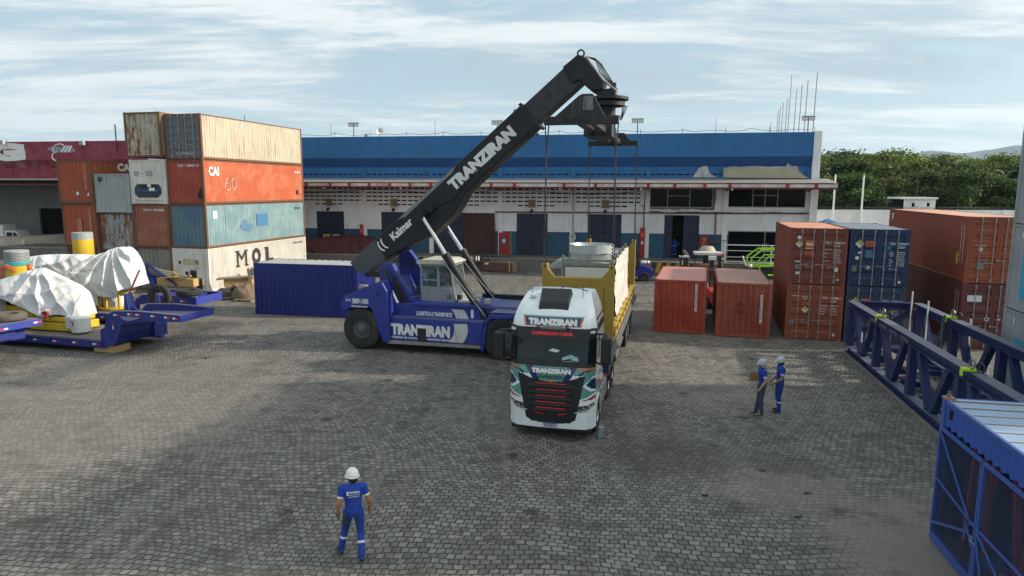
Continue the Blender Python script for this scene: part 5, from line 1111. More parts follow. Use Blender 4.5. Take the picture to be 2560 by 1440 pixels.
def fy_(x,z):
    """depth of the cab front at lateral x, height z"""
    if z<1.9: y0=.02+.06*abs(z-.9)*(1 if z<.9 else .3)
    elif z<3.0: y0=.04+(z-1.9)*.16
    else: t=(z-3.0)/(Hc-3.0); y0=.216+.12*t+.95*max(0,t-.15)**2.2
    a=min(1,abs(x)/halfw(z)); c=.10*a*a+.32*max(0,a-.80)**1.6/(.2**1.6)*.6
    return y0+c
def inpoly(x,z,P):
    c=False;n=len(P);j=n-1
    for i in range(n):
        if (P[i][1]>z)!=(P[j][1]>z) and x<(P[j][0]-P[i][0])*(z-P[i][1])/(P[j][1]-P[i][1])+P[i][0]: c=not c
        j=i
    return c
def mir(P): return [(-x,z) for x,z in P]
def zr(P): return [(x,float(np.interp(z,[.3,1.3,1.52,1.62,1.755,1.90,1.985,2.2],[.3,1.3,1.64,1.74,1.885,2.08,2.175,2.25]))) for x,z in P]
GR=[(-.92,1.80),(-.70,.60),(-.55,.50),(0,.44),(.55,.50),(.70,.60),(.92,1.80),(.45,1.58),(0,1.52),(-.45,1.58)]
HLp=[(.62,.78),(1.0,.86),(1.19,1.0),(1.19,1.10),(1.02,1.04),(.68,.98)]
WS=[(-1.17,2.17),(1.17,2.17),(1.18,2.86),(-1.18,2.86)]
WB=[(-1.25,2.08),(1.25,2.08),(1.24,2.175),(-1.24,2.175)]
VIS=[(-1.26,2.86),(1.26,2.86),(1.26,3.14),(.9,3.12),(0,3.10),(-.9,3.12),(-1.26,3.14)]
WSs=WS
col_polys=[ # (colour idx, polygon) on white body
 (1,[(-1.25,1.90),(-1.25,1.80),(-.98,1.72),(-.94,1.72),(-.45,1.58),(0,1.52),(.45,1.58),(.94,1.72),(.98,1.72),(1.25,1.80),(1.25,1.90)]),
 (2,[(-.74,1.90),(-.52,1.90),(-.28,1.50),(-.44,1.52)]),(2,[(.74,1.90),(.52,1.90),(.28,1.50),(.44,1.52)]),
 (2,[(-1.22,1.84),(-.95,1.88),(-.70,1.70),(-.88,1.68)]),(2,[(1.22,1.84),(.95,1.88),(.70,1.70),(.88,1.68)]),
 (0,[(-.62,1.74),(-.50,1.56),(-.90,1.76),(-1.2,1.78),(-1.2,1.74),(-.92,1.70)]),(0,[(.62,1.74),(.50,1.56),(.90,1.76),(1.2,1.78),(1.2,1.74),(.92,1.70)]),
 (3,[(-1.22,1.90),(-1.0,1.885),(-.86,1.82),(-1.22,1.86)]),(3,[(1.22,1.90),(.62,1.885),(.9,1.84),(1.22,1.86)]),
 (3,[(-.12,1.56),(0,1.50),(.12,1.56),(.06,1.585),(0,1.56),(-.06,1.585)])]
SB=[(.90,1.78),(1.25,1.88),(1.25,1.28),(1.14,1.16),(.66,.98),(.72,1.05)]
side=[(1,SB),(2,[(.98,1.50),(1.10,1.62),(1.25,1.66),(1.25,1.38),(1.12,1.40)]),(0,[(.88,1.46),(1.12,1.70),(1.25,1.74),(1.25,1.69),(1.08,1.64),(.96,1.49),(1.12,1.385),(1.25,1.36),(1.25,1.32),(1.08,1.34)]),(4,[(1.25,1.28),(1.06,1.16),(.84,1.02),(1.12,1.05),(1.25,1.18)]),(0,[(1.25,1.32),(1.0,1.18),(.72,1.03),(.84,1.03),(1.06,1.15),(1.25,1.27)])]
for ci,P in side: col_polys+=[(ci,P),(ci,mir(P))]
TP=[(-.78,3.16),(.78,3.16),(.86,3.44),(-.86,3.44)]
col_polys+=[(3,TP),(1,[(-.86,3.44),(-.84,3.40),(.84,3.40),(.86,3.44)]),(2,[(-.74,3.17),(.74,3.17),(.78,3.39),(-.78,3.39)]),(1,[(-.34,3.12),(-.10,3.22),(.10,3.22),(.34,3.12)]),(3,[(-.12,3.12),(0,3.20),(.12,3.12)]),(2,[(-.5,3.12),(-.4,3.12),(-.2,3.22),(-.32,3.22)]),(2,[(.5,3.12),(.4,3.12),(.2,3.22),(.32,3.22)])]
GR=zr(GR); GR[0]=(-.94,1.86); GR[6]=(.94,1.86); zl=lambda P: [(x,float(np.interp(z,[.3,.98,1.18,1.30,1.5,9],[.55,1.13,1.25,1.35,1.5,9]))) for x,z in P]
col_polys=[(c,zr(zl(P)) if max(q[1] for q in P)<2 else P) for c,P in col_polys]
parts={k:MB() for k in('body','grille','head','glass','band','visor')}
dz_=.02; nz_=int((Hc-.33)/dz_); nx=126
vid={}
def gp(i,j,off):
    z=.33+j*(Hc-.33)/nz_; hw=halfw(z); x=-hw+2*hw*i/nx; return (x,fy_(x,z)+off,z)
offs={'body':0,'grille':.02,'head':.012,'glass':.03,'band':.012,'visor':-.07}
acc={k:{} for k in parts}
for j in range(nz_):
    for i in range(nx):
        a=gp(i,j,0); b=gp(i+1,j+1,0); x=(a[0]+b[0])/2; z=(a[2]+b[2])/2; mi=0
        if inpoly(x,z,VIS): k='visor'
        elif inpoly(x,z,WSs): k='glass'
        elif inpoly(x,z,WB) or (2.17<z<2.9): k='band'
        elif inpoly(x,z,GR): k='grille'
        elif inpoly(x,z,HLp) or inpoly(x,z,mir(HLp)): k='head'
        else:
            k='body'
            for ci,P in col_polys:
                if inpoly(x,z,P): mi=ci
        A=acc[k]; M_=parts[k]; idx=[]
        for q in ((i,j),(i+1,j),(i+1,j+1),(i,j+1)):
            if q not in A: A[q]=len(M_.v); M_.v.append(gp(q[0],q[1],offs[k]))
            idx.append(A[q])
        M_.f.append(tuple(idx)); M_.m.append(mi)
# sides, roof, back joined to body colours
bd=parts['body']; D_=2.25
prev=None
for sgn in (-1,1):
    rows_=[]
    for j in range(nz_+1):
        z=.33+j*(Hc-.33)/nz_; hw=halfw(z); rows_.append([(sgn*hw,fy_(hw,z)+(D_-fy_(hw,z))*t,z) for t in (0,.08,.2,.35,.5,.65,.8,1)])
    g=MB(); a=len(rows_); nb=8
    for r in rows_: g.v+=r
    for j in range(a-1):
        for i in range(nb-1):
            z=rows_[j][0][2]; y=rows_[j][i][1]; m=0
            if z<1.05 and .45<y<1.75: continue
            if z<.5 and y>1.7: continue
            if 2.15<z<2.8 and .1<y<1.1: m=6
            elif 2.17<z<2.9 and y<.1: m=5
            elif 1.15<z<1.75 and y>.1: m=1 if (z+y*.3)%.5<.22 else (4 if (z+y*.3)%.5<.3 else 0)
            elif 3.0<z<3.35 and .5<y: m=4 if z<3.06 or z>3.28 else 0
            g.f.append((j*nb+i,j*nb+i+1,(j+1)*nb+i+1,(j+1)*nb+i)); g.m.append(m)
    bd.add(g.v,g.f); bd.m[-len(g.f):]=g.m
zt=Hc; rows_=[]
for i in range(nx+1):
    x=gp(i,nz_,0)[0]; rows_.append([gp(i,nz_,0),(x,1.4,Hc+.04*(1-(x/.95)**2)),(x,D_,Hc+.02*(1-(x/.95)**2))])
bd.grid(rows_); bd.box(-.92,.92,D_-.02,D_,.6,Hc-.0)
BODY=bd.build('cab_body',[k_w,k_g,k_n,k_o,k_r,k_bk,k_gl],TK,smooth=True,recalc=False)
GLS=parts['glass'].build('windscreen',k_gl,TK,smooth=True,recalc=False); parts['band'].build('windscreen_surround',k_bk,TK,smooth=True,recalc=False)
VS=parts['visor'].build('sun_visor',k_bk,TK,smooth=True,recalc=False); GRI=parts['grille'].build('grille',k_bk,TK,recalc=False)
HD=parts['head'].build('headlight',glass('headlight_lens',(.05,.055,.06),.08),TK,recalc=False)
vb=MB(); vb.grid([[(x,fy_(x,2.86)-.07+t*.09,2.855) for x in np.linspace(-1.24,1.24,24)] for t in (0,1)]); vb.grid([[(x,fy_(x,3.12)-.07+t*.09,3.13) for x in np.linspace(-1.22,1.22,24)] for t in (0,1)]); vb.build('visor_edge',k_bk,VS)
def curved(name,pts,y,mat,par,r=.012): MB().tube([(x,fy_(x,z)+y,z) for x,z in pts],r,5).build(name,mat,par)
def fl_(s,x0,z0,wd,ht,mat,par,off=-.012,bold=.04,shear=0):
    return lettering(s,None or (0,0,0),*FX,wd,ht,mat,par,bold=bold,shear=shear,fn=None) if False else _ft(s,x0,z0,wd,ht,mat,par,off,bold,shear)
def _ft(s,x0,z0,wd,ht,mat,par,off,bold,shear):
    key=(s,bold)
    if key not in TXT: TXT[key]=text_verts(s,bold)
    vs,fs=TXT[key]; mb=MB(); mb.add([(x0+v[0]*wd+v[1]*ht*shear,fy_(x0+v[0]*wd,z0+v[1]*ht)+off,z0+v[1]*ht) for v in vs],fs); return mb.build('lettering',mat,par,recalc=False)
_ft('TRANZIRAN',-.70,3.185,1.38,.20,k_n,TK,-.012,.13,0); _ft('TRANZIRAN',-.69,3.195,1.36,.18,M_white,TK,-.020,.09,0)
_ft('TRANSPORTANDO O BRASIL',-.58,2.94,1.16,.10,paint('visor_red',(.75,.04,.04),.5,dirt=0),VS,-.088,.075,0)
_ft('TRANZIRAN',-.56,1.885,1.12,.15,k_n,TK,-.012,.13,0); _ft('TRANZIRAN',-.55,1.89,1.10,.135,M_white,TK,-.020,.09,0); _ft('IVECO',-.34,1.74,.68,.10,paint('badge_grey',(.06,.075,.075),.4),TK,-.016,.07,0)
for z in (1.60,1.42,1.25,1.08,.91,.74):
    w_=.42 if z>.7 else .42
    if z>.75: 
        curved('grille_trim',[(-w_,z+.01),(-w_+.05,z),(w_-.05,z),(w_,z+.01)],-.012,k_rr,GRI,.016)
        m=MB(); m.prism([(z-.14,0),(z-.03,0),(z-.05,.05),(z-.12,.05)],-.4,.4,ax='x') if False else None
    else:
        for s in (-1,1): curved('grille_trim',[(s*.20,z-.01),(s*.45,z+.03)],-.012,k_rr,GRI,.014)
for z in (1.51,1.335,1.165,.995,.83):
    MB().grid([[(x,fy_(x,zz)+yy,zz) for x in np.linspace(-.66+(1.51-z)*.2,.66-(1.51-z)*.2,10)] for zz,yy in ((z-.045,-.005),(z-.01,-.035),(z+.04,-.035),(z+.06,-.005))]).build('grille_slat',flat('slat_grey',(.022,.023,.025),.5),GRI)
for s in (-1,1):
    curved('light_strip',[(s*.66,.80),(s*.98,.885),(s*1.13,.99),(s*1.14,1.05)],.002,M_wp,HD,.010)
    for q in (.80,.92,1.04): MB().lathe([(.055,0),(.05,-.012),(.001,-.016)],c=(s*q,fy_(q,.86+(q-.8)*.5)+.012,.86+(q-.8)*.5),axis='y',n=12).build('lamp',r_chrome,HD)
    MB().prism([(s*.92,3.00),(s*1.17,3.03),(s*1.17,3.09),(s*.96,3.065)],fy_(1.08,3.04)-.105,fy_(1.08,3.04)-.04).build('position_lamp',M_wp,VS)
# number plate
pl=plate((-.21,fy_(0,.42)-.03,.36),*FX,.42,.135,M_wp,TK,'number_plate',th=.01); MB().box(-.21,.21,fy_(0,.42)-.046,fy_(0,.42)-.041,.465,.495).build('plate_band',paint('plate_blue',(.01,.03,.3),.4),pl); lettering('SRI5B53',(-.18,fy_(0,.42)-.046,.375),*FX,.36,.08,M_num,pl,thick=0)
MB().box(-1.13,1.13,.14,.5,.25,.335).build('bumper_underside',k_bk,TK)
# roof hatch, horns, antennas, wipers
MB().add([(x,y,z) for x,y,z in ((-.46,.47,3.56),(.40,.47,3.56),(.44,1.10,3.92),(-.50,1.10,3.92),(-.42,.53,3.80),(.36,.53,3.80),(.40,1.05,4.12),(-.46,1.05,4.12))],[(0,1,5,4),(1,2,6,5),(2,3,7,6),(3,0,4,7),(4,5,6,7)]).build('roof_hatch',k_bk,TK,bevel=.03)
MB().lathe([(.09,0),(.09,.06),(.05,.09),(.001,.1)],c=(-.68,.85,3.88),n=14).build('roof_beacon',k_w,TK,smooth=True); MB().tube([(.72,.95,3.9),(.74,.93,4.25)],.008,5).build('antenna',k_bk,TK); MB().tube([(-.72,.95,3.9),(-.72,.95,4.15)],.008,5).build('antenna',k_bk,TK)
MB().tube([(0,1.3,4.04),(.15,1.32,4.13),(.6,1.35,4.09),(.8,1.4,4.0)],.012,5).build('air_line',k_bk,TK)
for x0,x1 in ((-.95,-.20),(.15,.85)): curved('wiper',[(x1,2.20),((x0+x1)/2,2.26),(x0,2.22)],.018,k_bk,GLS,.014)
curved('wiper_arm',[(.15,2.21),(.55,2.31)],.01,k_bk,GLS,.012)
MB().add([(x,fy_(x,z)+.024,z) for x,z in ((.28,2.22),(.75,2.22),(.72,2.34),(.52,2.42),(.30,2.33))],[(0,1,2,3,4)]).build('papers',paint('pale_cyan_paper',(.30,.52,.50),.6),GLS); MB().add([(x,fy_(x,z)+.024,z) for x,z in ((-.10,2.50),(.16,2.46),(.22,2.52),(.02,2.57))],[(0,1,2,3)]).build('papers',M_wp,GLS)
MB().prism([(-1.0,2.60),(-.85,2.55),(-.80,2.72),(-.92,2.80)],fy_(.9,2.7)+.015,fy_(.9,2.7)+.028).build('interior_mirror',k_bk,GLS)
# mirrors
for s in (-1,1):
    mm=MB(); a=(s*1.34,s*1.62) if s>0 else (-1.62,-1.34); mm.box(min(a),max(a),.02,.30,2.22,2.97)
    mo=mm.build('side_mirror',k_bk,TK,bevel=.05); MB().tube([(s*1.2,.35,3.0),(s*1.45,.2,3.02),(s*1.50,.15,2.8)],.035,8).build('mirror_arm',k_bk,mo); MB().tube([(s*1.2,.35,2.2),(s*1.45,.2,2.15),(s*1.45,.15,2.3)],.03,8).build('mirror_arm',k_bk,mo)
# chassis behind the cab, arches and wheels
AR=[(.42,.35),(.50,.75),(.70,1.03),(1.10,1.12),(1.50,1.03),(1.72,.75),(1.78,.35),(1.70,.35),(1.62,.72),(1.44,.94),(1.10,1.02),(.76,.94),(.58,.72),(.50,.35)]
for _a,_b in ((.80,1.222),(-1.222,-.80)): MB().prism(AR,_a,_b,ax='x').build('wheel_arch',k_w,TK)
MB().box(-.45,-.25,.5,6.4,.65,.95).box(.25,.45,.5,6.4,.65,.95).build('chassis_rail',M_dark,TK)
def tw(x,n,out):
    wn=thing2('wheel',TK,(x,n,.52)); MB().lathe([(.28,.0),(.45,.0),(.52,.05),(.52,.27),(.45,.30),(.28,.30)],axis='x',n=28).build('tyre',r_tyre,wn,smooth=True)
    MB().lathe([(.29,.28),(.27,.20),(.15,.18),(.13,.28),(.001,.30)] if out>0 else [(.29,.02),(.27,.10),(.15,.12),(.13,.02),(.001,.0)],axis='x',n=20).build('rim',r_chrome,wn,smooth=True)
for n in (1.10,4.35,5.70):
    tw(.91,n,1); tw(-1.21,n,-1)
MB().box(.95,1.22,2.1,3.5,.40,1.05).build('fuel_tank',M_steel,TK,bevel=.08); MB().box(-1.22,-.95,2.1,3.5,.40,1.05).build('air_tank',M_dark,TK,bevel=.05)
for n in (4.35,5.70): MB().prism([(n-.6,.75),(n-.55,1.05),(n,1.16),(n+.55,1.05),(n+.6,.75),(n+.56,.75),(n+.5,1.0),(n,1.11),(n-.5,1.0),(n-.56,.75)],.90,1.26,ax='x').build('mudguard',M_black,TK)
MB().cyl((0,5.0,.96),(0,5.0,1.15),.5,20).build('fifth_wheel',M_dark,TK); MB().box(1.20,1.206,1.18,1.20,1.1,2.8).build('door_seam',M_dark,TK)
MB().cyl((1.20,2.0,1.25),(1.24,2.0,1.25),.04,8).build('side_marker',M_or,TK)
_s=lettering('TRANZIRAN',(1.215,.62,3.02),*RX,1.45,.22,M_blackletter,TK,bold=.06); lettering('TRANZIRAN',(1.208,.5,1.85),*RX,1.2,.14,M_white,TK,bold=.06)
# jerry can and small tool by the truck
p=at(1505,1092); J=thing('jerry_can','grey metal jerry can standing on the cobbles by the truck','jerry can',(p.x,p.y,0),.3)
MB().box(-.09,.09,-.065,.065,0,.34).build('body',paint('can_grey',(.30,.36,.38),.4,.3,dirt=.3),J,bevel=.025); MB().tube([(-.06,0,.33),(-.05,0,.385),(.03,0,.385),(.04,0,.33)],.012,6).cyl((.06,0,.33),(.06,0,.38),.025,8).build('handle',M_steel,J)
p=at(1447,1098); o=MB().box(-.12,.12,-.03,.03,0,.03).cyl((-.02,0,.03),(-.02,0,.14),.03,8).box(-.05,.14,-.02,.02,.10,.13).build('tool',M_num,loc=(p.x,p.y,0),bevel=.006); tag(o,'small dark hand tool lying on the cobbles before the truck','tool')
# ------------------------------------------------------------------ low bed trailers with tarpaulin covered machines
LY=-.2576; l_b=paint('lowbed_blue',(.012,.024,.20),.45,dirt=.3,seed=110,dirtcol=(.10,.09,.13)); l_top=paint('lowbed_top',(.13,.13,.22),.6,dirt=.5,seed=111); l_end=paint('lowbed_end_blue',(.03,.05,.32),.45,dirt=.25,seed=112)
l_wood=paint('deck_planks',(.19,.165,.15),.8,dirt=.5,seed=113); y_m=paint('machine_yellow',(.62,.42,.02),.45,dirt=.25,seed=114,dirtcol=(.2,.12,.04)); 
def planks(name,x0,x1,y0,y1,z,par,mat=None,n=9,t=.05):
    m=MB(); w_=(y1-y0)/n
    for i in range(n): m.box(x0,x1,y0+i*w_,y0+(i+1)*w_-.018,z-t,z+.004*((i*7)%3))
    return m.build(name,mat or l_wood,par)
def markers(par,pts,y,z,wd=.16,h=.075,ax='x'):
    for x,zz in pts:
        if ax=='x': MB().box(x,x+wd,y-.006,y-.001,zz,zz+h).build('reflector_white',M_wp,par); MB().box(x+wd+.003,x+2*wd,y-.006,y-.001,zz,zz+h).build('reflector_red',M_redl,par)
def flat_tyre(name,label,p,rz=0,upright=False,r=.52,grp='spare tyres on the low bed trailers',matt=None):
    t=thing(name,label,'tyre',tuple(p),rz,grp)
    pr=[(r*.52,.02),(r*.85,.0),(r*.97,.04),(r,.10),(r,.18),(r*.97,.24),(r*.85,.28),(r*.52,.26),(r*.50,.14),(r*.52,.02)]
    M=Matrix.Translation((0,-.14,r))@Matrix.Rotation(R(-90),4,'X') if upright else None
    MB().lathe(pr,n=36,M=M).build('tyre',matt or r_tyre,t,smooth=True); return t
T1=thing('low_bed_trailer','blue low bed trailer with raised gooseneck, nearest on the left','trailer',(-22.52,29.36,0),LY)
MB().box(-8,5.7,0,.12,.22,.52).box(-8,5.7,2.75,2.87,.22,.52).build('side_beam',l_b,T1,bevel=.01); MB().box(-8,5.7,.13,2.74,.30,.45).build('deck_frame',l_b,T1); planks('deck',-8,5.6,.13,2.74,.55,T1)
gn=[(5.55,.30),(6.15,.33),(6.42,.80),(6.6,1.30),(7.75,1.46),(9.5,1.55),(9.5,1.80),(8.5,1.84),(7.6,1.86),(6.2,1.80),(6.0,1.72),(5.88,1.55),(5.72,1.1),(5.5,1.02),(5.5,.34)]
for y in (0,1.9): MB().prism(gn,y,y+.10).build('gooseneck_plate',l_b,T1,bevel=.01)
for y in (-.02,1.88): MB().prism([(6.05,1.802),(7.6,1.865),(9.5,1.802),(9.5,1.83),(7.6,1.893),(6.05,1.83)],y,y+.18).build('gooseneck_flange',l_top,T1)
MB().prism([(6.6,1.50),(9.5,1.62),(9.5,1.66),(6.6,1.56)],.10,1.9).build('gooseneck_floor',l_top,T1); MB().box(9.5,9.53,0,2.0,1.52,1.80).build('end_plate',l_end,T1); MB().prism([(5.5,.34),(6.1,.36),(6.35,.8),(6.45,1.3),(5.9,1.5),(5.7,1.1)],.10,1.9).build('front_bulkhead',l_b,T1)
MB().box(5.45,6.4,2.0,2.75,.32,.9).build('cross_beam',l_b,T1)
MB().prism([(6.6,1.86),(6.85,1.86),(6.72,2.55),(6.66,2.55)],.2,.6).build('chain_lug',l_b,T1); MB().prism([(6.45,1.86),(7.15,1.86),(6.8,2.0)],.35,.45).build('lug_rib',l_b,T1)
markers(T1,[(-2.3+1.05*k,.34) for k in range(8)],0,0); markers(T1,[(6.25,1.64),(6.95,1.70),(7.35,1.70),(8.1,1.68),(8.75,1.66),(9.15,1.64)],0,0,.13)
for z,m_ in ((1.22,M_redl),(1.06,M_wp)): MB().box(6.15,6.21,-.006,-.001,z,z+.15).build('reflector_tall',m_,T1)
q=MB()
for k in range(8): q.add([(6.60+.14*k,-.05-.07*math.sin(PI*k/7),1.60-.12*math.sin(PI*k/7)),(6.60+.14*k,.0,1.66-.02*k*0)],[])
MB().grid([[(6.55+1.1*k/8,-.16*math.sin(PI*k/8)*t,1.62+.02-.16*math.sin(PI*k/8)*(1-t)*0-.14*math.sin(PI*k/8)*t) for k in range(9)] for t in (0,1)]).build('curved_gusset',l_top,T1)
MB().box(5.0,6.1,.1,.9,.02,.30).build('timber_block',paint('raw_timber',(.45,.30,.14),.7,dirt=.2),T1)
MB().box(2.2,5.4,1.0,1.3,.02,.22).build('timber_block',l_wood,T1)
ch=MB(); a=Vector((6.70,.4,2.5)); b=Vector((5.9,1.9,3.3)); 
for i in range(16): ch.bar(a.lerp(b,i/16)+Vector((.02*(i%2),0,0)),a.lerp(b,(i+1.2)/16)+Vector((.02*(i%2),0,0)),.06,.05)
ch.build('lashing_chain',paint('rusty_chain',(.20,.04,.03),.7),T1)
wp_=atY(401,777,31.3); 
flat_tyre('spare_tyre','worn tyre standing upright in a blue bracket on the front low bed',(wp_.x,31.3,wp_.z),-.1,True,.56)
q=thing('tyre_bracket','blue steel post holding the upright tyre','bracket',(wp_.x,31.1,0),LY); MB().prism([(-.22,1.2),(.22,1.2),(.06,wp_.z+.72),(-.06,wp_.z+.72)],-.03,.03).build('post',l_b,q); MB().box(-1.2,1.2,-.1,.1,1.1,1.2).build('foot',l_b,q); MB().box(-.15,.15,-.12,.12,0,1.1).build('support_leg',l_b,q)
# second low bed
T2=thing('low_bed_trailer','second blue low bed trailer behind, a flat tyre lying on its gooseneck','trailer',(-20.0,33.6,0),LY)
g2=[(1.0,.3),(1.6,.55),(1.65,1.20),(5.0,1.30),(5.0,1.68),(1.85,1.66),(1.5,1.45),(1.2,.9),(.9,.6)]
for y in (0,1.75): MB().prism(g2,y,y+.1).build('gooseneck_plate',l_b,T2,bevel=.01)
MB().box(1.9,4.99,.1,1.75,1.40,1.46).build('gooseneck_floor',l_top,T2); MB().box(5.0,5.03,0,1.85,1.3,1.68).build('end_plate',l_end,T2)
for y in (-.02,1.73): MB().box(1.8,5.0,y,y+.16,1.682,1.71).build('gooseneck_flange',l_top,T2)
for x in (2.6,3.4,4.2): MB().box(x,x+.1,.1,1.75,1.47,1.66).build('cross_member',l_b,T2)
MB().box(-9,1.3,0,.12,.25,.60).box(-9,1.3,2.75,2.87,.25,.60).build('side_beam',l_b,T2); planks('deck',-9,1.3,.13,2.74,.60,T2); MB().box(-9,1.2,.13,2.74,.3,.5).build('deck_frame',l_b,T2); markers(T2,[(-1.6,.4),(-.7,.4),(.2,.4)],0,0,.14); markers(T2,[(3.4,1.43),(4.1,1.43)],0,0,.15)
p=at(470,745,1.72); flat_tyre('spare_tyre','grey tyre lying flat on the rear gooseneck',(p.x,p.y+.15,1.72),0,False,.60)
# third low bed, cut by the left edge
a0=at(0,826,1.6); b0=at(106,806,1.6); dv=b0-a0; ay_=math.atan2(dv.y,dv.x)
T3=thing('low_bed_trailer','gooseneck tip of a third blue trailer at the left edge of the picture','trailer',(a0.x,a0.y,0),ay_)
Lw=dv.xy.length
MB().box(-1.2,Lw,0,.04,1.36,1.60).build('end_plate',l_end,T3); MB().box(-1.2,Lw,.04,5.5,1.57,1.60).build('gooseneck_floor',l_top,T3); MB().box(-1.2,Lw-.02,.05,5.5,1.36,1.56).build('gooseneck_frame',l_b,T3); MB().box(.3,Lw-.4,.5,5.5,.85,1.35).box(-1.2,Lw-.9,.30,.49,.95,1.35).build('kingpin_box',l_b,T3)
MB().box(-1.0,Lw-.3,4.0,5.5,0,.84).build('support_leg',l_b,T3)
MB().box(Lw-.36,Lw-.20,-.006,-.001,1.46,1.53).box(.15,.3,-.006,-.001,1.42,1.49).build('reflector_white',M_wp,T3); MB().box(Lw-.19,Lw-.04,-.006,-.001,1.46,1.53).box(.0,.14,-.006,-.001,1.42,1.49).build('reflector_red',M_redl,T3)
p=at(22,812,1.61); flat_tyre('spare_tyre','dusty tyre lying flat at the left edge of the picture',(p.x-.12,p.y+.2,1.61),0,False,.62,matt=paint('tan_tyre',(.11,.095,.08),.85,dirt=.5))
# machines
w_m=paint('machine_white',(.66,.66,.64),.5,dirt=.2)
def tower(name,label,px_,Y,zb,zt,r,grey):
    p=atY(px_,600,Y); t=thing(name,label,'machine drum',(p.x,Y,zb),0,'yellow drums with grey tops')
    h=zt-zb; MB().lathe([(r*.96,0),(r*.96,h*.18),(r*.98,h*.19),(r*.98,h*.36),(r,h*.37),(r,h-grey)],n=32).build('yellow_shell',y_m,t,smooth=True); MB().lathe([(r*1.0,h-grey),(r*1.0,h),(r*.9,h+.01),(.001,h+.01)],n=32).build('grey_top',c_grey,t,smooth=True)
    MB().lathe([(r*1.005,h*.185),(r*1.01,h*.19),(r*1.005,h*.20)],n=32).lathe([(r*1.008,h*.365),(r*1.015,h*.37),(r*1.008,h*.375)],n=32).build('groove',M_black,t); return t
tower('machine_drum','tall yellow drum with grey top rising behind the right tarpaulin',205,37.6,2.1,4.42,.51,.36)
dm=tower('machine_drum','yellow drum with wire wrapped grey top and orange straps, far left',36,32.2,1.0,3.92,.50,.50)
q=MB()
for k in range(6): q.lathe([(.505,2.45+.07*k),(.52,2.46+.07*k),(.505,2.47+.07*k)],n=24)
q.build('wire_wrap',M_dark,dm)
MB().lathe([(.507,2.22),(.53,2.25),(.53,2.38),(.507,2.42)],n=24).build('teal_strap',paint('teal_strap',(.03,.30,.32),.7),dm)
s_o=paint('orange_strap',(.55,.13,.05),.7,dirt=.1); q=MB(); q.tube([(.2,-.52,2.05),(-.15,-.58,2.25),(-.45,-.45,2.1),(-.6,-.4,1.5),(-.75,-.35,.9)],.1,6,rs=[(.05,.1)]*5); q.tube([(-.15,-.58,2.2),(.25,-.54,1.98)],.05,6); q.tube([(.52,0,2.3),(.60,0,2.0)],.09,6); q.build('orange_strap',s_o,dm,smooth=True)
MA=thing('wellhead_machine','yellow and white machine base under the front tarpaulin on the low bed','machine',(-22.52,29.36,0),LY)
MB().box(.8,3.2,.8,2.2,.62,.95).box(-1.5,.9,.9,1.1,.62,1.6).box(-1.5,3.0,.9,2.2,1.0,1.2).build('yellow_frame',y_m,MA,bevel=.02); MB().lathe([(.34,.62),(.38,.66),(.38,1.25),(.30,1.30),(.001,1.3)],c=(3.55,.9,0),n=28).build('white_drum',w_m,MA,smooth=True); MB().box(2.9,3.3,.7,1.1,.75,1.3).build('white_block',w_m,MA,bevel=.04); MB().box(-.9,-.6,.7,.95,.62,2.0).build('white_post',w_m,MA)
MB().box(-1.5,2.3,1.0,2.0,1.21,1.75).build('core_body',M_dark,MA); MB().bar((1.9,.7,1.15),(1.9,.68,1.42),.10).bar((1.75,.68,1.40),(2.05,.68,1.45),.12).build('red_clamp',w_red,MA)
q=MB(); q.box(3.50,3.56,.50,.515,.95,1.15).box(3.42,3.56,.50,.515,1.13,1.16); q.build('painted_mark',M_redl,MA)
MBm=thing('wellhead_machine','yellow ring frame machine under the rear tarpaulin','machine',(-20.0,33.6,0),LY)
MB().lathe([(.75,.66),(.80,.66),(.80,.80),(.75,.80),(.75,.66)],c=(-1.1,1.4,0),n=28).lathe([(.75,1.45),(.80,1.45),(.80,1.6),(.75,1.6),(.75,1.45)],c=(-1.1,1.4,0),n=28).build('yellow_ring',y_m,MBm,smooth=True)
for k in range(8): a=R(45*k+10); MB().bar((-1.1+.77*math.cos(a),1.4+.77*math.sin(a),.7),(-1.1+.77*math.cos(a),1.4+.77*math.sin(a),1.5),.09).build('yellow_post',y_m,MBm)
MB().lathe([(.55,.62),(.60,1.0),(.4,1.6),(.001,1.6)],c=(-1.1,1.4,0),n=14).build('wrapped_core',w_m,MBm,smooth=True); MB().box(-4.5,-1.2,.8,2.2,1.6,2.4).build('core_body',M_dark,MBm)
tarp=paint('white_tarpaulin',(.66,.67,.67),.55,dirt=.12,seed=120,bump=.5,bscale=3.); 
def interp(P,n):
    xs=np.array([p[0] for p in P],float); zs=np.array([p[1] for p in P],float); X=np.linspace(xs[0],xs[-1],n); return X,np.interp(X,xs,zs)
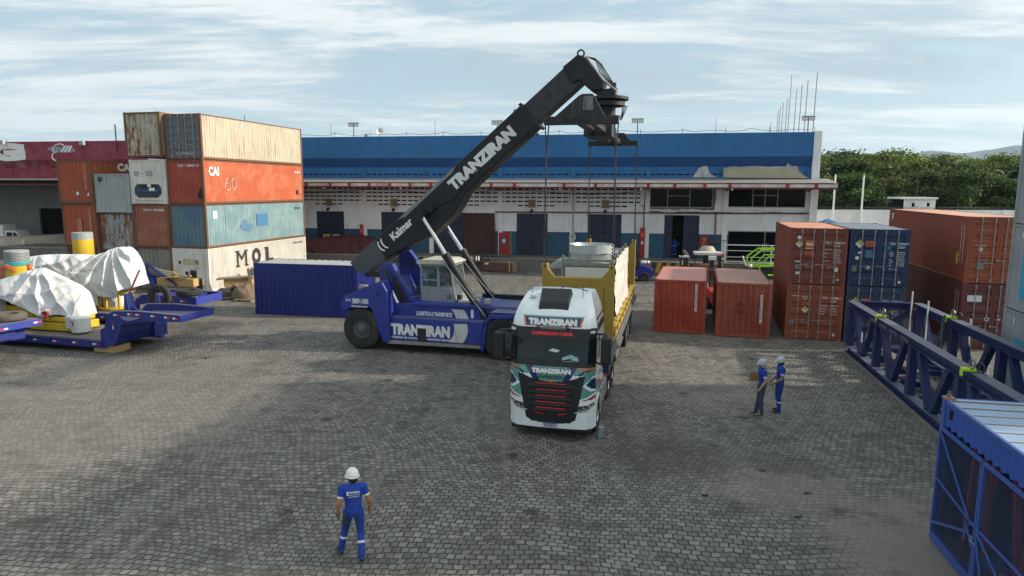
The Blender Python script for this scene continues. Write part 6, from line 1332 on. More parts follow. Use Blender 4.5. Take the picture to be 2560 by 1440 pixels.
def drape(name,label,top,hem,Y,depth,foci,mat,n=170,m=80,amp=.16,group=None,yaw=0.,cat='tarpaulin',roundr=.35):
    """cloth hung over a bulky thing: surveyed outline given its own distance, size and depth"""
    T_=[(atY(a,b,Y+depth*.42).x,atY(a,b,Y+depth*.42).z) for a,b in top]; H_=[(atY(a,b,Y).x,atY(a,b,Y).z) for a,b in hem]
    X,Zt=interp(T_,n); _,Zh=interp([(T_[0][0],H_[0][1])]+[h for h in H_ if T_[0][0]<h[0]<T_[-1][0]]+[(T_[-1][0],H_[-1][1])],n); rows=[]
    for j in range(m+1):
        v=j/m; row=[]
        for i in range(n):
            u=i/(n-1); x=X[i]; side=min(1,.25+min(u,1-u)/.03)**.5
            if v<.62:
                t=v/.62; z=Zh[i]+(Zt[i]-Zh[i])*t; y=depth*.42*(1-math.sqrt(max(0,1-t**2.6)))*1.0+depth*.42*.25*t
                if t>.93: y=depth*.42*( .25*t+1-math.sqrt(max(0,1-t**2.6)))
            else:
                t=(v-.62)/.38; z=Zt[i]-(Zt[i]-Zh[i])*t**2.2; y=depth*(.52+.48*math.sin(t*PI/2))
            f=0
            for fx,fz,k,w_ in foci:
                dx=x-fx; dz=z-fz; a=math.atan2(dx,abs(dz)+.15); rr=math.hypot(dx,dz); f+=w_*(1-2*abs(math.sin(.5*(a*k*1.3+fx*3+1.6*mnoise.noise(Vector((x*.8,z*.8,fx))))))**.8)*min(1,rr*.9)*math.exp(-rr*.18)*1.3
            f+=-.8*abs(mnoise.noise(Vector((x*1.1+z*.7,z*.6,Y))))*2+.7-.30*abs(mnoise.noise(Vector((x*3+z,z*.9,Y+3))))*2+.08*mnoise.noise(Vector((x*9,z*6,Y+5)))
            env=(1-abs(2*v-.62)**4*0)*1.0
            row.append((x+.04*f*amp*6*.2,Y+y-amp*f*(1 if v<.62 else .4),z+.25*amp*f*(1 if .05<v<.6 else .5)*(.6 if v>.5 else 1)))
        rows.append(row)
    mb=MB().grid(rows)
    for i in (0,n-1):
        for j in range(m//2): mb.f.append((j*n+i,(j+1)*n+i,(m-j-1)*n+i,(m-j)*n+i)); mb.m.append(0)
    o=mb.build(name,mat,None,smooth=True); s=o.modifiers.new('t','SOLIDIFY'); s.thickness=.015; return tag(o,label,cat,group)
drape('tarpaulin','white tarpaulin draped over the front machine, peaked at its top left',[(-60,735),(-30,722),(0,708),(30,699),(60,689),(85,682),(105,680),(130,691),(160,706),(190,721),(207,735),(214,770)],[(-60,800),(-30,770),(0,757),(20,764),(50,779),(80,793),(110,803),(130,797),(150,797),(180,803),(214,806)],29.6,1.3,[(-21.0,3.35,9,1.0),(-18.8,2.7,11,.7)],tarp,amp=.08,group='white tarpaulins over machines')
drape('tarpaulin','white tarpaulin draped over the rear machine, highest at its right end',[(68,652),(90,648),(130,645),(170,645),(200,645),(235,646),(255,640),(270,632),(285,627),(300,625),(318,625),(330,636),(338,660),(345,690),(348,715)],[(68,745),(207,745),(240,748),(270,752),(288,754),(293,742),(305,732),(320,729),(345,727)],34.0,1.7,[(-20.4,3.9,13,1.3),(-24.5,3.4,7,.5)],tarp,amp=.14,group='white tarpaulins over machines')
def onY(px_,py_,Y): p=atY(px_,py_,Y); return p
for px_,py_,Y,wd in ((176,691,33.75,1.35),(-35,757,29.35,1.42)):
    p=onY(px_,py_,Y); o=lettering('TechnipFMC',tuple(p),*FX,wd,.19,paint('faded_print',(.20,.21,.24),.7),None,bold=.0,thick=0); o.name='lettering'; tag(o,'grey print on the %s tarpaulin'%('rear' if px_>0 else 'front'),'lettering')
# ------------------------------------------------------------------ timber, ramp and scrap between the trailers and the stack
wood=paint('fresh_timber',(.48,.31,.13),.7,dirt=.25,seed=130); wood2=paint('weathered_timber',(.24,.18,.12),.8,dirt=.4,seed=131); pw=paint('pale_plywood',(.52,.47,.33),.7,dirt=.25,seed=132)
p=at(575,742,0); t=thing('timber_crate','long pale timber crate with dark lid beside the MOL container','crate',(p.x+.35,p.y+.2,0),-.237+PI/2-1.15); t.scale=(.62,.8,.85)
MB().box(-1.2,1.6,0,.9,.55,1.15).build('crate_side',wood,t); MB().prism([(-1.9,1.22),(1.7,1.35),(1.75,1.25),(1.7,1.16),(-1.25,1.16),(-1.9,1.1)],-.15,1.0).build('lid',wood2,t); MB().box(-1.1,-.6,-.05,.8,.10,.54).box(.9,1.4,-.05,.8,.1,.54).build('bearer',wood2,t); MB().bar((1.55,-.2,.55),(1.35,-.25,2.0),.28,.06).build('loose_plank',wood2,t)
def heap(name,label,cat,px_,py_,rx,ry,h,mat,seed,n=26,z0=0,yaw=0.,group=None,rough=.4,pw_=.5):
    p=at(px_,py_,z0); rows=[]
    for j in range(n+1):
        r=j/n; row=[]
        for i in range(n*2+1):
            a=2*PI*i/(n*2); k=1+.25*mnoise.noise(Vector((math.cos(a)*1.3+seed,math.sin(a)*1.3,seed))); x=rx*r*k*math.cos(a); y=ry*r*k*math.sin(a)
            z=h*(1-r**2.4)**pw_*(1+rough*mnoise.noise(Vector((x*1.3+seed,y*1.3,1)))+rough*.6*mnoise.noise(Vector((x*4,y*4,seed)))); row.append((x,y,max(0,z)))
        rows.append(row)
    o=MB().grid(rows).build(name,mat,None,smooth=True); o.location=(p.x,p.y+ry*.8,z0); o.rotation_euler=(0,0,yaw); return tag(o,label,cat,group)
t=heap('rope_heap','heap of brown mooring rope on pallets beside the blue container','rope heap',605,752,.85,.8,.75,paint('rope_brown',(.16,.115,.075),.9,dirt=.4,bump=1.,bscale=9),3,z0=.12)
q=MB(); random.seed(8); p=at(600,752)
for k in range(22):
    a=random.uniform(0,6.28); pts=[(p.x+.75*math.cos(a+s*.5)*(1-.1*s)+random.uniform(-.1,.1),p.y+.6+.75*math.sin(a+s*.5)*(1-.1*s),.25+.55*math.sin(min(3.1,s*.55+.1))*random.uniform(.8,1.1)) for s in range(6)]; q.tube(pts,.055,6)
tag(q.build('mooring_rope',paint('rope_brown2',(.19,.14,.095),.9,dirt=.3),smooth=True),'coils of thick brown rope lying over the heap','rope')
def pallet(name,label,px_,py_,rz=0):
    p=at(px_,py_); t=thing('pallet',label,'pallet',(p.x,p.y,0),rz,'wooden pallets by the stack'); 
    for k in range(6): MB().box(-.6,.6,-.5+k*.18,-.38+k*.18,.10,.125).build('board',wood2,t)
    for k in range(3): MB().box(-.6+.52*k,-.44+.52*k,-.5,.5,0,.099).build('bearer',wood2,t)
pallet('','pallet under the rope heap nearest the blue container',617,757,-.2); pallet('','pallet with scrap in front of the MOL container',563,752,-.25)
heap('scrap_heap','low dark heap of scrap and wire on a pallet by the MOL container','scrap',562,748,.75,.6,.42,paint('dark_scrap',(.05,.045,.04),.8,dirt=.5,bump=1.),6,z0=.12)
o=heap('cable_drum_pile','grey bundle of machine parts left of the blue container','machine parts',632,722,.45,.4,1.25,paint('dark_scrap2',(.09,.09,.085),.7,dirt=.5),8)
# crate of timber and broken boards in front of the reefer
p=at(425,738); t=thing('timber_crate','open crate of raw boards with a pale panel on top, before the reefer','crate',(p.x,p.y,0),-.2); t.scale=(.78,.9,.9)
MB().box(-1.1,2.4,-.1,.9,.5,1.05).build('crate_side',wood,t); MB().bar((-.4,-.3,1.1),(1.1,-.2,1.25),.9,.04).build('loose_board',wood,t); q=MB(); q.prism([(-1.2,1.85),(-.9,1.75),(1.7,1.35),(1.85,1.20),(1.65,1.0),(.2,1.15),(-1.0,1.45),(-1.3,1.7)],-.1,-.04); q.build('pale_panel',pw,t); MB().bar((.2,-.15,.9),(.6,-.15,1.6),.08).bar((.55,-.15,1.55),(1.4,-.15,1.0),.07).bar((1.3,-.1,1.1),(2.2,-.1,1.3),.12).build('brace',wood,t)
MB().box(-1.,2.2,0,.7,0,.5).build('pallet_base',wood2,t)
p=at(360,745); t=thing('loading_ramp','blue steel ramp raised against the grey container','ramp',(p.x,p.y+1.2,0),-.2)
z=lambda py_:atY(360,py_,p.y+1.2).z
MB().tube([(-.35,0,z(668)+.1),(-.30,0,z(706)+.1)],.07,6).tube([(-.4,0,z(669)+.1),(1.75,0,z(718))],.07,6).build('ramp_arm',l_b,t); MB().tube([(-.4,0,z(705)),(.9,.1,z(737))],.09,6).tube([(-.2,.5,z(700)),(1.1,.5,z(730))],.09,6).bar((-.1,0,z(712)),(-.1,.5,z(708)),.08).bar((.4,0,z(724)),(.4,.5,z(718)),.08).build('ramp_frame',l_b,t); MB().prism([(-1.2,1.2),(-.6,1.25),(.5,.5),(.6,.2),(.1,.2)],.2,.5).box(-.15,.15,0,.5,0,.9).build('ramp_base',l_b,t)
# ------------------------------------------------------------------ along the warehouse dock
mt=paint('maroon_tarpaulin',(.085,.017,.018),.8,dirt=.2,seed=140)
drape('tarpaulin','large dark red tarpaulin over cargo between the left stack and the reach stacker',[(740,598),(763,598),(800,597),(840,593),(880,589),(910,592),(940,600),(975,612),(1010,630)],[(740,668),(800,668),(900,668),(950,668),(1010,668)],60.5,3.6,[(-13.9,3.3,8,1.0),(-19,3.0,5,.6)],mt,amp=.16,n=90,m=30)
p=at(795,655); t=thing('engine_block','strapped engine and black tyres stacked behind the blue container','machine parts',(p.x,p.y,0),-.1)
MB().box(-.1,1.2,0,1.2,.3,2.05).build('rusty_crate',paint('rusty_crate',(.10,.06,.035),.8,dirt=.5,rust=.5),t); q=MB(); random.seed(6)
for k in range(26): q.box(*(lambda a,b,c:(a,a+.35,b,b+.35,c,c+.3))(random.uniform(-1.3,-.35),random.uniform(-.2,.6),random.uniform(0,1.5)))
q.build('black_parts',M_black,t); 
for x in (.25,.68,1.08): MB().tube([(x,-.03,.3),(x-.06,-.03,1.4),(x-.1,-.02,2.06),(x-.3,.6,2.1)],.035,5).build('orange_strap',s_o,t)
bt=paint('black_tarpaulin',(.030,.030,.030),.7,dirt=.35,seed=141,dirtcol=(.09,.085,.08))
drape('tarpaulin','crumpled black tarpaulin heap behind the reach stacker cab',[(985,650),(1000,640),(1020,637),(1040,640),(1060,650),(1075,658),(1090,668)],[(985,678),(1030,676),(1090,680)],57.5,2.2,[(-9,1.5,9,1)],bt,amp=.2,n=50,m=24)
drape('tarpaulin','long black tarpaulin over timber crates in front of the dock',[(1110,650),(1140,640),(1175,637),(1220,640),(1270,643),(1300,647),(1330,650),(1360,652),(1390,660),(1420,668)],[(1110,668),(1180,658),(1270,662),(1290,680),(1330,686),(1370,684),(1420,690)],56.8,2.0,[(-2,1.8,8,.8),(2,1.6,9,.8)],bt,amp=.14,n=80,m=26)
p=at(1168,677); t=thing('timber_crate','long reddish brown plank crate under the black tarpaulin','crate',(p.x,p.y,0),-.45)
planks('crate_lid',0,4.3,0,1.0,.86,t,wood2,5); q=MB()
for k in range(20): q.box(.0+k*.213,.20+k*.213,-.03,0,.08,.82)
q.build('crate_side',paint('red_brown_planks',(.12,.055,.045),.8,dirt=.4,seed=142),t); MB().box(3.95,4.05,-.08,-.031,.05,.95).build('batten',wood,t); MB().box(1.7,2.05,-.04,-.032,.62,.76).build('paper_label',M_white,t); MB().box(.02,4.24,.0,.98,.06,.80).build('crate_core',wood2,t)
p=at(1153,684); t=thing('traffic_cone','orange and white traffic cone by the lift cylinder','traffic cone',(p.x,p.y,0)); co=paint('cone_orange',(.60,.08,.03),.5,dirt=.1)
MB().box(-.28,.28,-.28,.28,0,.04).build('base',co,t); MB().lathe([(.22,.04),(.15,.38),(.10,.62),(.06,.85),(.001,.85)],n=16).build('cone',co,t,smooth=True); MB().lathe([(.152,.40),(.108,.60),(.10,.60),(.14,.40)],n=16).build('white_band',M_white,t)
for i,(px_,py_) in enumerate(((1178,652),(1192,651))):
    p=at(px_,py_,1.1); 
t=thing('round_sign','small round no entry sign lying by the dock edge','sign',tuple(at(1177,655,1.15))); MB().cyl((0,0,.25),(0,.03,.25),.22,18).build('disc',M_white,t); MB().lathe([(.16,-.01),(.22,-.01),(.22,.01)],c=(0,-.01,.25),axis='y',n=18).build('red_ring',M_redl,t)
for k,px_ in enumerate((1190,1196)):
    p=at(px_,652,1.12); t=thing('bottle','small white bottle on the dock edge','bottle',tuple(p),0,'white bottles on the dock'); MB().lathe([(.07,0),(.07,.25),(.03,.32),(.03,.38),(.001,.38)],n=10).build('bottle_body',M_white,t,smooth=True)
def stone(px_,py_,label):
    p=at(px_,py_); o=heap('dark_chip',label,'debris',px_,py_,.18,.12,.04,M_dark,2,n=8,group='loose debris on the cobbles')
# forklifts
def forklift(label,px_,py_,yaw,col,grp):
    p=at(px_,py_); t=thing('forklift',label,'forklift',(p.x,p.y,0),yaw,grp)
    MB().prism([(-1.5,.35),(.35,.35),(.42,.75),(.30,1.0),(-.1,1.18),(-.55,1.22),(-.60,.85),(-1.5,.85)],-.05,1.15).build('body',col,t,bevel=.04)
    MB().prism([(-.05,.30),(.45,.30),(.50,.85),(.35,1.05),(0.05,1.1)],-.02,1.12).build('counterweight',col,t,bevel=.06)
    for x in (-.15,-1.55):
        for y in (-.12,1.0):
            wn=thing2('wheel',t,(x,y,.33 if x>-1 else .38)); r=.36 if x>-1 else .40; MB().lathe([(r*.5,.02),(r*.9,0),(r,.05),(r,.2),(r*.9,.24),(r*.5,.22)],axis='y',n=24).build('tyre',r_tyre,wn,smooth=True); MB().lathe([(r*.5,.04),(r*.3,.07),(.001,.05)],axis='y',n=16).build('rim',M_dark,wn)
    g=MB(); 
    for y in (.05,1.05): g.bar((-.55,y,1.15),(-.60,y,2.18),.08); g.bar((-1.55,y,.85),(-1.35,y,2.18),.07)
    for y in (.05,.3,.55,.8,1.05): g.bar((-1.38,y,2.18),(-.50,y,2.18),.06)
    g.bar((-.5,.02,2.18),(-.5,1.08,2.18),.07); g.bar((-1.38,.02,2.18),(-1.38,1.08,2.18),.07); g.build('overhead_guard',M_black,t)
    m=MB(); 
    for y in (.25,.85): m.bar((-1.85,y,.2),(-1.75,y,2.3),.12,.08)
    for z in (.4,1.2,2.2): m.bar((-1.83+.04*z,.2,z),(-1.83+.04*z,.9,z),.08)
    m.build('mast',M_black,t)
    for y in (.3,.8): MB().box(-2.95,-1.85,y-.06,y+.06,.08,.12).build('fork',M_dark,t)
    MB().box(-.95,-.5,.3,.8,.95,1.1).box(-.6,-.5,.3,.8,1.1,1.55).build('seat',M_black,t,bevel=.02); MB().cyl((.48,.1,.9),(.50,.1,.9),.08,10).build('lamp',M_wp,t)
    return t
f=forklift('dark blue forklift with a gas cylinder on its back, right of the ochre flat rack',1615,701,-.05,paint('forklift_blue',(.012,.02,.22),.4,dirt=.2),'forklifts')
gcy=paint('gas_bottle',(.50,.48,.44),.4,.2,dirt=.3); o=thing('gas_cylinder','white gas cylinder lying across the blue forklift counterweight','gas cylinder',tuple(f.location+Vector((-.05,.4,1.25))),.3); MB().lathe([(.001,-.40),(.12,-.38),(.16,-.30),(.16,.28),(.12,.36),(.001,.38)],c=(0,0,.15),axis='x',n=18).build('bottle',gcy,o,smooth=True); MB().lathe([(.165,.10),(.165,.18)],c=(0,0,.15),axis='x',n=18).build('band',w_redd,o)
f2=forklift('red forklift glimpsed in the gap between the two low red containers',1772,768,-1.3,paint('forklift_red',(.42,.02,.02),.4,dirt=.2),'forklifts')
p=atY(1756,640,43.5); 
# odd machines behind the red containers
p=at(1707,705); t=thing('engine_hoist','black boxy machine with white lid by the striped dock edge','machine',(p.x,p.y,0),-.1)
MB().box(-.25,.3,-.2,.3,0,1.95).build('body',M_black,t,bevel=.03); MB().box(-.32,.35,-.25,.35,1.95,2.05).build('top_plate',paint('lid_white',(.55,.55,.53),.5),t); MB().cyl((-.15,0,2.05),(-.15,0,2.1),.13,14).build('filler',M_black,t); MB().lathe([(.3,-.1),(.33,0),(.3,.1)],c=(.4,0,1.35),axis='y',n=18).build('blue_hose_reel',l_end,t); MB().box(-.16,-.08,-.21,-.2,1.4,1.75).build('label_plate',M_wp,t)
p=at(1768,700); t=thing('utility_vehicle','small utility vehicle with flat white roof and orange corner, behind the red containers','vehicle',(p.x,p.y,0),-.15)
MB().box(-1.05,.95,-.3,.9,2.02,2.22).build('roof',paint('off_white_roof',(.60,.57,.52),.6,dirt=.2),t,bevel=.03); MB().bar((-.95,-.2,2.0),(-1.05,-.2,.8),.07).bar((.8,-.2,2.0),(.8,-.2,.8),.22).bar((1.0,.7,2.0),(1.0,.7,.8),.07).build('roof_post',M_black,t); MB().box(.93,1.10,-.32,.0,1.85,2.15).build('corner_lamp',co,t); MB().box(-1.1,1.1,-.2,.9,.45,1.3).build('body',paint('brown_body',(.16,.09,.06),.6,dirt=.5),t,bevel=.06)
for x in (-.75,.75): MB().cyl((x,-.3,.35),(x,-.05,.35),.35,20).cyl((x,.7,.35),(x,.95,.35),.35,20).build('wheel',M_black,t)
MB().lathe([(.75,0),(.7,.15),(.45,.5),(.40,.55),(.001,.55)],c=(.1,1.6,2.0),n=24).build('cement_cone',paint('cone_beige',(.42,.38,.30),.7,dirt=.3),t,smooth=True); MB().cyl((.1,1.6,0),(.1,1.6,2.0),.3,12).build('cone_stand',M_dark,t)
for k in range(3): MB().tube([(-1.45-.12*k,.2,1.3),(-1.30-.1*k,.2,1.75),(-1.55-.1*k,.2,2.1),(-1.75-.06*k,.2,2.35)],.035,6).build('bent_hose',paint('hose_beige',(.28,.26,.22),.7),t)
p=at(1755,690); o=thing('guard_post','red and black post with white cap in the gap between the red containers','post',tuple(at(1776,735)),0); MB().box(-.12,.12,-.1,.1,0,1.9).build('post_body',M_black,o); MB().box(-.2,.25,-.15,.15,2.35,2.6).build('white_cap',M_white,o); MB().box(-.06,.1,-.12,-.101,1.0,1.5).build('red_plate',w_red,o); MB().box(-.12,.12,-.1,.1,1.9,2.35).build('post_top',M_black,o)
drape('tarpaulin','black sheet over a low pile before the white railing',[(1800,668),(1808,656),(1815,649),(1850,648),(1865,652),(1872,668)],[(1800,690),(1872,690)],53.5,1.6,[(18,1.3,9,.6)],bt,amp=.1,n=40,m=20)
p=at(1900,696); gb=paint('lime_green_frame',(.30,.62,.02),.35,dirt=.08); t=thing('tube_frame_trailer','lime green tube framed machine behind the stacked containers','machine',(p.x,p.y,0),-.05)
sx0=-.35
q=MB()
for y in (0,1.2): q.tube([(-.75,y,.95),(-.72,y,1.75),(.05,y,2.35),(1.6,y,2.38)],.07,8); q.tube([(-.1,y,1.05),(.55,y,1.85),(1.6,y,1.90)],.06,8); q.tube([(-.75,y,1.05),(1.6,y,1.15)],.07,8); q.tube([(-.2,y,.35),(1.6,y,.45)],.08,8); q.tube([(-.1,y,.4),(-.1,y,1.05)],.06,8)
q.tube([(-.75,0,1.05),(-.75,1.2,1.05)],.06,8).tube([(.05,0,2.35),(.05,1.2,2.35)],.06,8); q.build('tube_frame',gb,t,smooth=True); MB().box(-.2,1.6,.2,1.0,.5,1.0).build('engine',M_black,t); MB().tube([(-1.1,.1,1.1),(-1.35,.1,1.75)],.05,8).lathe([(.001,-.1),(.1,0),(.001,.1)],c=(-1.36,.1,1.78),n=10).build('lever',M_white,t)
MB().lathe([(.12,-.12),(.17,0),(.12,.12)],c=(-.85,-.1,1.15),n=12).build('white_lamp',M_white,t); 
for x in (.2,1.4): MB().cyl((x,-.1,.35),(x,.12,.35),.35,18).cyl((x,1.1,.35),(x,1.3,.35),.35,18).build('wheel',M_black,t)
heap('sack_heap','pale sacks piled against the striped dock edge','sacks',1640,668,.6,.5,.75,paint('sack_beige',(.25,.22,.17),.8,dirt=.4),12)
# delivery truck behind the low wall
p=atY(38,600,69); t=thing('delivery_truck','small white truck seen over the low wall at the far left','truck',(p.x-1.2,69,0),0)
MB().box(-3.0,.0,0,1.8,1.0,3.05).build('cargo_box',w_m,t,bevel=.03); MB().prism([(.1,.6),(2.0,.6),(2.05,1.4),(1.6,1.75),(1.25,2.45),(.1,2.5)],0,1.8).build('cab',w_m,t,bevel=.06); MB().prism([(1.0,1.72),(1.55,1.75),(1.22,2.30),(.95,2.32)],-.01,.0).prism([(.3,1.72),(.9,1.72),(.86,2.32),(.3,2.32)],-.01,.0).build('side_window',k_gl,t)
MB().box(-3,2.0,.1,1.7,.5,.95).build('chassis',M_dark,t)
for x in (-2.2,1.2): MB().cyl((x,-.02,.42),(x,.25,.42),.42,20).cyl((x,1.5,.42),(x,1.8,.42),.42,20).build('wheel',M_black,t)
# loose debris
for px_,py_,l in ((515,903,'flat dark chip on the bright cobbles left of the reach stacker'),(1998,1287,'dark splinter lying in the dusty patch at the lower right'),(2020,1228,'thin dark stick on the dusty patch'),(1765,1235,'dark broken shard on the cobbles right of the truck'),(1908,1172,'dark crumb near the two standing workers')):
    p=at(px_,py_); random.seed(px_); o=MB().prism([(-.07,-.02),(.02,-.035),(.09,-.01),(.05,.025),(-.05,.03)],0,.025,ax='z').build('debris',M_dark,loc=(p.x,p.y,.003)); o.rotation_euler=(0,0,random.uniform(-.5,.5)); tag(o,l,'debris')
# ------------------------------------------------------------------ navy lattice truss
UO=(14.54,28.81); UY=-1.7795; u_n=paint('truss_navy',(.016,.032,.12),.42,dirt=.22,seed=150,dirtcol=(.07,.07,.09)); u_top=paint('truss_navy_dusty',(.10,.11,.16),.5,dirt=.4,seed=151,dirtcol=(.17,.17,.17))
TU=thing('lattice_truss','navy steel lattice truss lying along the right side of the yard','steel truss',(*UO,0),UY)
LN=15.3; WD=2.55; HT=2.22
def ibeam(name,a,b,wd,h,mat=None,top=None,updir=(0,0,1)):
    m=MB(); a=Vector(a);b=Vector(b); up=Vector(updir); 
    o=up*(h/2-.015); m.bar(a+o,b+o,wd,.03,0,updir); m.bar(a-o,b-o,wd,.03,0,updir); m.bar(a,b,.03,h-.06,0,updir); e=m.build(name,mat or u_n,TU)
    return e
for y in (0,WD):
    for nm,z,hh in (('top_chord',HT-.14,.28),('bottom_chord',.16,.28)): ibeam(nm,(0,y,z),(LN,y,z),.36,hh)
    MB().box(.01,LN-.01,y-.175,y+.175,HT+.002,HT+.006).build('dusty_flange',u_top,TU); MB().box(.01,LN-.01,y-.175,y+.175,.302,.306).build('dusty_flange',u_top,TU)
    for k in range(5):
        x=.15+3.6*k; MB().box(x-.14,x+.14,y-.12,y+.12,.302+.01,HT-.28).build('upright',u_n,TU)
    for k in range(4):
        x=1.95+3.6*k
        for s in (-1,1):
            MB().bar((x+s*.12,y,.31),(x+s*1.15,y,HT-.29),.24,.20,0,(0,1,0)).build('diagonal',u_n,TU)
        MB().bar((x+.05,y+.13,.4),(x+.30,y+.13,HT-.4),.02).build('pale_edge',M_steel,TU) if y==0 else None
for x in (.0,): ibeam('end_beam',(0,.18,HT-.14),(0,WD-.18,HT-.14),.3,.28)
for k in range(9): MB().box(.3+1.75*k,.5+1.75*k,.19,WD-.19,.12,.30).build('cross_beam',u_n,TU)
MB().bar((.0,.2,.5),(.0,WD-.2,HT-.4),.18,.18).build('end_diagonal',u_n,TU)
for k in range(3): MB().bar((1.9+3.6*k,.25,.35),(3.6+3.6*k,WD-.25,.35),.10,.06).build('wind_brace',u_n,TU); MB().box(1+4.4*k,4.8+4.4*k,.9,1.25,.31,.42).build('loose_plank',l_wood,TU)
MB().box(.3,14.6,-.30,-.18,.0,.06).build('timber_bearer',l_wood,TU)
for k in range(4): 
    for i in range(2): MB().box(3.3+k*1.1,4.1+k*1.1,-.1855,-.181,HT-.14-.07*i,HT-.11-.07*i).build('stencil_mark',M_steel,TU) if k<4 else None
MB().box(2.4,2.62,-.205,-.2,.95,1.35).build('paper_tag',M_white,TU)
neon=flat('neon_yellow_sling',(.50,.72,.03),.6); shk=paint('shackle_steel',(.20,.21,.21),.4,.5)
for i,(px_,py_,l) in enumerate(((2203,785,'yellow sleeved lifting shackle on the near chord, far end'),(2422,918,'yellow sleeved lifting shackle on the near chord, close to the blue cage'),(2376,787,'yellow sleeved lifting shackle with hanging green sling on the back chord'))):
    p=at(px_,py_,HT+.02); t=thing('lifting_shackle',l,'shackle',tuple(p),UY,'lifting shackles on the truss'); t.scale=(.8,.8,.8)
    MB().box(-.13,.13,-.2,.2,0,.10).box(-.10,.10,-.22,-.18,-.18,.0).build('sleeve',neon,t,bevel=.02); MB().tube([(-.12+.0,.02+.0,.10)]+[(.17*math.cos(R(a))-.0,.1,.22+.17*math.sin(R(a))) for a in range(200,-21,-20)]+[(.12,.02,.10)],.035,8).build('bow',shk,t,smooth=True); MB().tube([(.17*math.cos(R(a))+.1,.32+.05*math.cos(R(a)),.14+.16*math.sin(R(a))) for a in range(0,361,24)],.03,8).build('ring',M_dark,t,smooth=True)
    if i==2: MB().tube([(.0,-.2,.1),(.02,-.3,-.2),(.12,-.32,-1.2),(.25,-.2,-2.1)],.05,8).build('grey_sling',paint('grey_sling',(.10,.12,.09),.8),t,smooth=True); MB().tube([(0,-.2,.12),(.0,-.3,-.12)],.07,8).build('green_sleeve',paint('green_sleeve',(.01,.10,.05),.7),t)
for i,(px_,y0_,y1_) in enumerate(((2282,721,790),(2322,744,850),(2428,789,860),(2479,825,870))):
    p=at(px_,y1_+120,0); p=atY(px_,y0_,27.5-1.2*i); o=MB().cyl((0,0,0),(0,0,p.z),.03,8).build('white_stake',M_white,loc=(p.x,p.y,0)); tag(o,'thin white stake standing behind the truss','stake','white stakes behind the truss')
# ------------------------------------------------------------------ blue mesh-doored container in the right foreground
b_c=paint('cage_blue',(.035,.10,.42),.45,dirt=.15,seed=160,rust=.06); b_f=paint('cage_frame_blue',(.050,.11,.38),.45,dirt=.2,seed=161); b_r=paint('cage_roof',(.30,.40,.55),.5,dirt=.3,rust=.12,seed=162,dirtcol=(.45,.45,.45))
BC=thing('mesh_door_container','blue open sided container with mesh doors in the bottom right corner','container',(8.42,12.90,0),-.2-PI/2)
H3=2.92; L3=6.06
m=MB()
for x in (0,L3-.15):
    for y in (0,2.3): m.box(x,x+.15,y,y+.14,.0,H3-.01)
m.box(.15,L3-.15,.0,.12,0,.16).box(.15,L3-.15,2.32,2.43,0,.16).box(0,.12,.14,2.3,0,.16).box(.15,L3-.15,.01,.07,H3-.10,H3-.01).box(.15,L3-.15,2.37,2.43,H3-.1,H3-.01).box(.01,.07,.14,2.3,H3-.1,H3-.01); m.build('frame',b_f,BC,bevel=.008)
MB().box(-.01,.17,-.01,.17,H3-.008,H3+.03).build('corner_casting',paint('corner_rust',(.30,.17,.13),.6,dirt=.4),BC); MB().box(.03,.13,.04,.12,H3+.031,H3+.033).build('casting_hole',M_black,BC)
pr=wave(L3-.3,0,.03,.27); MB().grid([[(.15+q[0],.03+q[1],2.38+.03*((i%4)>1)) for i,q in enumerate(pr)],[(.15+q[0],.03+q[1],H3-.10) for q in pr]]).build('upper_side_band',b_c,BC)
pr=wave(L3-.14,0,.05,.44); MB().grid([[(.07+q[0],.07,H3-.012-q[1]) for q in pr],[(.07+q[0],2.37,H3-.012-q[1]) for q in pr]]).build('roof',b_r,BC)
MB().box(.2,.24,.10,2.35,.16,H3-.1).box(.2,L3-.2,2.30,2.34,.16,H3-.1).build('inner_wall',paint('cage_inner',(.02,.03,.06),.7),BC); MB().box(.15,L3-.15,.12,2.32,.10,.15).build('floor',paint('cage_floor',(.07,.06,.05),.8,dirt=.5),BC)
rsm=MB()
for k in range(13): rsm.box(.2+k*.44,.235+k*.44,.09,2.35,H3-.02,H3-.004)
rsm.build('roof_seam',paint('seam_brown',(.20,.15,.12),.7,dirt=.5),BC)
MB().box(.38,.46,-.012,.03,2.60,2.78).build('vent_slot',M_black,BC)
def mdoor(x0,x1,z0,z1,par,braces):
    D=thing2('mesh_door',par,(0,0,0)); f=MB(); 
    for a,b in (((x0,z0),(x0,z1)),((x1,z0),(x1,z1)),((x0,z1),(x1,z1)),((x0,z0),(x1,z0))): f.bar((a[0],-.02,a[1]),(b[0],-.02,b[1]),.06,.05)
    f.build('door_frame',b_f,D)
    for a,b in braces: MB().bar((a[0],-.045,a[1]),(b[0],-.045,b[1]),.05,.02,0,(0,1,0)).build('brace',b_f,D)
    w_=MB(); s=.055; r=.0024; 
    n1_=int((x1-x0+z1-z0)/s)
    for k in range(1,n1_):
        c=k*s
        # x - x0 + z - z0 = c
        xa=max(x0,x0+c-(z1-z0)); xb=min(x1,x0+c); w_.bar((xa,.0,z0+c-(xa-x0)),(xb,.0,z0+c-(xb-x0)),r*2)
        xa=max(x0,x0+c-(z1-z0)); xb=min(x1,x0+c); w_.bar((xa,.004,z1-c+(xa-x0)),(xb,.004,z1-c+(xb-x0)),r*2)
    w_.build('wire_mesh',paint('mesh_wire',(.05,.07,.14),.5),D)
    return D
mdoor(.14,1.86,.18,2.34,BC,[((.16,2.30),(1.72,1.12)),((.16,1.34),(1.84,1.16)),((.18,.42),(1.62,.95)),((1.55,1.1),(1.84,.75)),((1.55,1.1),(1.55,.75))])
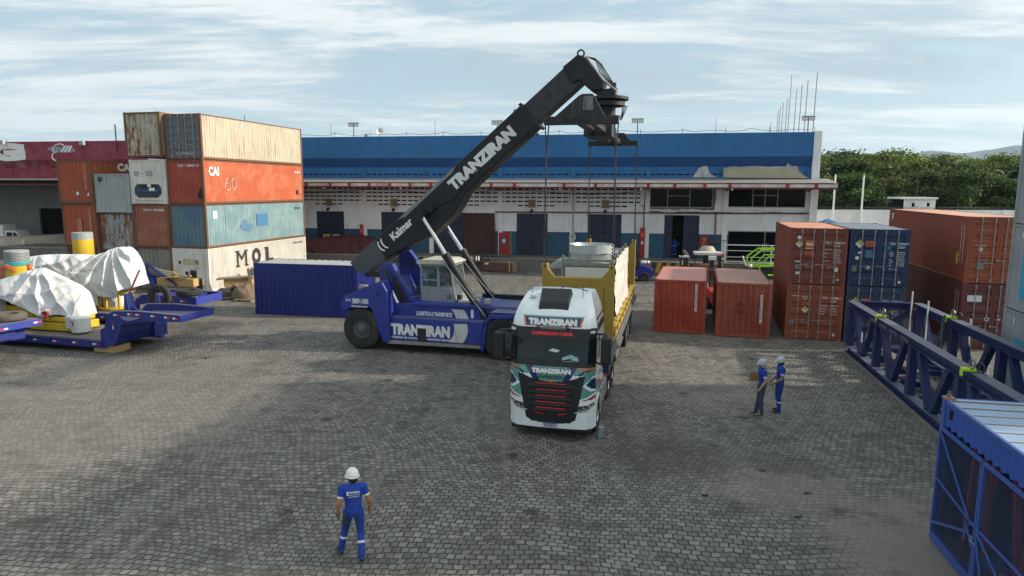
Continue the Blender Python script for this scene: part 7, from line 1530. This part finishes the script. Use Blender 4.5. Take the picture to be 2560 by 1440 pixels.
mdoor(1.94,3.9,.18,2.34,BC,[((1.96,1.16),(3.88,1.16)),((1.96,1.10),(3.88,.20)),((1.96,.95),(2.35,.2))]); mdoor(3.98,5.86,.18,2.34,BC,[((4,2.3),(5.8,1.2)),((4,.3),(5.8,1.1))])
MB().tube([(1.84+.04*math.cos(R(a)),-.07,.93+.05*math.sin(R(a))) for a in range(0,361,30)],.012,6).tube([(1.80,-.07,.90),(1.98,-.07,.88)],.012,6).build('padlock_chain',M_steel,BC)
ir=paint('oxide_frame',(.30,.055,.05),.6,dirt=.3)
ir2=0
RK=thing('steel_frames','dark red steel frames stored inside the blue mesh-doored container','steel frames',(8.42,12.90,0),-.2-PI/2)
for k,(x,l_) in enumerate(((.75,.2),(1.0,-.25),(1.25,.5),(1.75,-.3),(2.3,.25),(2.75,.0),(3.2,.45),(3.6,0),(4.4,.3))):
    MB().bar((x-l_,.40+.07*k,.2),(x+.15,.32+.06*k,2.3),.10,.10).build('post',ir,RK)
for z in (.9,1.7): MB().bar((1.2,1.3,z),(5.2,1.4,z+.05),.10).build('crossbar',ir,RK)
SG=thing('white_banner','white sheet with blue letters inside the mesh-doored container','banner',(8.42,12.90,0),-.2-PI/2); MB().prism([(2.05,.75),(3.7,.55),(3.75,2.1),(2.0,2.2)],1.15,1.16).build('sheet',w_m,SG); lettering('raz',(2.35,1.145,1.15),*FX,.85,.3,M_navy,SG,bold=.03)
o=heap('blue_sack','crumpled dark blue sheeting on the container floor','sheeting',2400,1345,.5,.5,.3,paint('blue_sheet',(.02,.06,.20),.6,dirt=.3),5,z0=.16); o.location=(9.0,11.6,.16); 
o=MB().box(-.7,.7,-.04,.04,0,.05).build('yellow_bar',paint('ochre_bar',(.42,.25,.03),.6,dirt=.4),loc=(8.75,11.45,.17)); o.rotation_euler=(0,0,-.2-PI/2-.12); tag(o,'yellow ribbed bar on the floor of the mesh-doored container','bar')
# ------------------------------------------------------------------ people
skin=paint('skin_tan',(.34,.17,.10),.55,dirt=.0); skin2=paint('skin_light',(.45,.24,.17),.55,dirt=.0); skin3=paint('skin_dark',(.16,.075,.045),.55,dirt=.0)
pb=paint('work_blue',(.010,.050,.36),.8,dirt=.12,seed=200,dirtcol=(.01,.03,.20),bump=.5,bscale=14); pbd=paint('work_blue_trousers',(.010,.045,.27),.8,dirt=.15,seed=201,dirtcol=(.01,.02,.13),bump=.6,bscale=12); jn=paint('jeans',(.035,.06,.10),.85,dirt=.2,seed=202,bump=.5,bscale=12)
rf=paint('reflective_band',(.72,.74,.76),.4,dirt=.05); bt_=paint('black_boot',(.018,.016,.015),.7,dirt=.3); tanb=paint('tan_shoe',(.22,.17,.12),.75,dirt=.2); hair_b=paint('dark_hair',(.012,.010,.009),.8); hair_g=paint('grey_hair',(.42,.42,.42),.8)
def sphere(m,c,rx,ry,rz,n=14,k=9):
    pr=[(math.sin(PI*i/k),-math.cos(PI*i/k)) for i in range(k+1)]; vs=[];
    for s,h in pr:
        for j in range(n): a=2*PI*j/n; vs.append((c[0]+rx*max(s,1e-3)*math.cos(a),c[1]+ry*max(s,1e-3)*math.sin(a),c[2]+rz*h))
    m.add(vs,[(i*n+j,i*n+(j+1)%n,(i+1)*n+(j+1)%n,(i+1)*n+j) for i in range(k) for j in range(n)]+[tuple(range(n))[::-1],tuple(k*n+j for j in range(n))])
def person(label,loc,rz,J,mats,short=True,helmet=None,hair=hair_b,bands=True,voxel=.010,group=None,headturn=0.,loose=1.0,legband=True):
    """J: joints; body facing +y. mats: skin, top, trousers, shoe"""
    P={k:Vector(v) for k,v in J.items()}; T=thing('person',label,'person',loc,rz,group); m=MB(); segs=[]
    pel,ch,nk,hd=P['pelvis'],P['chest'],P['neck'],P['head']
    m.tube([pel+Vector((0,0,-.10)),pel,pel+Vector((0,0,.10)),pel.lerp(ch,.6),ch,ch+Vector((0,0,.09)),nk+Vector((0,0,-.035)),nk],.1,18,rs=[(.095,.15),(.115,.172),(.108,.155),(.108,.155),(.122,.182),(.115,.190),(.085,.13),(.055,.065)])
    segs.append(('torso',pel+Vector((0,0,-.08)),ch,.13)); segs.append(('torso',ch,nk+Vector((0,0,-.02)),.13))
    m.tube([nk+Vector((0,0,-.06)),hd],.054,12); segs.append(('neck',nk+Vector((0,0,.01)),hd,.06))
    sphere(m,hd+Vector((0,.0,.02)),.076,.095,.112,16,12); sphere(m,hd+Vector((0,.045,-.055)),.050,.045,.05); sphere(m,hd+Vector((0,.100,-.01)),.013,.020,.022,8,6)
    for s in (-1,1): sphere(m,hd+Vector((s*.078,.0,-.005)),.012,.020,.03,8,6)
    segs.append(('head',hd+Vector((0,0,-.02)),hd+Vector((0,0,.06)),.09))
    for s,sd in ((-1,'l'),(1,'r')):
        sh,el,wr=P['sh'+sd],P['el'+sd],P['wr'+sd]
        m.tube([nk.lerp(sh,.5)+Vector((0,0,-.03)),sh,sh.lerp(el,.3),el,el.lerp(wr,.25),wr],.05,12,rs=[.070,.070*loose,.060*loose,.046 if short else .054,.045 if short else .052,.030 if short else .042]); sphere(m,sh,.072,.070,.068); sphere(m,el,.045,.045,.045)
        segs.append(('shoulder',sh,sh.lerp(el,.01),.07)); segs.append(('upper'+sd,sh,el,.055)); segs.append(('fore'+sd,el,wr,.04))
        # hand: palm, four unequal bent fingers, thumb at the side
        hv=(P.get('hd'+sd) or (wr+(wr-el).normalized()*.10))-wr; hvn=hv.normalized(); side=Vector((s*.25,1,0)); side=(side-hvn*side.dot(hvn)).normalized(); nrm=hvn.cross(side)*(-s)
        m.tube([wr,wr+hvn*.035,wr+hvn*.085],.03,10,rs=[(.024,.028),(.020,.040),(.015,.040)] if abs(hvn.z)<.7 else [(.028,.024),(.030,.030),(.026,.028)])
        for q,(o_,ln) in enumerate(((.030,.068),(.010,.078),(-.010,.072),(-.030,.056))):
            b0=wr+hvn*.078+side*o_; b1=b0+hvn*ln*.5+nrm*.010; b2=b0+hvn*ln*.82+nrm*.034; m.tube([b0,b1,b2],.0095,7,rs=[.0105,.0098,.008])
        b0=wr+hvn*.022+side*.030; m.tube([b0,b0+hvn*.030+side*.022,b0+hvn*.060+side*.024+nrm*.012],.011,7,rs=[.013,.0115,.009])
        segs.append(('hand',wr+hvn*.012,wr+hvn*.17,.03))
        hp,kn,an=P['hp'+sd],P['kn'+sd],P['an'+sd]
        m.tube([hp+Vector((0,0,.03)),hp.lerp(kn,.25),kn,kn.lerp(an,.35),an+Vector((0,0,.02))],.08,14,rs=[.100*loose,.094*loose,.068*loose,.070*loose,.062*loose]); sphere(m,kn,.066,.066,.066)
        segs.append(('thigh'+sd,hp,kn,.08)); segs.append(('shin'+sd,kn,an+Vector((0,0,.01)),.065))
        td=P.get('to'+sd) or (an+Vector((s*.03,.17,-.05))); f=(td-an); f.z=0; f=f.normalized()
        m.tube([an+Vector((0,0,.03)),an+Vector((0,0,-.03))],.048,10); m.tube([an-f*.065+Vector((0,0,-.045)),an-f*.02+Vector((0,0,-.035)),an+f*.08+Vector((0,0,-.045)),an+f*.17+Vector((0,0,-.055)),an+f*.19+Vector((0,0,-.06))],.04,12,rs=[(.036,.03),(.045,.042),(.045,.036),(.042,.025),(.02,.012)])
        segs.append(('foot',an-f*.05+Vector((0,0,-.05)),an+f*.17+Vector((0,0,-.05)),.03))
    me=bpy.data.meshes.new('b'); me.from_pydata(m.v,[],m.f); bm=bmesh.new(); bm.from_mesh(me); bmesh.ops.recalc_face_normals(bm,faces=bm.faces); bm.to_mesh(me); bm.free()
    o=bpy.data.objects.new('b',me); COL.objects.link(o); r=o.modifiers.new('r','REMESH'); r.mode='VOXEL'; r.voxel_size=voxel; s_=o.modifiers.new('s','SMOOTH'); s_.iterations=2; s_.factor=.5
    dg=bpy.context.evaluated_depsgraph_get(); me2=bpy.data.meshes.new_from_object(o.evaluated_get(dg)); bpy.data.objects.remove(o); me2.name='body'
    nf=len(me2.polygons); cs=np.empty(nf*3); me2.polygons.foreach_get('center',cs); cs=cs.reshape(-1,3)
    best=np.full(nf,1e9); lab=np.zeros(nf,int); tt=np.zeros(nf)
    for k,(nm,a,b,rad) in enumerate(segs):
        a=np.array(a);b=np.array(b);d=b-a; L2=max(d@d,1e-8); t=np.clip(((cs-a)@d)/L2,0,1); dist=np.linalg.norm(cs-(a+t[:,None]*d),axis=1)/rad; w_=dist<best; best[w_]=dist[w_]; lab[w_]=k; tt[w_]=t[w_]
    mi=np.zeros(nf,int)
    for k,(nm,a,b,rad) in enumerate(segs):
        w_=lab==k; t=tt[w_]; z=cs[w_][:,2]
        if nm=='torso': v=np.where(z<pel.z+.02,2,1)
        elif nm in('head','neck','hand'): v=np.zeros(len(t),int)
        elif nm=='shoulder': v=np.ones(len(t),int)
        elif nm.startswith('upper'): v=np.where(t<(.66 if short else 2),1,0) if not bands else np.where(t<(.50 if short else .55),1,np.where(t<.62,4,0 if short else 1))
        elif nm.startswith('fore'): v=np.full(len(t),0 if short else 1)
        elif nm.startswith('thigh'): v=np.full(len(t),2)
        elif nm.startswith('shin'): v=np.where((t>.36)&(t<.46),4,2) if (bands and legband) else np.full(len(t),2)
        else: v=np.full(len(t),3)
        mi[w_]=v
    me2.materials.clear()
    for q in (*mats,rf): me2.materials.append(q)
    me2.polygons.foreach_set('material_index',mi); me2.polygons.foreach_set('use_smooth',np.ones(nf,bool)); me2.update()
    bo=bpy.data.objects.new('body',me2); COL.objects.link(bo); bo.parent=T
    rot=Matrix.Translation(hd)@Matrix.Rotation(headturn,4,'Z')
    if hair is not None:
        h=MB(); pr=[(.001,.135),(.05,.125),(.080,.09),(.088,.04),(.084,-.02),(.060,-.06)]; h.lathe([(a,b) for a,b in pr],c=(0,-.012,.0),n=18,M=rot@Matrix.Diagonal((1,1.16,1,1))); 
        h.v=[v if True else v for v in h.v]; h.build('hair',hair,T,smooth=True) if helmet is None else MB().lathe([(.084,.03),(.087,-.01),(.080,-.06),(.050,-.085)],c=(0,-.022,0),n=18,M=rot@Matrix.Diagonal((1,1.08,1,1))).build('hair',hair,T,smooth=True)
    for s in (-1,1): e=MB(); sphere(e,(s*.030,.092,.012),.010,.006,.006,8,5); e.v=[tuple(rot@Vector(v)) for v in e.v]; e.build('eye',M_black,T)
    if helmet:
        h=MB(); h.lathe([(.118,.035),(.120,.05),(.116,.09),(.100,.135),(.070,.168),(.030,.184),(.001,.187)],n=28,M=rot@Matrix.Diagonal((1,1.18,1,1))); h.lathe([(.118,.035),(.134,.030),(.134,.036),(.118,.045)],n=28,M=rot@Matrix.Translation((0,.012,0))@Matrix.Diagonal((1,1.22,1,1)))
        h.add([tuple(rot@Vector(v)) for v in ((-.07,.13,.036),(.07,.13,.036),(.05,.185,.022),(-.05,.185,.022),(-.07,.13,.048),(.07,.13,.048),(.05,.185,.030),(-.05,.185,.030))],[(0,1,2,3),(4,5,6,7),(0,1,5,4),(1,2,6,5),(2,3,7,6),(3,0,4,7)])
        h.tube([rot@Vector((0,.09,.165)),rot@Vector((0,0,.195)),rot@Vector((0,-.09,.165))],.010,6); h.build('hard_hat',helmet,T,smooth=True,bevel=0)
    return T
wh=paint('hat_white',(.80,.80,.78),.35,dirt=.03); gh=paint('hat_grey',(.42,.46,.50),.4,dirt=.1)
Jw=dict(pelvis=(0,0,.96),chest=(0,-.01,1.30),neck=(0,-.02,1.49),head=(0,.02,1.60),shl=(-.195,-.01,1.43),shr=(.195,-.01,1.43),ell=(-.27,-.06,1.14),elr=(.29,-.03,1.15),wrl=(-.28,.03,.89),wrr=(.30,.10,.92),
 hpl=(-.095,0,.92),hpr=(.095,0,.92),knl=(-.15,.24,.51),knr=(.12,.05,.50),anl=(-.24,.26,.09),anr=(.12,-.12,.09),tol=(-.30,.46,.03),tor=(.14,.07,.03))
pA=at(893,1399); FG=person('worker in blue overalls and white hard hat walking away in the foreground',(pA.x,pA.y,0),R(16),Jw,(skin,pb,pbd,bt_),True,wh,hair_b,True,.0085,headturn=R(12))
lettering('TRANZIRAN',(-.075,-.142,1.36),*FX,.19,.035,M_white,FG,bold=.05); lettering('TERMINAL DE CONTAINERS',(-.09,-.142,1.32),*FX,.20,.016,M_white,FG); lettering('E ARMAZENS GERAIS',(-.09,-.143,1.285),*FX,.19,.016,M_white,FG); MB().prism([(-.12,1.33),(-.085,1.33),(-.085,1.40),(-.12,1.40)],-.144,-.139).build('shirt_emblem',M_white,FG)
MB().tube([(-.28+.034*math.cos(R(a)),.03+.034*math.sin(R(a)),.91) for a in range(0,361,30)],.014,6).build('wrist_watch',M_black,FG); MB().box(-.20,-.12,-.16,-.06,.78,.93).build('pouch',M_black,FG,bevel=.02); MB().box(-.262,-.25,-.07,.0,1.25,1.31).build('sleeve_badge',paint('badge_green',(.30,.50,.12),.6),FG)
Js=dict(pelvis=(0,0,.95),chest=(0,.0,1.28),neck=(0,-.01,1.47),head=(0,.02,1.585),shl=(-.19,0,1.41),shr=(.19,0,1.41),ell=(-.25,.03,1.12),elr=(.25,.0,1.12),wrl=(-.26,.16,.90),wrr=(.26,.12,.88),hpl=(-.09,0,.91),hpr=(.09,0,.91),knl=(-.11,.04,.50),knr=(.11,.03,.50),anl=(-.13,-.03,.09),anr=(.13,.0,.09))
J1=dict(Js); J1.update(ell=(-.26,-.02,1.12),wrl=(-.25,.14,.88),elr=(.26,.04,1.14),wrr=(.18,.26,1.14),anl=(-.10,.0,.09),anr=(.12,.10,.09),pelvis=(0,-.02,.95))
pB=at(1903,1031); PB=person('older man in blue T-shirt, jeans and grey hard hat holding a brown clipboard',(pB.x,pB.y,0),R(88),J1,(skin2,pb,jn,tanb),True,gh,hair_g,True,.0085,legband=False,group='pair of workers looking at the truck')
MB().box(-.17,.20,-.012,.012,-.13,.13).build('clipboard',paint('clipboard_brown',(.24,.11,.045),.6,dirt=.1),PB,loc=(.02,.17,1.20)).rotation_euler=(0,0,R(80))
J2=dict(Js); J2.update(ell=(-.25,.02,1.12),wrl=(-.16,.22,.95),elr=(.25,.02,1.12),wrr=(.15,.20,.97),anl=(-.12,.02,.09),anr=(.12,-.04,.09))
pC=at(1948,1023); PC=person('younger worker in full blue overalls and grey hard hat, standing right of the older man',(pC.x,pC.y,0),R(84),J2,(skin,pb,pbd,bt_),True,gh,hair_b,True,.0085,group='pair of workers looking at the truck')
for T_ in (PB,PC): MB().box(-.10,.10,-.134,-.124,1.26,1.40).build('back_print',M_white,T_)
J3=dict(Js); J3.update(ell=(-.40,-.05,1.17),elr=(.40,-.05,1.17),wrl=(-.20,.07,1.0),wrr=(.20,.07,1.0),hdl=(-.12,.13,.97),hdr=(.12,.13,.97))
pD=at(1684,641,1.1); PD=person('worker in blue overalls standing on the dock with hands on hips',(pD.x,pD.y,1.09),R(172),J3,(skin3,pb,pbd,bt_),False,None,hair_b,True,.014)
MB().tube([(.15*math.cos(R(a)),.115*math.sin(R(a))-.0,1.07) for a in range(0,361,20)],.020,6).build('reflective_belt',rf,PD)
J4=dict(pelvis=(0,0,.0+.10),chest=(0,-.03,.45),neck=(0,-.02,.63),head=(0,.03,.74),shl=(-.19,0,.57),shr=(.19,0,.57),ell=(-.24,.12,.33),elr=(.24,.12,.33),wrl=(-.15,.36,.38),wrr=(.15,.36,.38),hpl=(-.10,.0,.08),hpr=(.10,.0,.08),knl=(-.12,.42,.10),knr=(.12,.42,.10),anl=(-.12,.48,-.30),anr=(.12,.48,-.30))
cw=Matrix.Translation((*SO,0))@Matrix.Rotation(SY,4,'Z')@Vector((2.42+.42,1.1+.78,2.05+.62))
PO=person('crane operator in blue with white helmet seated inside the reach stacker cab',tuple(cw),SY-PI/2,J4,(skin,pb,pbd,bt_),False,wh,hair_b,False,.014)
